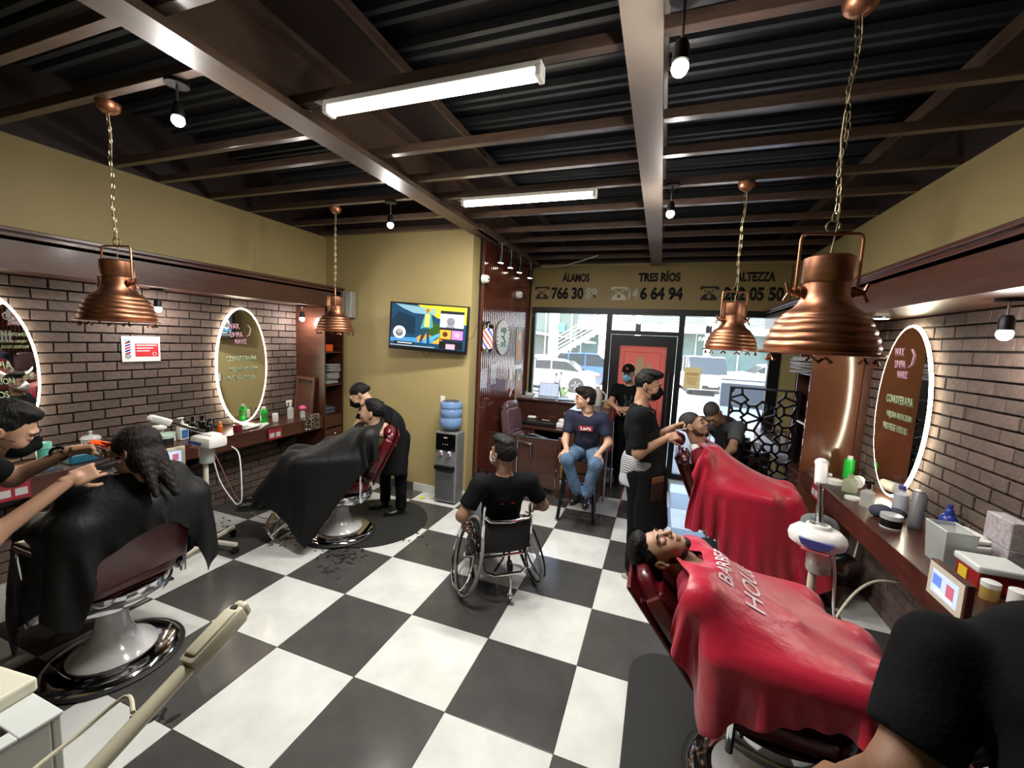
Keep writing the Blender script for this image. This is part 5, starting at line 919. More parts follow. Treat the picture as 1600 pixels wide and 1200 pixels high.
def car(label, c, rz, col, L_=4.4, W_=1.75, H_=1.42, suv=False):
    t = thing('car', label, 'car', c, rz, 'parked cars outside'); h = .55
    body = [(-L_/2, .35), (-L_/2+.05, .75), (-L_/2+.5, .88), (-L_*.12, .95), (L_*.3, .93), (L_/2-.1, .85), (L_/2, .6), (L_/2-.02, .3), (L_/2-.5, .22), (-L_/2+.4, .22)]
    roof = [(-L_*.42 if suv else -L_*.33, .9), (-L_*.36 if suv else -L_*.2, H_-.06), (-L_*.05, H_), (L_*.1, H_-.03), (L_*.27, .92)]
    MB().prism(body, (0, -W_/2, 0), (1, 0, 0), (0, 0, 1), (0, W_, 0)).build('car_body', mat('car_'+col[1:], col, .25, coat=.6), t, local=True)
    bm = MB().prism(roof, (0, -W_/2+.12, 0), (1, 0, 0), (0, 0, 1), (0, W_-.24, 0)); bm.build('cabin', mat('car_glass', '#20282c', .08), t, local=True)
    MB().prism([(roof[1][0], H_-.07), (roof[2][0], H_+.012), (roof[3][0], H_-.02), (roof[3][0], H_-.06), (roof[2][0], H_-.04)], (0, -W_/2+.1, 0), (1, 0, 0), (0, 0, 1), (0, W_-.2, 0)).build('roof', bpy.data.materials['car_'+col[1:]], t, local=True)
    for x in (-L_*.05, L_*.12) if not suv else (-L_*.05, -L_*.25): MB().bx(x-.03, x+.03, -W_/2+.1, W_/2-.1, .9, H_-.05).build('pillar', bpy.data.materials['car_'+col[1:]], t, local=True)
    for x in (-L_*.31, L_*.31):
        for s in (-1, 1):
            o = MB().cyl((x, s*(W_/2-.2), .32), (x, s*(W_/2+.01), .32), .33, n=24).build('wheel', M_tyre, t, local=True); q = MB()
            for k in range(5): q.box((x+.1*math.cos(k*1.257), s*(W_/2+.015), .32+.1*math.sin(k*1.257)), (.2, .01, .05), (0, -k*1.257, 0))
            q.build('wheel_spokes', M_steel, o, local=True)
    for s in (-1, 1):
        MB().box((L_/2-.06, s*(W_/2-.3), .68), (.12, .35, .12), (0, 0, 0), .03).build('headlight', mat('headlight', '#d9dde0', .1), t, local=True); MB().box((-L_/2+.06, s*(W_/2-.25), .74), (.1, .3, .12), None, .03).build('tail_light', mat('tail_light', '#b8402c', .2), t, local=True)
        MB().box((L_*.22, s*(W_/2+.05), .95), (.12, .12, .1), None, .03).build('wing_mirror', bpy.data.materials['car_'+col[1:]], t, local=True)
    MB().box((L_/2, 0, .42), (.04, .9, .18), None, .01).build('grille', M_black, t, local=True)
    MB().box((L_/2+.02, 0, .5), (.01, .4, .1)).build('number_plate', M_white, t, local=True)
    return t
car('silver sedan parked side-on beyond the left window pane', (-3.1, 15.8, -.12), PI, '#888d8f', H_=1.36)
car('blue car parked behind the silver sedan', (-2.0, 20, -.12), .1, '#33528c', suv=True, H_=1.6)
car('white off-road car facing the shop beyond the right pane', (3.6, 20, -.12), -PI/2+.1, '#d2d4d4', L_=4.5, W_=1.85, H_=1.75, suv=True)
car('white sedan side-on in the middle of the right pane', (7.4, 24.0, -.12), PI+.1, '#dedfdf'); car('white sedan farther right behind the copper pendant', (9.8, 19.5, -.12), PI+.3, '#e0e0df')
car('white car parked right outside the shop window', (3.7, 8.4, -.12), -PI/2-.12, '#e4e6e6', H_=1.5)
t = thing('motorcycle', 'parked motorcycle with round mirror just outside the left pane', 'motorcycle', (-1.55, 9.0, -.12))
for x in (-2.15, -.95): MB().tube([(x+.28*math.cos(a), 9.0, .17+.28*math.sin(a)) for a in np.linspace(0, 2*PI, 25)[:-1]], .045, 8, closed=True).build('wheel', M_tyre, t, smooth=True)
MB().box((-1.5, 9.0, .4), (.7, .22, .25), (0, -.1, 0), .08).box((-1.75, 9, .6), (.5, .2, .1), (0, .1, 0), .04).build('motorcycle_body', M_steel, t, smooth=True); MB().tube([(-.95, 9, .2), (-1.1, 9, .8), (-1.15, 8.7, .9)], .025, 6).tube([(-1.12, 9, .82), (-1.15, 9.3, .9)], .025, 6).build('handlebar', M_black, t)
for s in (-1, 1): MB().cyl((-1.15, 9+s*.28, .9), (-1.12, 9+s*.3, 1.08), .01, n=6).sph((-1.12, 9+s*.3, 1.12), (.03, .06, .05), 10).build('mirror', M_black, t)
for k, x in enumerate((-1.9, -1.2, -.5, .3)):
    t = thing('garden_plant', ('leafy green plant at the foot of the silver car', 'second leafy plant in the planting strip outside', 'third leafy plant in the planting strip outside', 'last leafy plant in the strip, nearest the door')[k], 'plant', (x-1.4, 13.2, -.12), group='plants outside'); q = MB()
    for j in range(22):
        a = RS.uniform(0, 2*PI); e = RS.uniform(.4, 1.3); l = RS.uniform(.3, .6); d = V((math.cos(a)*math.cos(e), math.sin(a)*math.cos(e), math.sin(e))); sd = d.cross(V((0, 0, 1))).normalized()*.05; b0 = V((0, 0, 0))
        q.add([b0, b0+d*l*.5+sd, b0+d*l+V((0, 0, -.06)), b0+d*l*.5-sd], [(0, 1, 2, 3)])
    q.build('leaves', mat('garden_green', '#6f8a52', .6), t, local=True)
# ================================================================ signed-distance bodies
import openvdb
def smin(a, b, k):
    h = np.clip(.5+.5*(b-a)/k, 0, 1); return b*(1-h)+a*h-k*h*(1-h)
def _R(R): return np.eye(3) if R is None else np.array(R.to_3x3() if hasattr(R, 'to_3x3') else R)
def prim_d(p, X):
    t = p[0].lstrip('-')
    if t == 'c':
        a, b, ra, rb = np.array(p[1]), np.array(p[2]), p[3], p[4]; ab = b-a; L2 = max(ab@ab, 1e-9)
        h = np.clip(((X-a)@ab)/L2, 0, 1); return np.linalg.norm(X-a-h[..., None]*ab, axis=-1)-(ra+(rb-ra)*h)
    Y = (X-np.array(p[1]))@_R(p[3])
    if t == 'e':
        r = np.array(p[2]); k0 = np.linalg.norm(Y/r, axis=-1); k1 = np.linalg.norm(Y/(r*r), axis=-1); return k0*(k0-1)/np.maximum(k1, 1e-6)
    r = p[5] if len(p) > 5 else .01; q = np.abs(Y)-(np.array(p[2])-r)
    return np.linalg.norm(np.maximum(q, 0), axis=-1)+np.minimum(q.max(-1), 0)-r
def prim_bb(p):
    if p[0].lstrip('-') == 'c':
        a, b, r = np.array(p[1]), np.array(p[2]), max(p[3], p[4]); return np.minimum(a, b)-r, np.maximum(a, b)+r
    r = np.linalg.norm(p[2]) if p[0].lstrip('-') == 'b' else max(p[2]); c = np.array(p[1]); return c-r, c+r
def sdf_mesh(prims, vox=.012, k=.03, noise=None):
    pos = [p for p in prims if p[0][0] != '-']; bbs = [prim_bb(p) for p in pos]
    lo = np.min([b[0] for b in bbs], 0)-3*vox-.02; hi = np.max([b[1] for b in bbs], 0)+3*vox+.02
    n = np.ceil((hi-lo)/vox).astype(int)+1; F = np.full(n, .12, np.float32)
    for p in prims:
        kk = p[-1]['k'] if isinstance(p[-1], dict) else k; q = p[:-1] if isinstance(p[-1], dict) else p
        b0, b1 = prim_bb(q); m = kk+3*vox+(.0 if q[0][0] != '-' else .01)
        i0 = np.maximum(np.floor((b0-m-lo)/vox).astype(int), 0); i1 = np.minimum(np.ceil((b1+m-lo)/vox).astype(int)+1, n)
        if (i1 <= i0).any(): continue
        g = np.stack(np.meshgrid(*[lo[a]+vox*np.arange(i0[a], i1[a]) for a in range(3)], indexing='ij'), -1)
        d = prim_d(q, g); S = F[i0[0]:i1[0], i0[1]:i1[1], i0[2]:i1[2]]
        S[...] = smin(S, d, kk) if q[0][0] != '-' else -smin(-S, d, kk)
    if noise is not None:
        g = np.stack(np.meshgrid(*[lo[a]+vox*np.arange(n[a]) for a in range(3)], indexing='ij'), -1); F = F+noise(g)
    G = openvdb.FloatGrid(.12); G.copyFromArray(F.astype(np.float64) if False else F)
    v, _t, q = G.convertToPolygons(isovalue=0.0)
    return v*vox+lo, q
def wrinkle(amp, fr=22., seed=0., dirn=(0, 0, 1)):
    d = np.array(dirn, float)
    def f(g):
        w1 = np.sin(g[..., 0]*fr*.6+seed+1.5*np.sin(g[..., 1]*fr*.5+seed)); w2 = np.sin(g[..., 2]*fr+2.2*w1+1.3*np.sin(g[..., 1]*fr*.7)+seed*2)
        return (amp*(.6*w2+.4*w1*np.sin(g[..., 1]*fr*.9+g[..., 2]*fr*.4))).astype(np.float32)
    return f
def mesh_part(name, pieces, mats, parent, mi=None):
    V_, F_, I_ = [], [], []; o = 0
    iv = np.array(XF.get(parent.name, Matrix.Identity(4)).inverted()) if parent is not None else np.eye(4)
    for k, (v, q) in enumerate(pieces):
        V_.append(v); F_.append(np.asarray(q)[:, ::-1]+o); I_.append(np.full(len(q), mi[k] if mi else 0)); o += len(v)
    v = np.concatenate(V_)@iv[:3, :3].T+iv[:3, 3]; f = np.concatenate(F_); ii = np.concatenate(I_)
    me = bpy.data.meshes.new(name); me.from_pydata(v.tolist(), [], f.tolist())
    for m in mats: me.materials.append(m)
    me.polygons.foreach_set('material_index', ii.astype(np.int32)); me.polygons.foreach_set('use_smooth', [True]*len(f)); me.update()
    return link(name, me, parent)
SK = {'tan': mat('skin_tan', '#a07a62', .5, noise=.12, nscale=30, bump=.05, bscale=200), 'fair': mat('skin_fair', '#b9937a', .5, noise=.1, nscale=30, bump=.05, bscale=200), 'brown': mat('skin_brown', '#80604a', .5, noise=.12, nscale=30, bump=.05, bscale=200)}
M_hair = mat('black_hair', '#0b0908', .6, spec=.25, noise=.3, nscale=60, bump=.6, bscale=120, stretch=(1, 1, .25)); M_hairb = mat('dark_brown_hair', '#1a1310', .6, spec=.25, noise=.3, nscale=60, bump=.7, bscale=120, stretch=(1, 1, .25)); M_fade = mat('shaved_hair', '#2a2320', .7, noise=.3, nscale=90, bump=.3, bscale=250)
M_bk = mat('black_cloth', '#0b0b0d', .9, bump=.25, bscale=90, noise=.15, nscale=30, spec=.15); M_den = mat('blue_denim', '#3c5170', .8, noise=.3, nscale=16, col2='#5d7690', bump=.3, bscale=200)
M_beard = mat('beard_stubble', '#33271f', .8, noise=.5, nscale=150, bump=.4, bscale=300)
def head_geo():
    H = [('e', (0, -.018, .032), (.074, .094, .086), None), ('e', (0, .028, -.02), (.064, .066, .082), None), ('e', (0, .036, -.07), (.05, .05, .042), None), ('e', (0, .071, -.098), (.022, .02, .018), None),
         ('e', (.034, .062, -.03), (.026, .024, .026), None, {'k': .02}), ('e', (-.034, .062, -.03), (.026, .024, .026), None, {'k': .02}), ('e', (0, .081, .028), (.048, .013, .012), None, {'k': .015}),
         ('-e', (.031, .101, .006), (.021, .014, .013), None, {'k': .012}), ('-e', (-.031, .101, .006), (.021, .014, .013), None, {'k': .012}),
         ('e', (.031, .078, .004), (.017, .013, .012), None, {'k': .006}), ('e', (-.031, .078, .004), (.017, .013, .012), None, {'k': .006}),
         ('c', (0, .087, .018), (0, .111, -.022), .008, .0115, {'k': .01}), ('e', (.012, .098, -.026), (.009, .01, .008), None, {'k': .006}), ('e', (-.012, .098, -.026), (.009, .01, .008), None, {'k': .006}),
         ('e', (0, .092, -.052), (.023, .012, .006), None, {'k': .006}), ('e', (0, .09, -.064), (.02, .012, .007), None, {'k': .006}), ('-b', (0, .106, -.0575), (.022, .008, .0012), None, .001, {'k': .004})]
    for s in (-1, 1):
        Re = Matrix.Rotation(s*.35, 3, 'Z')
        H += [('e', (s*.079, -.012, -.003), (.0075, .019, .032), Re, {'k': .006}), ('-e', (s*.087, -.008, .002), (.006, .010, .017), Re, {'k': .004}), ('e', (s*.078, -.004, -.03), (.007, .008, .009), Re, {'k': .004})]
    H += [('c', (0, -.03, -.05), (0, -.035, -.13), .055, .052, {'k': .03})]
    return sdf_mesh(H, .0045, .025)
HEAD = head_geo()
def hair_geo(style):
    st = lambda f: wrinkle(f, 160., 1.)
    P = [('e', (0, -.026, .042), (.083, .1, .09), None)]
    face = ('-e', (0, .1, -.045), (.088, .092, .105), None, {'k': .012}); nape = ('-b', (0, -.03, -.13), (.15, .2, .09), None, .01, {'k': .02})
    ears = [('-e', (s*.085, .0, -.012), (.02, .028, .035), None, {'k': .008}) for s in (-1, 1)]
    if style == 'fade': P = [('e', (0, -.021, .036), (.0775, .097, .0885), None), face, nape]+ears
    elif style == 'short': P = [('e', (0, -.03, .04), (.082, .098, .09), None), ('e', (0, .0, .1), (.066, .078, .04), None), face, nape]+ears
    elif style == 'quiff': P = [('e', (0, -.028, .04), (.08, .098, .089), None), ('e', (0, .035, .112), (.062, .07, .036), None), ('e', (0, -.02, .115), (.06, .07, .032), None), face, nape]+ears
    elif style == 'bowl': P = [('e', (0, -.028, .04), (.088, .105, .093), None), ('e', (0, .03, .09), (.075, .075, .045), None), ('e', (0, -.05, -.02), (.08, .07, .07), None), ('-e', (0, .1, -.05), (.075, .085, .095), None, {'k': .01}), ('-b', (0, -.03, -.17), (.15, .2, .09), None, .01, {'k': .02})]
    elif style == 'tail': P = [('e', (0, -.026, .04), (.08, .099, .088), None), face, nape, ('e', (0, -.115, .01), (.03, .028, .032), None)]+ears
    elif style == 'long': P = [('e', (0, -.03, .04), (.092, .108, .096), None), ('e', (0, -.05, -.05), (.09, .08, .1), None), ('c', (.05, -.07, -.05), (.075, -.1, -.24), .045, .016), ('c', (-.05, -.07, -.05), (-.08, -.1, -.26), .045, .014), ('c', (0, -.09, -.06), (.0, -.14, -.28), .05, .018), ('c', (.06, .0, .0), (.09, .03, -.18), .03, .012), ('-e', (0, .115, -.04), (.07, .07, .1), None, {'k': .01})]
    return sdf_mesh(P, .005, .02, st(.0022 if style != 'fade' else .0008))
HG = {}
def xf(geo, Mx):
    v, q = geo; A = np.array(Mx); return v@A[:3, :3].T+A[:3, 3], q
def head_mat(c, f, u, s=1.):
    f = V(f).normalized(); u = V(u); u = (u-f*u.dot(f)).normalized(); x = f.cross(u)
    R = Matrix((x, f, u)).transposed().to_4x4(); return Matrix.Translation(c)@R@Matrix.Scale(s, 4)
def hand_geo(w, d, b, side, curl=.5, spread=.12, thumb=.6):
    d = V(d).normalized(); b = V(b); b = (b-d*b.dot(d)).normalized(); x = d.cross(b)*side; R = Matrix((x, d, b)).transposed(); w = V(w)
    T = lambda p: tuple(w+R@V(p)); P = [('b', T((0, .048, 0)), (.039, .045, .014), R, .012), ('c', T((0, -.02, 0)), T((0, .02, 0)), .025, .026), ('e', T((.022, .03, -.006)), (.02, .03, .016), R)]
    for i, (xx, L, yy) in enumerate(((.029, .072, .088), (.0095, .08, .092), (-.01, .075, .089), (-.029, .058, .082))):
        p = V((xx, yy-.008, 0)); a = curl*(.75+.12*i); sp = spread*(1.5-i)*.5; ang = 0
        for f_, r in ((.46, .0088), (.3, .0078), (.24, .007)):
            ang += a; q = p+V((math.sin(sp)*math.cos(ang), math.cos(ang), -math.sin(ang)))*L*f_; P.append(('c', T(p), T(q), r, r*.9, {'k': .004})); p = q
    p = V((.026, .022, -.006)); dr = V((.75, .62, -.25))
    for f_, r in ((.038, .0115), (.032, .0098), (.024, .0085)): q = p+dr.normalized()*f_; P.append(('c', T(p), T(q), r, r*.92, {'k': .005})); p = q; dr = dr+V((-.45*thumb, .25, -.5*thumb))
    return sdf_mesh(P, .004, .012)
def lerp(a, b, t): return V(a)*(1-t)+V(b)*t
def figure(label, J, skin='tan', hair='short', hairm=None, headf=(0, 1, 0), headu=(0, 0, 1), shirt=None, pants=None, sleeve=.55, shoes=M_black, mask=None, beard=0, closed=False, hands=None, build=1., shirt_lo=.0, group=None, vox=.012, seed=0., legs=True, shoe_z=None, hs=1., brow=True):
    """J: pelvis, neck, head, shL/shR, elL/elR, waL/waR (wrists), knL/knR, anL/anR, toe direction"""
    J = {k: V(v) for k, v in J.items()}; B = build
    root = thing('person', label, 'person', (J['pelvis'].x, J['pelvis'].y, 0), group=group)
    up = (J['neck']-J['pelvis']).normalized(); lat = (J['shR']-J['shL']).normalized(); fw = up.cross(lat).normalized(); lat = fw.cross(up)
    R = Matrix((lat, fw, up)).transposed(); L_ = (J['neck']-J['pelvis']).length
    hipL, hipR = J['pelvis']-lat*.09*B, J['pelvis']+lat*.09*B
    T_ = lambda g: [('e', tuple(lerp(J['pelvis'], J['neck'], .68)+fw*.005), (.155*B+g, .108*B+g, .34*L_+g), R), ('c', tuple(J['shL']), tuple(J['shR']), .056+g, .056+g), ('e', tuple(lerp(J['pelvis'], J['neck'], .34)+fw*.008), (.138*B+g, .105*B+g, .32*L_+g), R),
                    ('c', tuple(lerp(J['pelvis'], J['neck'], .85)), tuple(J['neck']), .075+g*.8, .05+g*.3)]
    P_ = lambda g: [('e', tuple(J['pelvis']), (.16*B+g, .115*B+g, .12+g), R)]
    prims = T_(0)+P_(0)+[('c', tuple(J['neck']-up*.04), tuple(lerp(J['neck'], J['head'], .55)), .058, .053)]
    for s in 'LR':
        prims += [('c', tuple(J['sh'+s]), tuple(J['el'+s]), .049*B, .04*B), ('c', tuple(J['el'+s]), tuple(J['wa'+s]), .041*B, .027)]
        if legs: prims += [('c', tuple(hipL if s == 'L' else hipR), tuple(J['kn'+s]), .082*B, .055*B), ('c', tuple(J['kn'+s]), tuple(J['an'+s]), .054*B, .036)]
    HM = head_mat(J['head'], headf, headu, hs)
    pcs = [sdf_mesh(prims, vox, .035), xf(HEAD, HM)]
    for s, sd in (('L', -1), ('R', 1)):
        h = (hands or {}).get(s)
        if h: pcs.append(hand_geo(J['wa'+s], h[0], h[1], sd*(h[4] if len(h) > 4 else 1), h[2], thumb=h[3] if len(h) > 3 else .6))
    mesh_part('body', pcs, [SK[skin]], root)
    if hair:
        if hair not in HG: HG[hair] = hair_geo(hair)
        mesh_part('hair', [xf(HG[hair], HM)], [hairm or M_hair], root)
    R4 = HM
    loc = lambda p: R4@V(p)
    if brow:
        q = MB()
        for s in (-1, 1): q.tube([loc((s*.014, .096, .027)), loc((s*.03, .095, .034)), loc((s*.05, .082, .029))], [.0035, .0045, .002], 6)
        q.build('eyebrows', M_hair, root, smooth=True)
        for s in (-1, 1):
            if closed: MB().tube([loc((s*.017, .0915, -.001)), loc((s*.031, .0935, -.006)), loc((s*.045, .086, -.001))], .0016, 5).build('eyelashes', M_hair, root)
            else:
                e = MB().sph(loc((s*.031, .0805, .004)), .0118*hs, 12, R4.to_3x3().normalized()).build('eye', mat('eye_white', '#cfc8c0', .2), root, smooth=True)
                MB().cyl(loc((s*.031, .0905, .003)), loc((s*.031, .0925, .003)), .0055, n=12).build('iris', mat('dark_iris', '#1a100b', .15), e)
        if not mask: MB().sph(loc((0, .098, -.0535)), (.02, .005, .0045), 10, R4.to_3x3().normalized()).sph(loc((0, .096, -.0635)), (.018, .005, .005), 10, R4.to_3x3().normalized()).build('lips', mat('lips_'+skin, {'tan': '#8f5648', 'fair': '#a8685a', 'brown': '#6f4034'}[skin], .45), root, smooth=True)
    if mask:
        g = sdf_mesh([('e', (0, .05, -.055), (.062, .066, .055), None), ('e', (0, .085, -.045), (.03, .034, .04), None), ('-b', (0, -.0, -.05), (.1, .045, .1), None, .01, {'k': .01}), ('-b', (0, .1, .064), (.1, .12, .05), None, .01, {'k': .008}), ('c', (0, .098, .006), (0, .118, -.03), .012, .018)], .005, .02)
        mesh_part('face_mask', [xf(g, HM)], [mask], root)
        q = MB()
        for s in (-1, 1):
            for dz in (-.018, -.075): q.tube([loc((s*.055, .06, dz)), loc((s*.075, .03, dz*.6-.005)), loc((s*.086, -.022, -.01+dz*.2))], .0015, 5)
        q.build('ear_loops', mask, root)
    if beard:
        g = sdf_mesh([('e', (0, .03, -.073), (.055, .056, .044), None), ('e', (0, .073, -.1), (.026, .022, .022), None), ('e', (.048, .01, -.045), (.018, .03, .045), None), ('e', (-.048, .01, -.045), (.018, .03, .045), None), ('e', (0, .094, -.043), (.027, .01, .006), None, {'k': .006}),
                      ('-e', (0, .105, -.058), (.021, .02, .009), None, {'k': .006}), ('-b', (0, .03, .035), (.2, .2, .05), None, .01, {'k': .01}), ('-b', (0, -.1, -.05), (.2, .09, .2), None, .01), ('-e', (0, .09, -.02), (.045, .05, .032), None, {'k': .01})], .0045, .015, wrinkle(.0012, 260., 2))
        mesh_part('beard', [xf(g, HM)], [M_beard if beard == 1 else M_hair], root)
    if shirt:
        g = .018; SP = T_(g)+[('e', tuple(lerp(J['pelvis'], J['neck'], shirt_lo)), (.16*B+g, .118*B+g, .07+g), R)]
        for s in 'LR': SP += [('c', tuple(J['sh'+s]), tuple(lerp(J['sh'+s], J['el'+s], sleeve)), .06*B+g*.5, .056*B+g*.6)]
        for s in 'LR': e_ = lerp(J['sh'+s], J['el'+s], sleeve); d_ = (J['el'+s]-J['sh'+s]).normalized(); X_, Y_ = frame_to(d_); SP.append(('-b', tuple(e_+d_*.085), (.085, .085, .06), Matrix((X_, Y_, d_)).transposed(), .005, {'k': .006}))
        SP.append(('-c', tuple(J['neck']+up*.005+fw*.012), tuple(lerp(J['neck'], J['head'], .5)), .066, .066, {'k': .006}))
        mesh_part('shirt', [sdf_mesh(SP, .010, .035, wrinkle(.0045, 28., seed))], [shirt], root)
    if pants and legs:
        g = .014; SP = P_(g)
        for s in 'LR': SP += [('c', tuple(hipL if s == 'L' else hipR), tuple(J['kn'+s]), .085*B+g, .06*B+g), ('c', tuple(J['kn'+s]), tuple(lerp(J['kn'+s], J['an'+s], .95)), .056*B+g, .045+g)]
        mesh_part('trousers', [sdf_mesh(SP, .011, .035, wrinkle(.005, 34., seed+3))], [pants], root)
    if shoes and legs:
        for s in 'LR':
            a = J['an'+s]; td = V(J.get('toe'+s, J.get('toe', fw))); td.z = 0 if shoe_z is None else shoe_z; td = td.normalized(); sd = td.cross(V((0, 0, 1))).normalized(); un = sd.cross(td)
            Rs = Matrix((sd, td, un)).transposed(); c = a-un*.045
            g1 = sdf_mesh([('e', tuple(c+td*.015), (.04, .06, .045), Rs), ('e', tuple(c+td*.1-un*.012), (.044, .085, .034), Rs), ('c', tuple(a), tuple(a+V((0, 0, .03))), .045, .045), ('-b', tuple(c+td*.06-un*.07), (.2, .3, .04), Rs, .002, {'k': .004})], .006, .02)
            so = mesh_part('shoe', [g1], [shoes], root)
            pr = [(.043*math.cos(q_)*(1 if abs(math.sin(q_)) < 2 else 1), .14*math.sin(q_)) for q_ in np.linspace(0, 2*PI, 21)[:-1]]
            MB().prism(pr, c+td*.06-un*.045, sd, td, un*.022).build('sole', mat('rubber_sole', '#a49c8c', .7) if shoes.name != 'black_plastic' else M_rubber, so)
    return root, dict(R=R, up=up, fw=fw, lat=lat, HM=HM, J=J)
# ---------------------------------------------------------------- draped capes
def drape(name, parent, m, origin, ds, dt_, srange, trange, h, caps, steps=130, pin_r=.075, pin_pts=None, iters=10, lift=.03, grav=-9.8, seed=0, fric=.45, slit=None):
    caps = [(a, b, r+.012, q+.012) for a, b, r, q in caps]
    ds, dt_ = np.array(V(ds).normalized()), np.array(V(dt_).normalized()); nrm = np.cross(ds, dt_); nrm *= np.sign(nrm[2]) if abs(nrm[2]) > .1 else 1
    s = np.arange(srange[0], srange[1]+h/2, h); t = np.arange(trange[0], trange[1]+h/2, h); S, T = np.meshgrid(s, t, indexing='ij'); rs = np.random.RandomState(seed)
    X = np.array(origin)+S[..., None]*ds+T[..., None]*dt_+nrm*lift+rs.normal(0, .0012, S.shape+(3,)); Vl = np.zeros_like(X)
    W = np.ones(S.shape); rr = np.hypot(S, T); W[rr < pin_r] = 0
    act = np.ones(S.shape)
    if slit: act[(S < slit[0]) & (np.abs(T) < slit[1]) & (rr >= pin_r)] = 0
    A = np.array([c[0] for c in caps], float); Bc = np.array([c[1] for c in caps], float); Ra = np.array([c[2] for c in caps]); Rb = np.array([c[3] for c in caps])
    def con(P, a, b, wa, wb, L, k):
        k = k*(act[a]*act[b])[..., None] if slit else k
        d = P[b]-P[a]; l = np.linalg.norm(d, axis=-1, keepdims=True); w = wa+wb; w[w == 0] = 1
        c = k*(l-L)/np.maximum(l, 1e-9)*d; P[a] += c*(wa/w); P[b] -= c*(wb/w)
    def sl(a): return tuple(slice(*q) for q in a)
    C_ = []
    for di, dj, L, k in ((1, 0, h, 1.), (0, 1, h, 1.), (1, 1, h*2**.5, .55), (1, -1, h*2**.5, .55), (2, 0, 2*h, .12), (0, 2, 2*h, .12)):
        st = 2*max(abs(di), 1) if di else 1
        for par in range(2*max(di, 0) or 2):
            if di:
                i = np.arange(par, X.shape[0]-di, 2*di)
                if di == 2: i = np.arange(par, X.shape[0]-2, 4)
                if len(i) == 0: continue
                i = i[:, None]; j = np.arange(max(0, -dj), X.shape[1]-max(0, dj))[None]
            else:
                j = np.arange(par, X.shape[1]-dj, 2*dj)[None] if dj == 1 else np.arange(par, X.shape[1]-2, 4)[None]; i = np.arange(X.shape[0])[:, None]
            ii, jj = np.broadcast_arrays(i, j); C_.append(((ii, jj), (ii+di, jj+dj), L, k))
    def collide(P, hit=None):
        Q = P.reshape(-1, 3)
        for a, b, ra, rb in zip(A, Bc, Ra, Rb):
            ab = b-a; hh = np.clip(((Q-a)@ab)/max(ab@ab, 1e-9), 0, 1); c = a+hh[:, None]*ab; d = Q-c; l = np.linalg.norm(d, axis=1); r = ra+(rb-ra)*hh+.012
            k = l < r
            if k.any():
                if hit is not None: hit |= k
                Q[k] = c[k]+d[k]/np.maximum(l[k], 1e-6)[:, None]*r[k][:, None]
        Q[:, 2] = np.maximum(Q[:, 2], .03); P[...] = Q.reshape(P.shape)
    dt = .02; X0 = X.copy()
    for n in range(steps):
        Vl[..., 2] += grav*dt; P = X+Vl*dt*W[..., None]
        for it in range(iters):
            for a, b, L, k in C_: con(P, a, b, W[a][..., None].copy(), W[b][..., None].copy(), L, k)
            if it % 2 == 1: collide(P)
        hit = np.zeros(P.size//3, bool); collide(P, hit); hit |= P.reshape(-1, 3)[:, 2] < .031; P[W == 0] = X0[W == 0]; hm_ = hit.reshape(W.shape)
        Vl = (P-X)/dt*.965; sp_ = np.linalg.norm(Vl, axis=-1, keepdims=True); Vl *= np.minimum(1, 1.0/np.maximum(sp_, 1e-6)); Vl[hm_] *= fric; X = P
    n0, n1 = S.shape; keep = (rr > pin_r*.55) & (act > 0); idx = np.arange(n0*n1).reshape(n0, n1)
    q = np.stack([idx[:-1, :-1], idx[1:, :-1], idx[1:, 1:], idx[:-1, 1:]], -1).reshape(-1, 4); kf = keep.reshape(-1)[q].all(1)
    o = mesh_part(name, [(X.reshape(-1, 3), q[kf][:, ::-1])], [m], parent)
    bm = bmesh.new(); bm.from_mesh(o.data); bmesh.ops.delete(bm, geom=[v for v in bm.verts if not v.link_faces], context='VERTS'); bmesh.ops.recalc_face_normals(bm, faces=bm.faces); bm.to_mesh(o.data); bm.free()
    o.modifiers.new('thick', 'SOLIDIFY').thickness = .0025; sb = o.modifiers.new('sub', 'SUBSURF'); sb.levels = 1; sb.render_levels = 1
    return o, X
def body_caps(J, B=1., arms=True):
    J = {k: V(v) for k, v in J.items()}; c = [(J['pelvis'], J['neck'], .15, .13), (J['shL'], J['shR'], .085, .085), (J['neck'], J['head'], .06, .055)]
    lat = (J['shR']-J['shL']).normalized()
    c += [(J['pelvis']-lat*.07, lerp(J['pelvis'], J['neck'], .8)-lat*.07, .12, .11), (J['pelvis']+lat*.07, lerp(J['pelvis'], J['neck'], .8)+lat*.07, .12, .11)]
    for s, g in (('L', -1), ('R', 1)): c += [(J['sh'+s], J['el'+s], .07, .06), (J['el'+s], J['wa'+s], .055, .055), (J['pelvis']+lat*.09*g, J['kn'+s], .105, .085), (J['kn'+s], J['an'+s], .075, .06)]
    return [(tuple(a), tuple(b), r, q) for a, b, r, q in c]
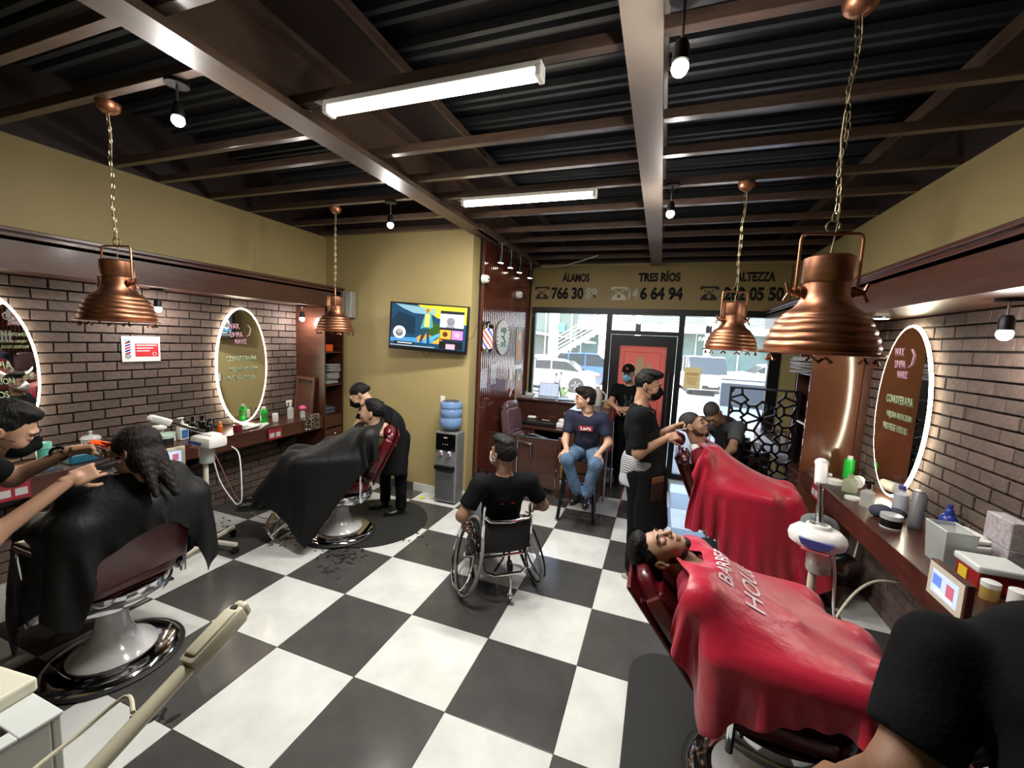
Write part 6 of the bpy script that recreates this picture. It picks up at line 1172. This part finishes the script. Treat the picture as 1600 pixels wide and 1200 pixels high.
# ================================================================ people
M_cr = mat('red_satin', '#ad1733', .36, bump=.7, bscale=9, sheen=.2, stretch=(1, 1.6, 1)); M_cb = mat('black_nylon', '#0c0d0e', .55, bump=.7, bscale=11, spec=.3)
def chair_for(label, x, y, face, rec, zs=.52, **k):
    return barber_chair(label, (x, y, .013 if k.pop('mat', True) else 0), math.atan2(face[1], face[0])-PI/2, rec, zs, **k)
def J_seated(pel, neck, head, f, kn, an, lat_w=.19, el_up=0., elb=None, wr=None):
    f = V((f[0], f[1], 0)).normalized(); lat = f.cross(V((0, 0, 1))); pel, neck, kn, an = V(pel), V(neck), V(kn), V(an); up = (neck-pel).normalized()
    sh = neck-up*.045; J = dict(pelvis=pel, neck=neck, head=head, shL=sh-lat*lat_w, shR=sh+lat*lat_w)
    for s, g in (('L', -1), ('R', 1)):
        J['kn'+s] = kn+lat*.11*g; J['an'+s] = an+lat*.09*g
        J['el'+s] = V(elb)+lat*.225*g if elb else sh+lat*.26*g-up*.26; J['wa'+s] = V(wr)+lat*.10*g if wr else J['el'+s]+f*.24
    J['toe'] = f; return J
relaxed = lambda d: {'L': (d, (0, 0, 1), .35), 'R': (d, (0, 0, 1), .35)}
# 1 nearest customer, red cape, reclining
chair_for('red leather barber chair under the nearest red-caped customer', 2.12, -.42, (1, 0), .66, head=(0, -.52, .88))
J1 = J_seated((2.0, -.42, .64), (1.74, -.42, 1.0), (1.605, -.42, 1.05), (1, 0), (2.42, -.42, .73), (2.72, -.42, .42), elb=(1.93, -.42, .8), wr=(2.12, -.42, .86))
r1, i1 = figure('bearded man with black hair lying back under the nearest red cape', J1, 'tan', 'short', headf=(.12, -.22, .96), headu=(-.96, -.12, -.12), closed=True, beard=1, shirt=mat('maroon_shirt', '#7a1226', .8), sleeve=.8, pants=M_den, hands=relaxed((1, 0, 0)), shoe_z=.6, hs=1.03)
cp1 = body_caps(J1)+[((1.85, -.72, .82), (2.3, -.72, .8), .055, .055), ((1.85, -.12, .82), (2.3, -.12, .8), .055, .055), ((1.60, -.42, .92), (1.86, -.42, .6), .17, .2), ((1.98, -.42, .42), (2.26, -.42, .42), .29, .29)]
c1, X1_ = drape('cape', r1, M_cr, (1.74, -.42, 1.03), (1, 0, .0), (0, 1, 0), (-.34, 1.13), (-.57, .62), .023, cp1, steps=95, pin_r=.085, lift=.03, seed=1, slit=(-.085, .095))
bv = None
def decal(body, cx, cy, ux, uy, size, sx, parent, obj, m, name='cape_lettering'):
    dg = bpy.context.evaluated_depsgraph_get(); e = obj.evaluated_get(dg); me = e.to_mesh(); mw = XF[parent.name]
    bvt = BVHTree.FromPolygons([mw@v.co for v in me.vertices], [p.vertices[:] for p in me.polygons]); e.to_mesh_clear()
    cu = bpy.data.curves.new('t', 'FONT'); cu.body = body; cu.align_x = 'CENTER'; cu.resolution_u = 2; cu.offset = .012
    to = bpy.data.objects.new('t', cu); COL.objects.link(to); tm = bpy.data.meshes.new_from_object(to.evaluated_get(bpy.context.evaluated_depsgraph_get())); bpy.data.objects.remove(to)
    bm = bmesh.new(); bm.from_mesh(tm); bmesh.ops.triangulate(bm, faces=bm.faces[:])
    for _ in range(3): bmesh.ops.subdivide_edges(bm, edges=[e_ for e_ in bm.edges if e_.calc_length() > .14], cuts=1); bmesh.ops.triangulate(bm, faces=bm.faces[:])
    iv = mw.inverted(); ux, uy = V(ux), V(uy)
    for v in bm.verts:
        p = V((cx, cy, 2.5))+ux*v.co.x*size*sx+uy*v.co.y*size; h_ = bvt.ray_cast(p, V((0, 0, -1)))
        v.co = iv@((h_[0] if h_[0] else p-V((0, 0, 2)))+V((0, 0, .004)))
    bm.to_mesh(tm); bm.free(); tm.materials.clear(); tm.materials.append(m); tm.name = name; link(name, tm, parent)
m_let = mat('white_cape_print', '#d8c2c6', .5)
decal('BARBER', 1.90, -.44, (0, 1, 0), (-1, 0, 0), .085, .8, r1, c1, m_let); decal('HOUSE', 2.015, -.44, (0, 1, 0), (-1, 0, 0), .105, .95, r1, c1, m_let)
# 2 far customer in red
chair_for('red leather barber chair under the farther red-caped customer', 2.27, 1.6, (1, -.08), .42)
J2 = J_seated((2.14, 1.58, .68), (1.93, 1.56, 1.12), (1.86, 1.54, 1.33), (1, -.1), (2.62, 1.55, .8), (2.88, 1.5, .42), elb=(2.1, 1.57, .84), wr=(2.28, 1.57, .92))
r2, i2 = figure('short-haired man reclining with eyes shut under the farther red cape', J2, 'tan', 'fade', M_fade, headf=(.82, -.3, .42), headu=(-.45, .05, .88), closed=True, beard=1, shirt=bpy.data.materials['maroon_shirt'], sleeve=.8, pants=M_den, hands=relaxed((1, 0, 0)), shoe_z=.5)
cp2 = body_caps(J2)+[((1.98, 1.3, .84), (2.45, 1.3, .82), .055, .055), ((1.98, 1.88, .84), (2.45, 1.88, .82), .055, .055), ((1.9, 1.57, .98), (2.1, 1.58, .6), .17, .2), ((2.15, 1.6, .42), (2.4, 1.58, .42), .29, .29)]
c2, _x = drape('cape', r2, M_cr, (1.93, 1.56, 1.15), (1, -.06, -.13), (.06, 1, 0), (-.24, 1.12), (-.68, .6), .024, cp2, steps=90, pin_r=.085, lift=.03, seed=2, slit=(-.065, .11))
MB().lathe([(.062, .0), (.075, .03), (.07, .06), (.06, .075)], (1.925, 1.555, 1.1), (-.2, 0, 1), n=24).build('neck_strip', M_paper, r2, smooth=True)
# 3 middle-left customer in black cape
chair_for('red leather barber chair of the black-caped customer beside the bending woman', -1.33, .76, (-.8, -.6), .45, head=(-.05, -.44, 1.03))
J3 = J_seated((-1.22, .82, .67), (-1.06, .86, 1.08), (-1.02, .82, 1.25), (-.8, -.6), (-1.64, .5, .8), (-1.86, .34, .44), elb=(-1.24, .8, .84), wr=(-1.4, .68, .9))
r3, i3 = figure('dark-haired customer under a black cape with the woman barber behind', J3, 'fair', 'short', headf=(-.88, -.4, .12), headu=(.1, 0, 1), shirt=M_bk, sleeve=.8, pants=M_bk, hands=relaxed((-.8, -.6, 0)), seed=1)
cp3 = body_caps(J3)+[((-1.0, .6, .84), (-1.4, .32, .82), .055, .055), ((-1.4, 1.1, .84), (-1.75, .8, .82), .055, .055), ((-1.02, .88, .9), (-1.2, .8, .6), .15, .18), ((-1.2, .86, .42), (-1.42, .7, .42), .29, .29)]
c3, _x = drape('cape', r3, M_cb, (-1.06, .84, 1.09), (-.8, -.6, -.12), (.6, -.8, 0), (-.14, .98), (-.5, .43), .024, cp3, steps=90, pin_r=.085, lift=.03, seed=3)
# 4 woman barber
J4 = dict(pelvis=(-1.1, 1.36, .88), neck=(-1.2, 1.12, 1.25), head=(-1.31, .99, 1.37), shL=(-1.04, 1.06, 1.2), shR=(-1.38, 1.2, 1.2), elL=(-.96, .93, 1.03), elR=(-1.42, 1.05, .98), waL=(-1.0, .86, 1.06-.14+.1), waR=(-1.25, .9, 1.05), knL=(-1.05, 1.36, .46), knR=(-1.3, 1.42, .46), anL=(-1.05, 1.38, .095), anR=(-1.32, 1.46, .095), toe=(-.7, -.7, 0))
J4 = dict(J4); r4, i4 = figure('woman barber in black with face mask bending over the black-caped customer', J4, 'fair', 'tail', headf=(-.55, -.55, -.62), headu=(-.5, -.35, .8), shirt=M_bk, pants=M_bk, sleeve=.45, mask=M_bk, hands={'L': ((-.4, -.6, -.2), (.3, -.2, .9), .6), 'R': ((.6, -.5, .1), (0, 0, 1), .5)}, build=.88, seed=2, hs=.96)
M_apron = mat('black_apron', '#0d0d0f', .7, bump=.2, bscale=40, spec=.2)
def apron(root, inf, z_lo=.5, top=.8, B=1., pocket=True):
    J, fw, lat, up, R = inf['J'], inf['fw'], inf['lat'], inf['up'], inf['R']; p = J['pelvis']; g = .03
    fh = V((fw.x, fw.y, 0)).normalized(); lh = V((lat.x, lat.y, 0)).normalized(); Rh = Matrix((lh, fh, V((0, 0, 1)))).transposed(); m = lerp(p, J['neck'], .4)
    geo = sdf_mesh([('e', tuple(m), (.16*B+g, .12*B+g, .28), R), ('c', tuple(p), tuple(V((p.x, p.y, z_lo))+fh*.03), .155*B+g, .19*B), ('-b', tuple(p-fh*.2), (.4, .18, 1.2), Rh, .01), ('-b', (p.x, p.y, z_lo-.2), (.5, .5, .2), None, .005, {'k': .004}), ('-b', tuple(J['neck']+up*.06), (.4, .4, .14), R, .01)], .011, .03, wrinkle(.004, 20., 5))
    mesh_part('apron', [geo], [M_apron], root)
    q = MB()
    for s in (-1, 1): q.tube([lerp(p, J['neck'], .7)+fw*.125+lat*s*.07, lerp(p, J['neck'], .9)+fw*.12+lat*s*.09, J['neck']+lat*s*.075+fw*.02+up*.012, J['neck']-fw*.08+lat*s*.03+up*.0], .009, 6)
    q.build('apron_strap', M_apron, root, smooth=True)
apron(r4, i4, .52)
MB().box((-1.02, 1.2, .86), (.03, .1, .05), (0, 0, .5), .006).build('apron_pocket', mat('brown_leather', '#6a4525', .5), r4)
# 5 man in wheelchair
f5 = V((-.63, .77, 0)); l5 = V((.77, .63, 0)); pel = V((.42, .6, .51)); nk = V((.50, .455, .965))
J5 = dict(pelvis=pel, neck=nk, head=(.475, .455, 1.14), shL=nk-l5*.195-V((0, 0, .05)), shR=nk+l5*.195-V((0, 0, .05)), elL=nk-l5*.33-f5*.03-V((0, 0, .26)), elR=nk+l5*.33-f5*.0-V((0, 0, .25)), waL=V((.43, .57, .62))-l5*.3+f5*.0, waR=V((.43, .57, .62))+l5*.3+f5*.06, knL=pel+f5*.42-l5*.09+V((0, 0, .03)), knR=pel+f5*.42+l5*.09+V((0, 0, .03)), anL=pel+f5*.5-l5*.07-V((0, 0, .35)), anR=pel+f5*.5+l5*.07-V((0, 0, .35)), toe=f5)
r5, i5 = figure('man in black t-shirt and pale mask seen from behind in the wheelchair', J5, 'brown', 'quiff', headf=(-.86, .45, .12), headu=(-.05, .0, 1), shirt=M_bk, pants=mat('grey_trousers', '#3a3c42', .8), mask=mat('white_mask', '#c9cdd0', .7), hands={'L': ((-.1, .25, -.9), (-.8, -.3, 0), .8), 'R': ((-.1, .3, -.9), (.8, .3, 0), .8)}, sleeve=.62, seed=3, build=1.05)
mlr = mat('chair_logo_red', '#a02834', .6); cb5 = V((.465, .52, .80))-f5*.139; q = MB().prism([(-.045, 0), (-.03, .045), (-.022, .045), (-.008, 0), (-.018, 0), (-.026, .025), (-.034, 0)], cb5, l5, (0, 0, 1), -f5*.003)
q.prism([(-.005, .0), (.05, .0), (.05, .012), (-.005, .012)], cb5, l5, (0, 0, 1), -f5*.003).prism([(-.055, -.02), (.05, -.02), (.05, -.014), (-.055, -.014)], cb5, l5, (0, 0, 1), -f5*.003).prism([(-.0, .022), (.05, .022), (.05, .038), (-.0, .038)], cb5, l5, (0, 0, 1), -f5*.003, mi=1).build('shirt_back_logo', [mlr, M_silverink], r5)
# 6 seated man in navy shirt
M_navy = mat('navy_cloth', '#14182f', .85, bump=.2, bscale=90)
J6 = dict(pelvis=(.83, 2.22, .79), neck=(.83, 2.13, 1.235), head=(.795, 2.08, 1.405), shL=(1.0, 2.14, 1.18), shR=(.65, 2.12, 1.18), elL=(1.08, 2.1, .94), elR=(.62, 2.02, .93), waL=(.99, 1.99, .825), waR=(.66, 1.93, .845), knL=(.98, 1.93, .73), knR=(.68, 1.88, .75), anL=(.9, 1.98, .36), anR=(.8, 1.98, .38), toeL=(.1, -1, 0), toeR=(-.15, -1, 0))
r6, i6 = figure('young man with glasses in navy printed t-shirt and jeans seated on the stool', J6, 'fair', 'bowl', M_hairb, headf=(-.88, -.45, -.06), headu=(0, 0, 1), shirt=M_navy, pants=M_den, sleeve=.6, hands={'L': ((.0, -.75, -.65), (.15, -.6, .6), .25), 'R': ((-.1, -.75, -.6), (-.1, -.6, .6), .25)}, seed=4, build=.93)
mpr = mat('shirt_print_white', '#d8d8dc', .6); mpr2 = mat('shirt_print_red', '#a3202c', .6)
def chest_text(inf, root, s, dist, dz, size, m, sx=1., bold=.02, u=None):
    J, fw, lat, up = inf['J'], inf['fw'], inf['lat'], inf['up']; c = lerp(J['pelvis'], J['neck'], .68)+fw*dist+up*dz; textpart('shirt_lettering', s, c, -lat, up, size, m, root, sx=sx, ext=.003, bold=bold)
c6 = lerp(i6['J']['pelvis'], i6['J']['neck'], .68)
MB().box(c6+i6['fw']*.130+i6['up']*.012, (.15, .012, .055), i6['R'], .003).build('shirt_print_panel', mpr2, r6)
chest_text(i6, r6, "Levi's", .1365, -.002, .052, mpr, 1.0, .035)
HM = i6['HM']; q = MB()
for s in (-1, 1): q.tube([HM@V((s*.031+.019*math.cos(a), .103, .004+.015*math.sin(a))) for a in np.linspace(0, 2*PI, 15)[:-1]], .0016, 5, closed=True).cyl(HM@V((s*.05, .1, .008)), HM@V((s*.082, -.01, .012)), .0015, n=5)
q.cyl(HM@V((-.012, .103, .008)), HM@V((.012, .103, .008)), .0015, n=5).build('glasses', M_bm, r6)
# 7 man in cap by the door
J7 = dict(pelvis=(1.17, 3.66, .93), neck=(1.16, 3.62, 1.44), head=(1.13, 3.57, 1.61), shL=(1.35, 3.6, 1.38), shR=(.98, 3.6, 1.38), elL=(1.4, 3.46, 1.17), elR=(.93, 3.46, 1.19), waL=(1.2, 3.34, 1.15), waR=(1.03, 3.32, 1.15), knL=(1.24, 3.62, .5), knR=(1.08, 3.62, .5), anL=(1.26, 3.66, .085), anR=(1.08, 3.66, .085), toe=(0, -1, 0))
r7, i7 = figure('man in black baseball cap and blue mask standing by the red door', J7, 'tan', 'fade', M_fade, headf=(-.12, -1, -.1), headu=(0, 0, 1), shirt=M_bk, pants=M_bk, mask=mat('blue_mask', '#6ba4c0', .7), hands={'L': ((-.9, -.3, -.1), (0, -.6, .8), .6), 'R': ((.9, -.2, -.2), (0, -.6, .8), .6)}, seed=5)
HM = i7['HM']; g = sdf_mesh([('e', (0, -.02, .055), (.088, .106, .082), None), ('-b', (0, 0, -.04), (.2, .2, .085), None, .005, {'k': .004})], .006, .01); cpm = mesh_part('baseball_cap', [xf(g, HM)], [M_bk], r7)
g = sdf_mesh([('e', (0, .1, .05), (.075, .085, .012), None), ('-e', (0, .02, .045), (.083, .09, .05), None)], .006, .005); mesh_part('cap_visor', [xf(g, HM)], [M_bk], r7)
q = MB(); q.box(HM@V((0, .085, .085)), (.03, .008, .03), HM.to_3x3(), .002).build('cap_emblem', mat('cap_red', '#a83038', .5), r7)
cc_ = lerp(i7['J']['pelvis'], i7['J']['neck'], .6)+i7['fw']*.131; q = MB()
for s in (1, -1): q.tube([cc_+i7['lat']*x_+i7['up']*(y_*s) for x_, y_ in ((-.05, .09), (-.02, .035), (.02, .035), (.05, .09), (.05, .05), (.02, .0), (-.02, .0), (-.05, .05))], .003, 5, closed=True)
q.build('shirt_outline_print', mat('grey_outline', '#6a6a6c', .6), r7)
# 8 standing barber
M_sb = mat('black_shirt_cloth', '#0d0e11', .85, bump=.2, bscale=60, spec=.15)
J8 = dict(pelvis=(1.46, 1.28, .93), neck=(1.40, 1.28, 1.49), head=(1.46, 1.28, 1.665), shL=(1.42, 1.47, 1.42), shR=(1.40, 1.09, 1.42), elL=(1.55, 1.53, 1.18), elR=(1.43, 1.03, 1.14), waL=(1.70, 1.50, 1.3), waR=(1.64, 1.17, 1.26), knL=(1.50, 1.38, .5), knR=(1.46, 1.19, .5), anL=(1.52, 1.42, .095), anR=(1.45, 1.14, .095), toe=(1, -.1, 0))
r8, i8 = figure('standing barber in black mask and chevron-hemmed shirt shaving the red-caped man', J8, 'tan', 'quiff', headf=(.97, -.12, -.15), headu=(.12, 0, 1), shirt=M_sb, pants=M_bk, mask=M_bk, sleeve=.8, hands={'L': ((.7, .1, .3), (0, .5, .8), .9), 'R': ((.75, .25, .25), (-.1, -.7, .6), .9)}, shoes=mat('brown_shoe', '#3f362e', .7), seed=6, build=1.12)
apron(r8, i8, .48, B=1.15)
hc = mat('chevron_hem', '#85878a', .8); nt = hc.node_tree; tc = nt.nodes.new('ShaderNodeTexCoord'); sp_ = nt.nodes.new('ShaderNodeSeparateXYZ'); nt.links.new(tc.outputs['Object'], sp_.inputs[0])
def mth(op, a, b=None):
    n_ = nt.nodes.new('ShaderNodeMath'); n_.operation = op
    for i_, x_ in enumerate((a, b)):
        if x_ is None: continue
        if isinstance(x_, (int, float)): n_.inputs[i_].default_value = x_
        else: nt.links.new(x_, n_.inputs[i_])
    return n_.outputs[0]
zz = mth('PINGPONG', mth('ADD', sp_.outputs[0], sp_.outputs[1]), .045); hh_ = mth('ADD', sp_.outputs[2], mth('MULTIPLY', zz, 1.0)); st_ = mth('LESS_THAN', mth('FRACT', mth('MULTIPLY', hh_, 45)), .35); st_ = mth('MULTIPLY', st_, mth('GREATER_THAN', hh_, .93))
mx_ = nt.nodes.new('ShaderNodeMix'); mx_.data_type = 'RGBA'; mx_.inputs[6].default_value = s2l('#a3a5a8'); mx_.inputs[7].default_value = s2l('#121316'); nt.links.new(st_, mx_.inputs[0]); nt.links.new(mx_.outputs[2], nt.nodes['Principled BSDF'].inputs['Base Color'])
g = sdf_mesh([('e', (1.455, 1.28, 1.0), (.155, .205, .22), None), ('c', (1.46, 1.28, .98), (1.46, 1.28, .84), .175, .185), ('-b', (1.46, 1.28, .66), (.4, .4, .15), None, .005, {'k': .004}), ('-b', (1.46, 1.28, 1.35), (.4, .4, .27), None, .005, {'k': .01})], .01, .03, wrinkle(.004, 26., 2)); mesh_part('shirt_hem', [g], [hc], r8)
MB().box((1.60, 1.10, .92), (.14, .012, .05), (0, 0, .9), .004).box((1.60, 1.10, .82), (.14, .01, .14), (0, 0, .9), .004, mi=1).build('apron_pocket', [bpy.data.materials['brown_leather'], mat('dark_leather', '#24160f', .5)], r8)
MB().cyl((1.72, 1.2, 1.33), (1.78, 1.2, 1.35), .004, n=6).build('x', M_steel); o = bpy.data.objects['x']; o.name = 'razor'; tag(o, 'thin steel razor held by the standing barber', 'razor')
# 9 bending person behind
J9 = dict(pelvis=(2.4, 2.86, .92), neck=(2.2, 2.47, 1.24), head=(2.1, 2.34, 1.33), shL=(2.06, 2.6, 1.2), shR=(2.36, 2.44, 1.18), elL=(2.05, 2.45, .98), elR=(2.3, 2.26, 1.0), waL=(2.2, 2.3, .9), waR=(2.18, 2.1, .92), knL=(2.3, 2.95, .48), knR=(2.48, 2.9, .48), anL=(2.28, 3.0, .085), anR=(2.48, 2.98, .085), toe=(-.4, -.9, 0))
J9 = {**J9, 'shL': (2.02, 2.55, 1.19), 'shR': (2.36, 2.42, 1.19)}
r9, i9 = figure('person in grey shirt bending forward behind the farther red-caped customer', J9, 'brown', 'fade', M_fade, headf=(-.15, -.6, -.75), headu=(-.5, -.5, .6), shirt=mat('grey_cloth_shirt', '#34373a', .85, noise=.15, nscale=20), pants=M_bk, hands={'L': ((.3, -.6, -.5), (0, -.3, .8), .5), 'R': ((-.3, -.6, -.5), (0, -.3, .8), .5)}, seed=7)
# 10 left customer, long hair, black cape
chair_for('red leather barber chair with white pedestal at the left, nearest the cart', -1.40, -1.03, (-1, .0), .25, zs=.58, mat=False, head=(0, -.3, .92), blen=.44)
J10 = J_seated((-1.3, -1.04, .74), (-1.13, -1.04, 1.14), (-1.06, -1.06, 1.32), (-1, .0), (-1.75, -1.06, .78), (-1.98, -1.06, .4), elb=(-1.28, -1.04, .9), wr=(-1.46, -1.04, .94))
r10, i10 = figure('long-haired customer in black cape having hair clipped at the left', J10, 'tan', 'long', M_hairb, headf=(-.8, -.45, -.3), headu=(-.3, .0, .95), shirt=M_bk, sleeve=.8, pants=M_bk, hands=relaxed((-1, 0, 0)), seed=8)
cp10 = body_caps(J10)+[((-1.15, -1.33, .96), (-1.6, -1.33, .94), .055, .055), ((-1.15, -.75, .96), (-1.6, -.75, .94), .055, .055), ((-1.03, -1.04, 1.0), (-1.1, -1.04, .7), .14, .2), ((-1.09, -1.29, .97), (-1.09, -.79, .97), .1, .1), ((-1.28, -1.03, .46), (-1.52, -1.03, .46), .3, .3)]
c10, _x = drape('cape', r10, M_cb, (-1.13, -1.04, 1.17), (-1, 0, -.02), (0, -1, 0), (-.40, 1.0), (-.66, .66), .024, cp10, steps=95, pin_r=.085, lift=.03, seed=5)
# 11 left barber
J11 = dict(pelvis=(-1.5, -1.72, .9), neck=(-1.26, -1.6, 1.36), head=(-1.165, -1.47, 1.5), shL=(-1.42, -1.5, 1.33), shR=(-1.08, -1.68, 1.32), elL=(-1.38, -1.42, 1.25), elR=(-1.03, -1.6, 1.07), waL=(-1.24, -1.22, 1.34), waR=(-1.0, -1.34, 1.26), knL=(-1.55, -1.66, .48), knR=(-1.38, -1.78, .48), anL=(-1.6, -1.68, .095), anR=(-1.4, -1.82, .095), toe=(.6, .8, 0))
J11['elL'] = (-1.46, -1.36, 1.2)
r11, i11 = figure('barber with black cap of hair and mask clipping hair at the left edge', J11, 'tan', 'short', headf=(.4, .8, -.5), headu=(.25, .3, .9), shirt=M_bk, pants=mat('dark_denim', '#2a3442', .8, noise=.2), mask=M_bk, sleeve=.6, hands={'L': ((.6, .6, .1), (-.3, .2, .9), .7), 'R': ((.2, .85, .25), (.8, -.2, .3), .7)}, seed=9)
MB().tube([V((-1.27, -1.26, 1.33))+V((.03*math.cos(a), 0.02*math.cos(a), .03*math.sin(a))) for a in np.linspace(0, 2*PI, 15)[:-1]], .008, 6, closed=True).build('wristwatch', M_black, r11, smooth=True)
t = thing('hair_clipper', 'black hair clipper in the near hand of the left barber', 'clipper', (-1.0, -1.25, 1.28)); MB().box((-1.0, -1.24, 1.285), (.045, .15, .04), (.2, 0, -.15), .014).build('clipper_body', M_black, t, smooth=True); MB().box((-1.01, -1.155, 1.305), (.045, .03, .015), (.2, 0, -.15), .002).build('clipper_blade', M_chrome, t)
t = thing('comb', 'orange comb and white clip held at the customer\'s hair', 'comb', (-1.18, -1.15, 1.36)); MB().box((-1.16, -1.15, 1.37), (.09, .035, .012), (.3, .2, .5), .004).build('comb_body', mat('orange_comb', '#e2531f', .4, ), t); MB().box((-1.10, -1.13, 1.385), (.09, .012, .008), (.3, .1, .3), .002).build('comb_clip', M_steel, t)
# 12 bottom right person
J12 = dict(pelvis=(2.46, -1.5, .95), neck=(2.55, -1.01, 1.36), head=(2.68, -.86, 1.47), shL=(2.26, -1.13, 1.27), shR=(2.74, -.97, 1.27), elL=(2.15, -1.26, 1.02), elR=(2.86, -.75, 1.1), waL=(2.1, -1.1, .82), waR=(2.72, -.6, 1.08), knL=(2.5, -1.7, .5), knR=(2.68, -1.7, .5), anL=(2.5, -1.85, .095), anR=(2.68, -1.85, .095), toe=(0, 1, 0))
r12, i12 = figure('person in black t-shirt leaning in at the lower right corner', J12, 'brown', 'short', headf=(-.2, .8, -.4), headu=(0, .3, .9), shirt=M_bk, pants=M_bk, sleeve=.66, hands={'L': ((-.2, .7, -.6), (-.5, .3, .6), .5), 'R': ((-.5, .7, -.5), (.5, .3, .6), .5)}, seed=10, build=1.42)
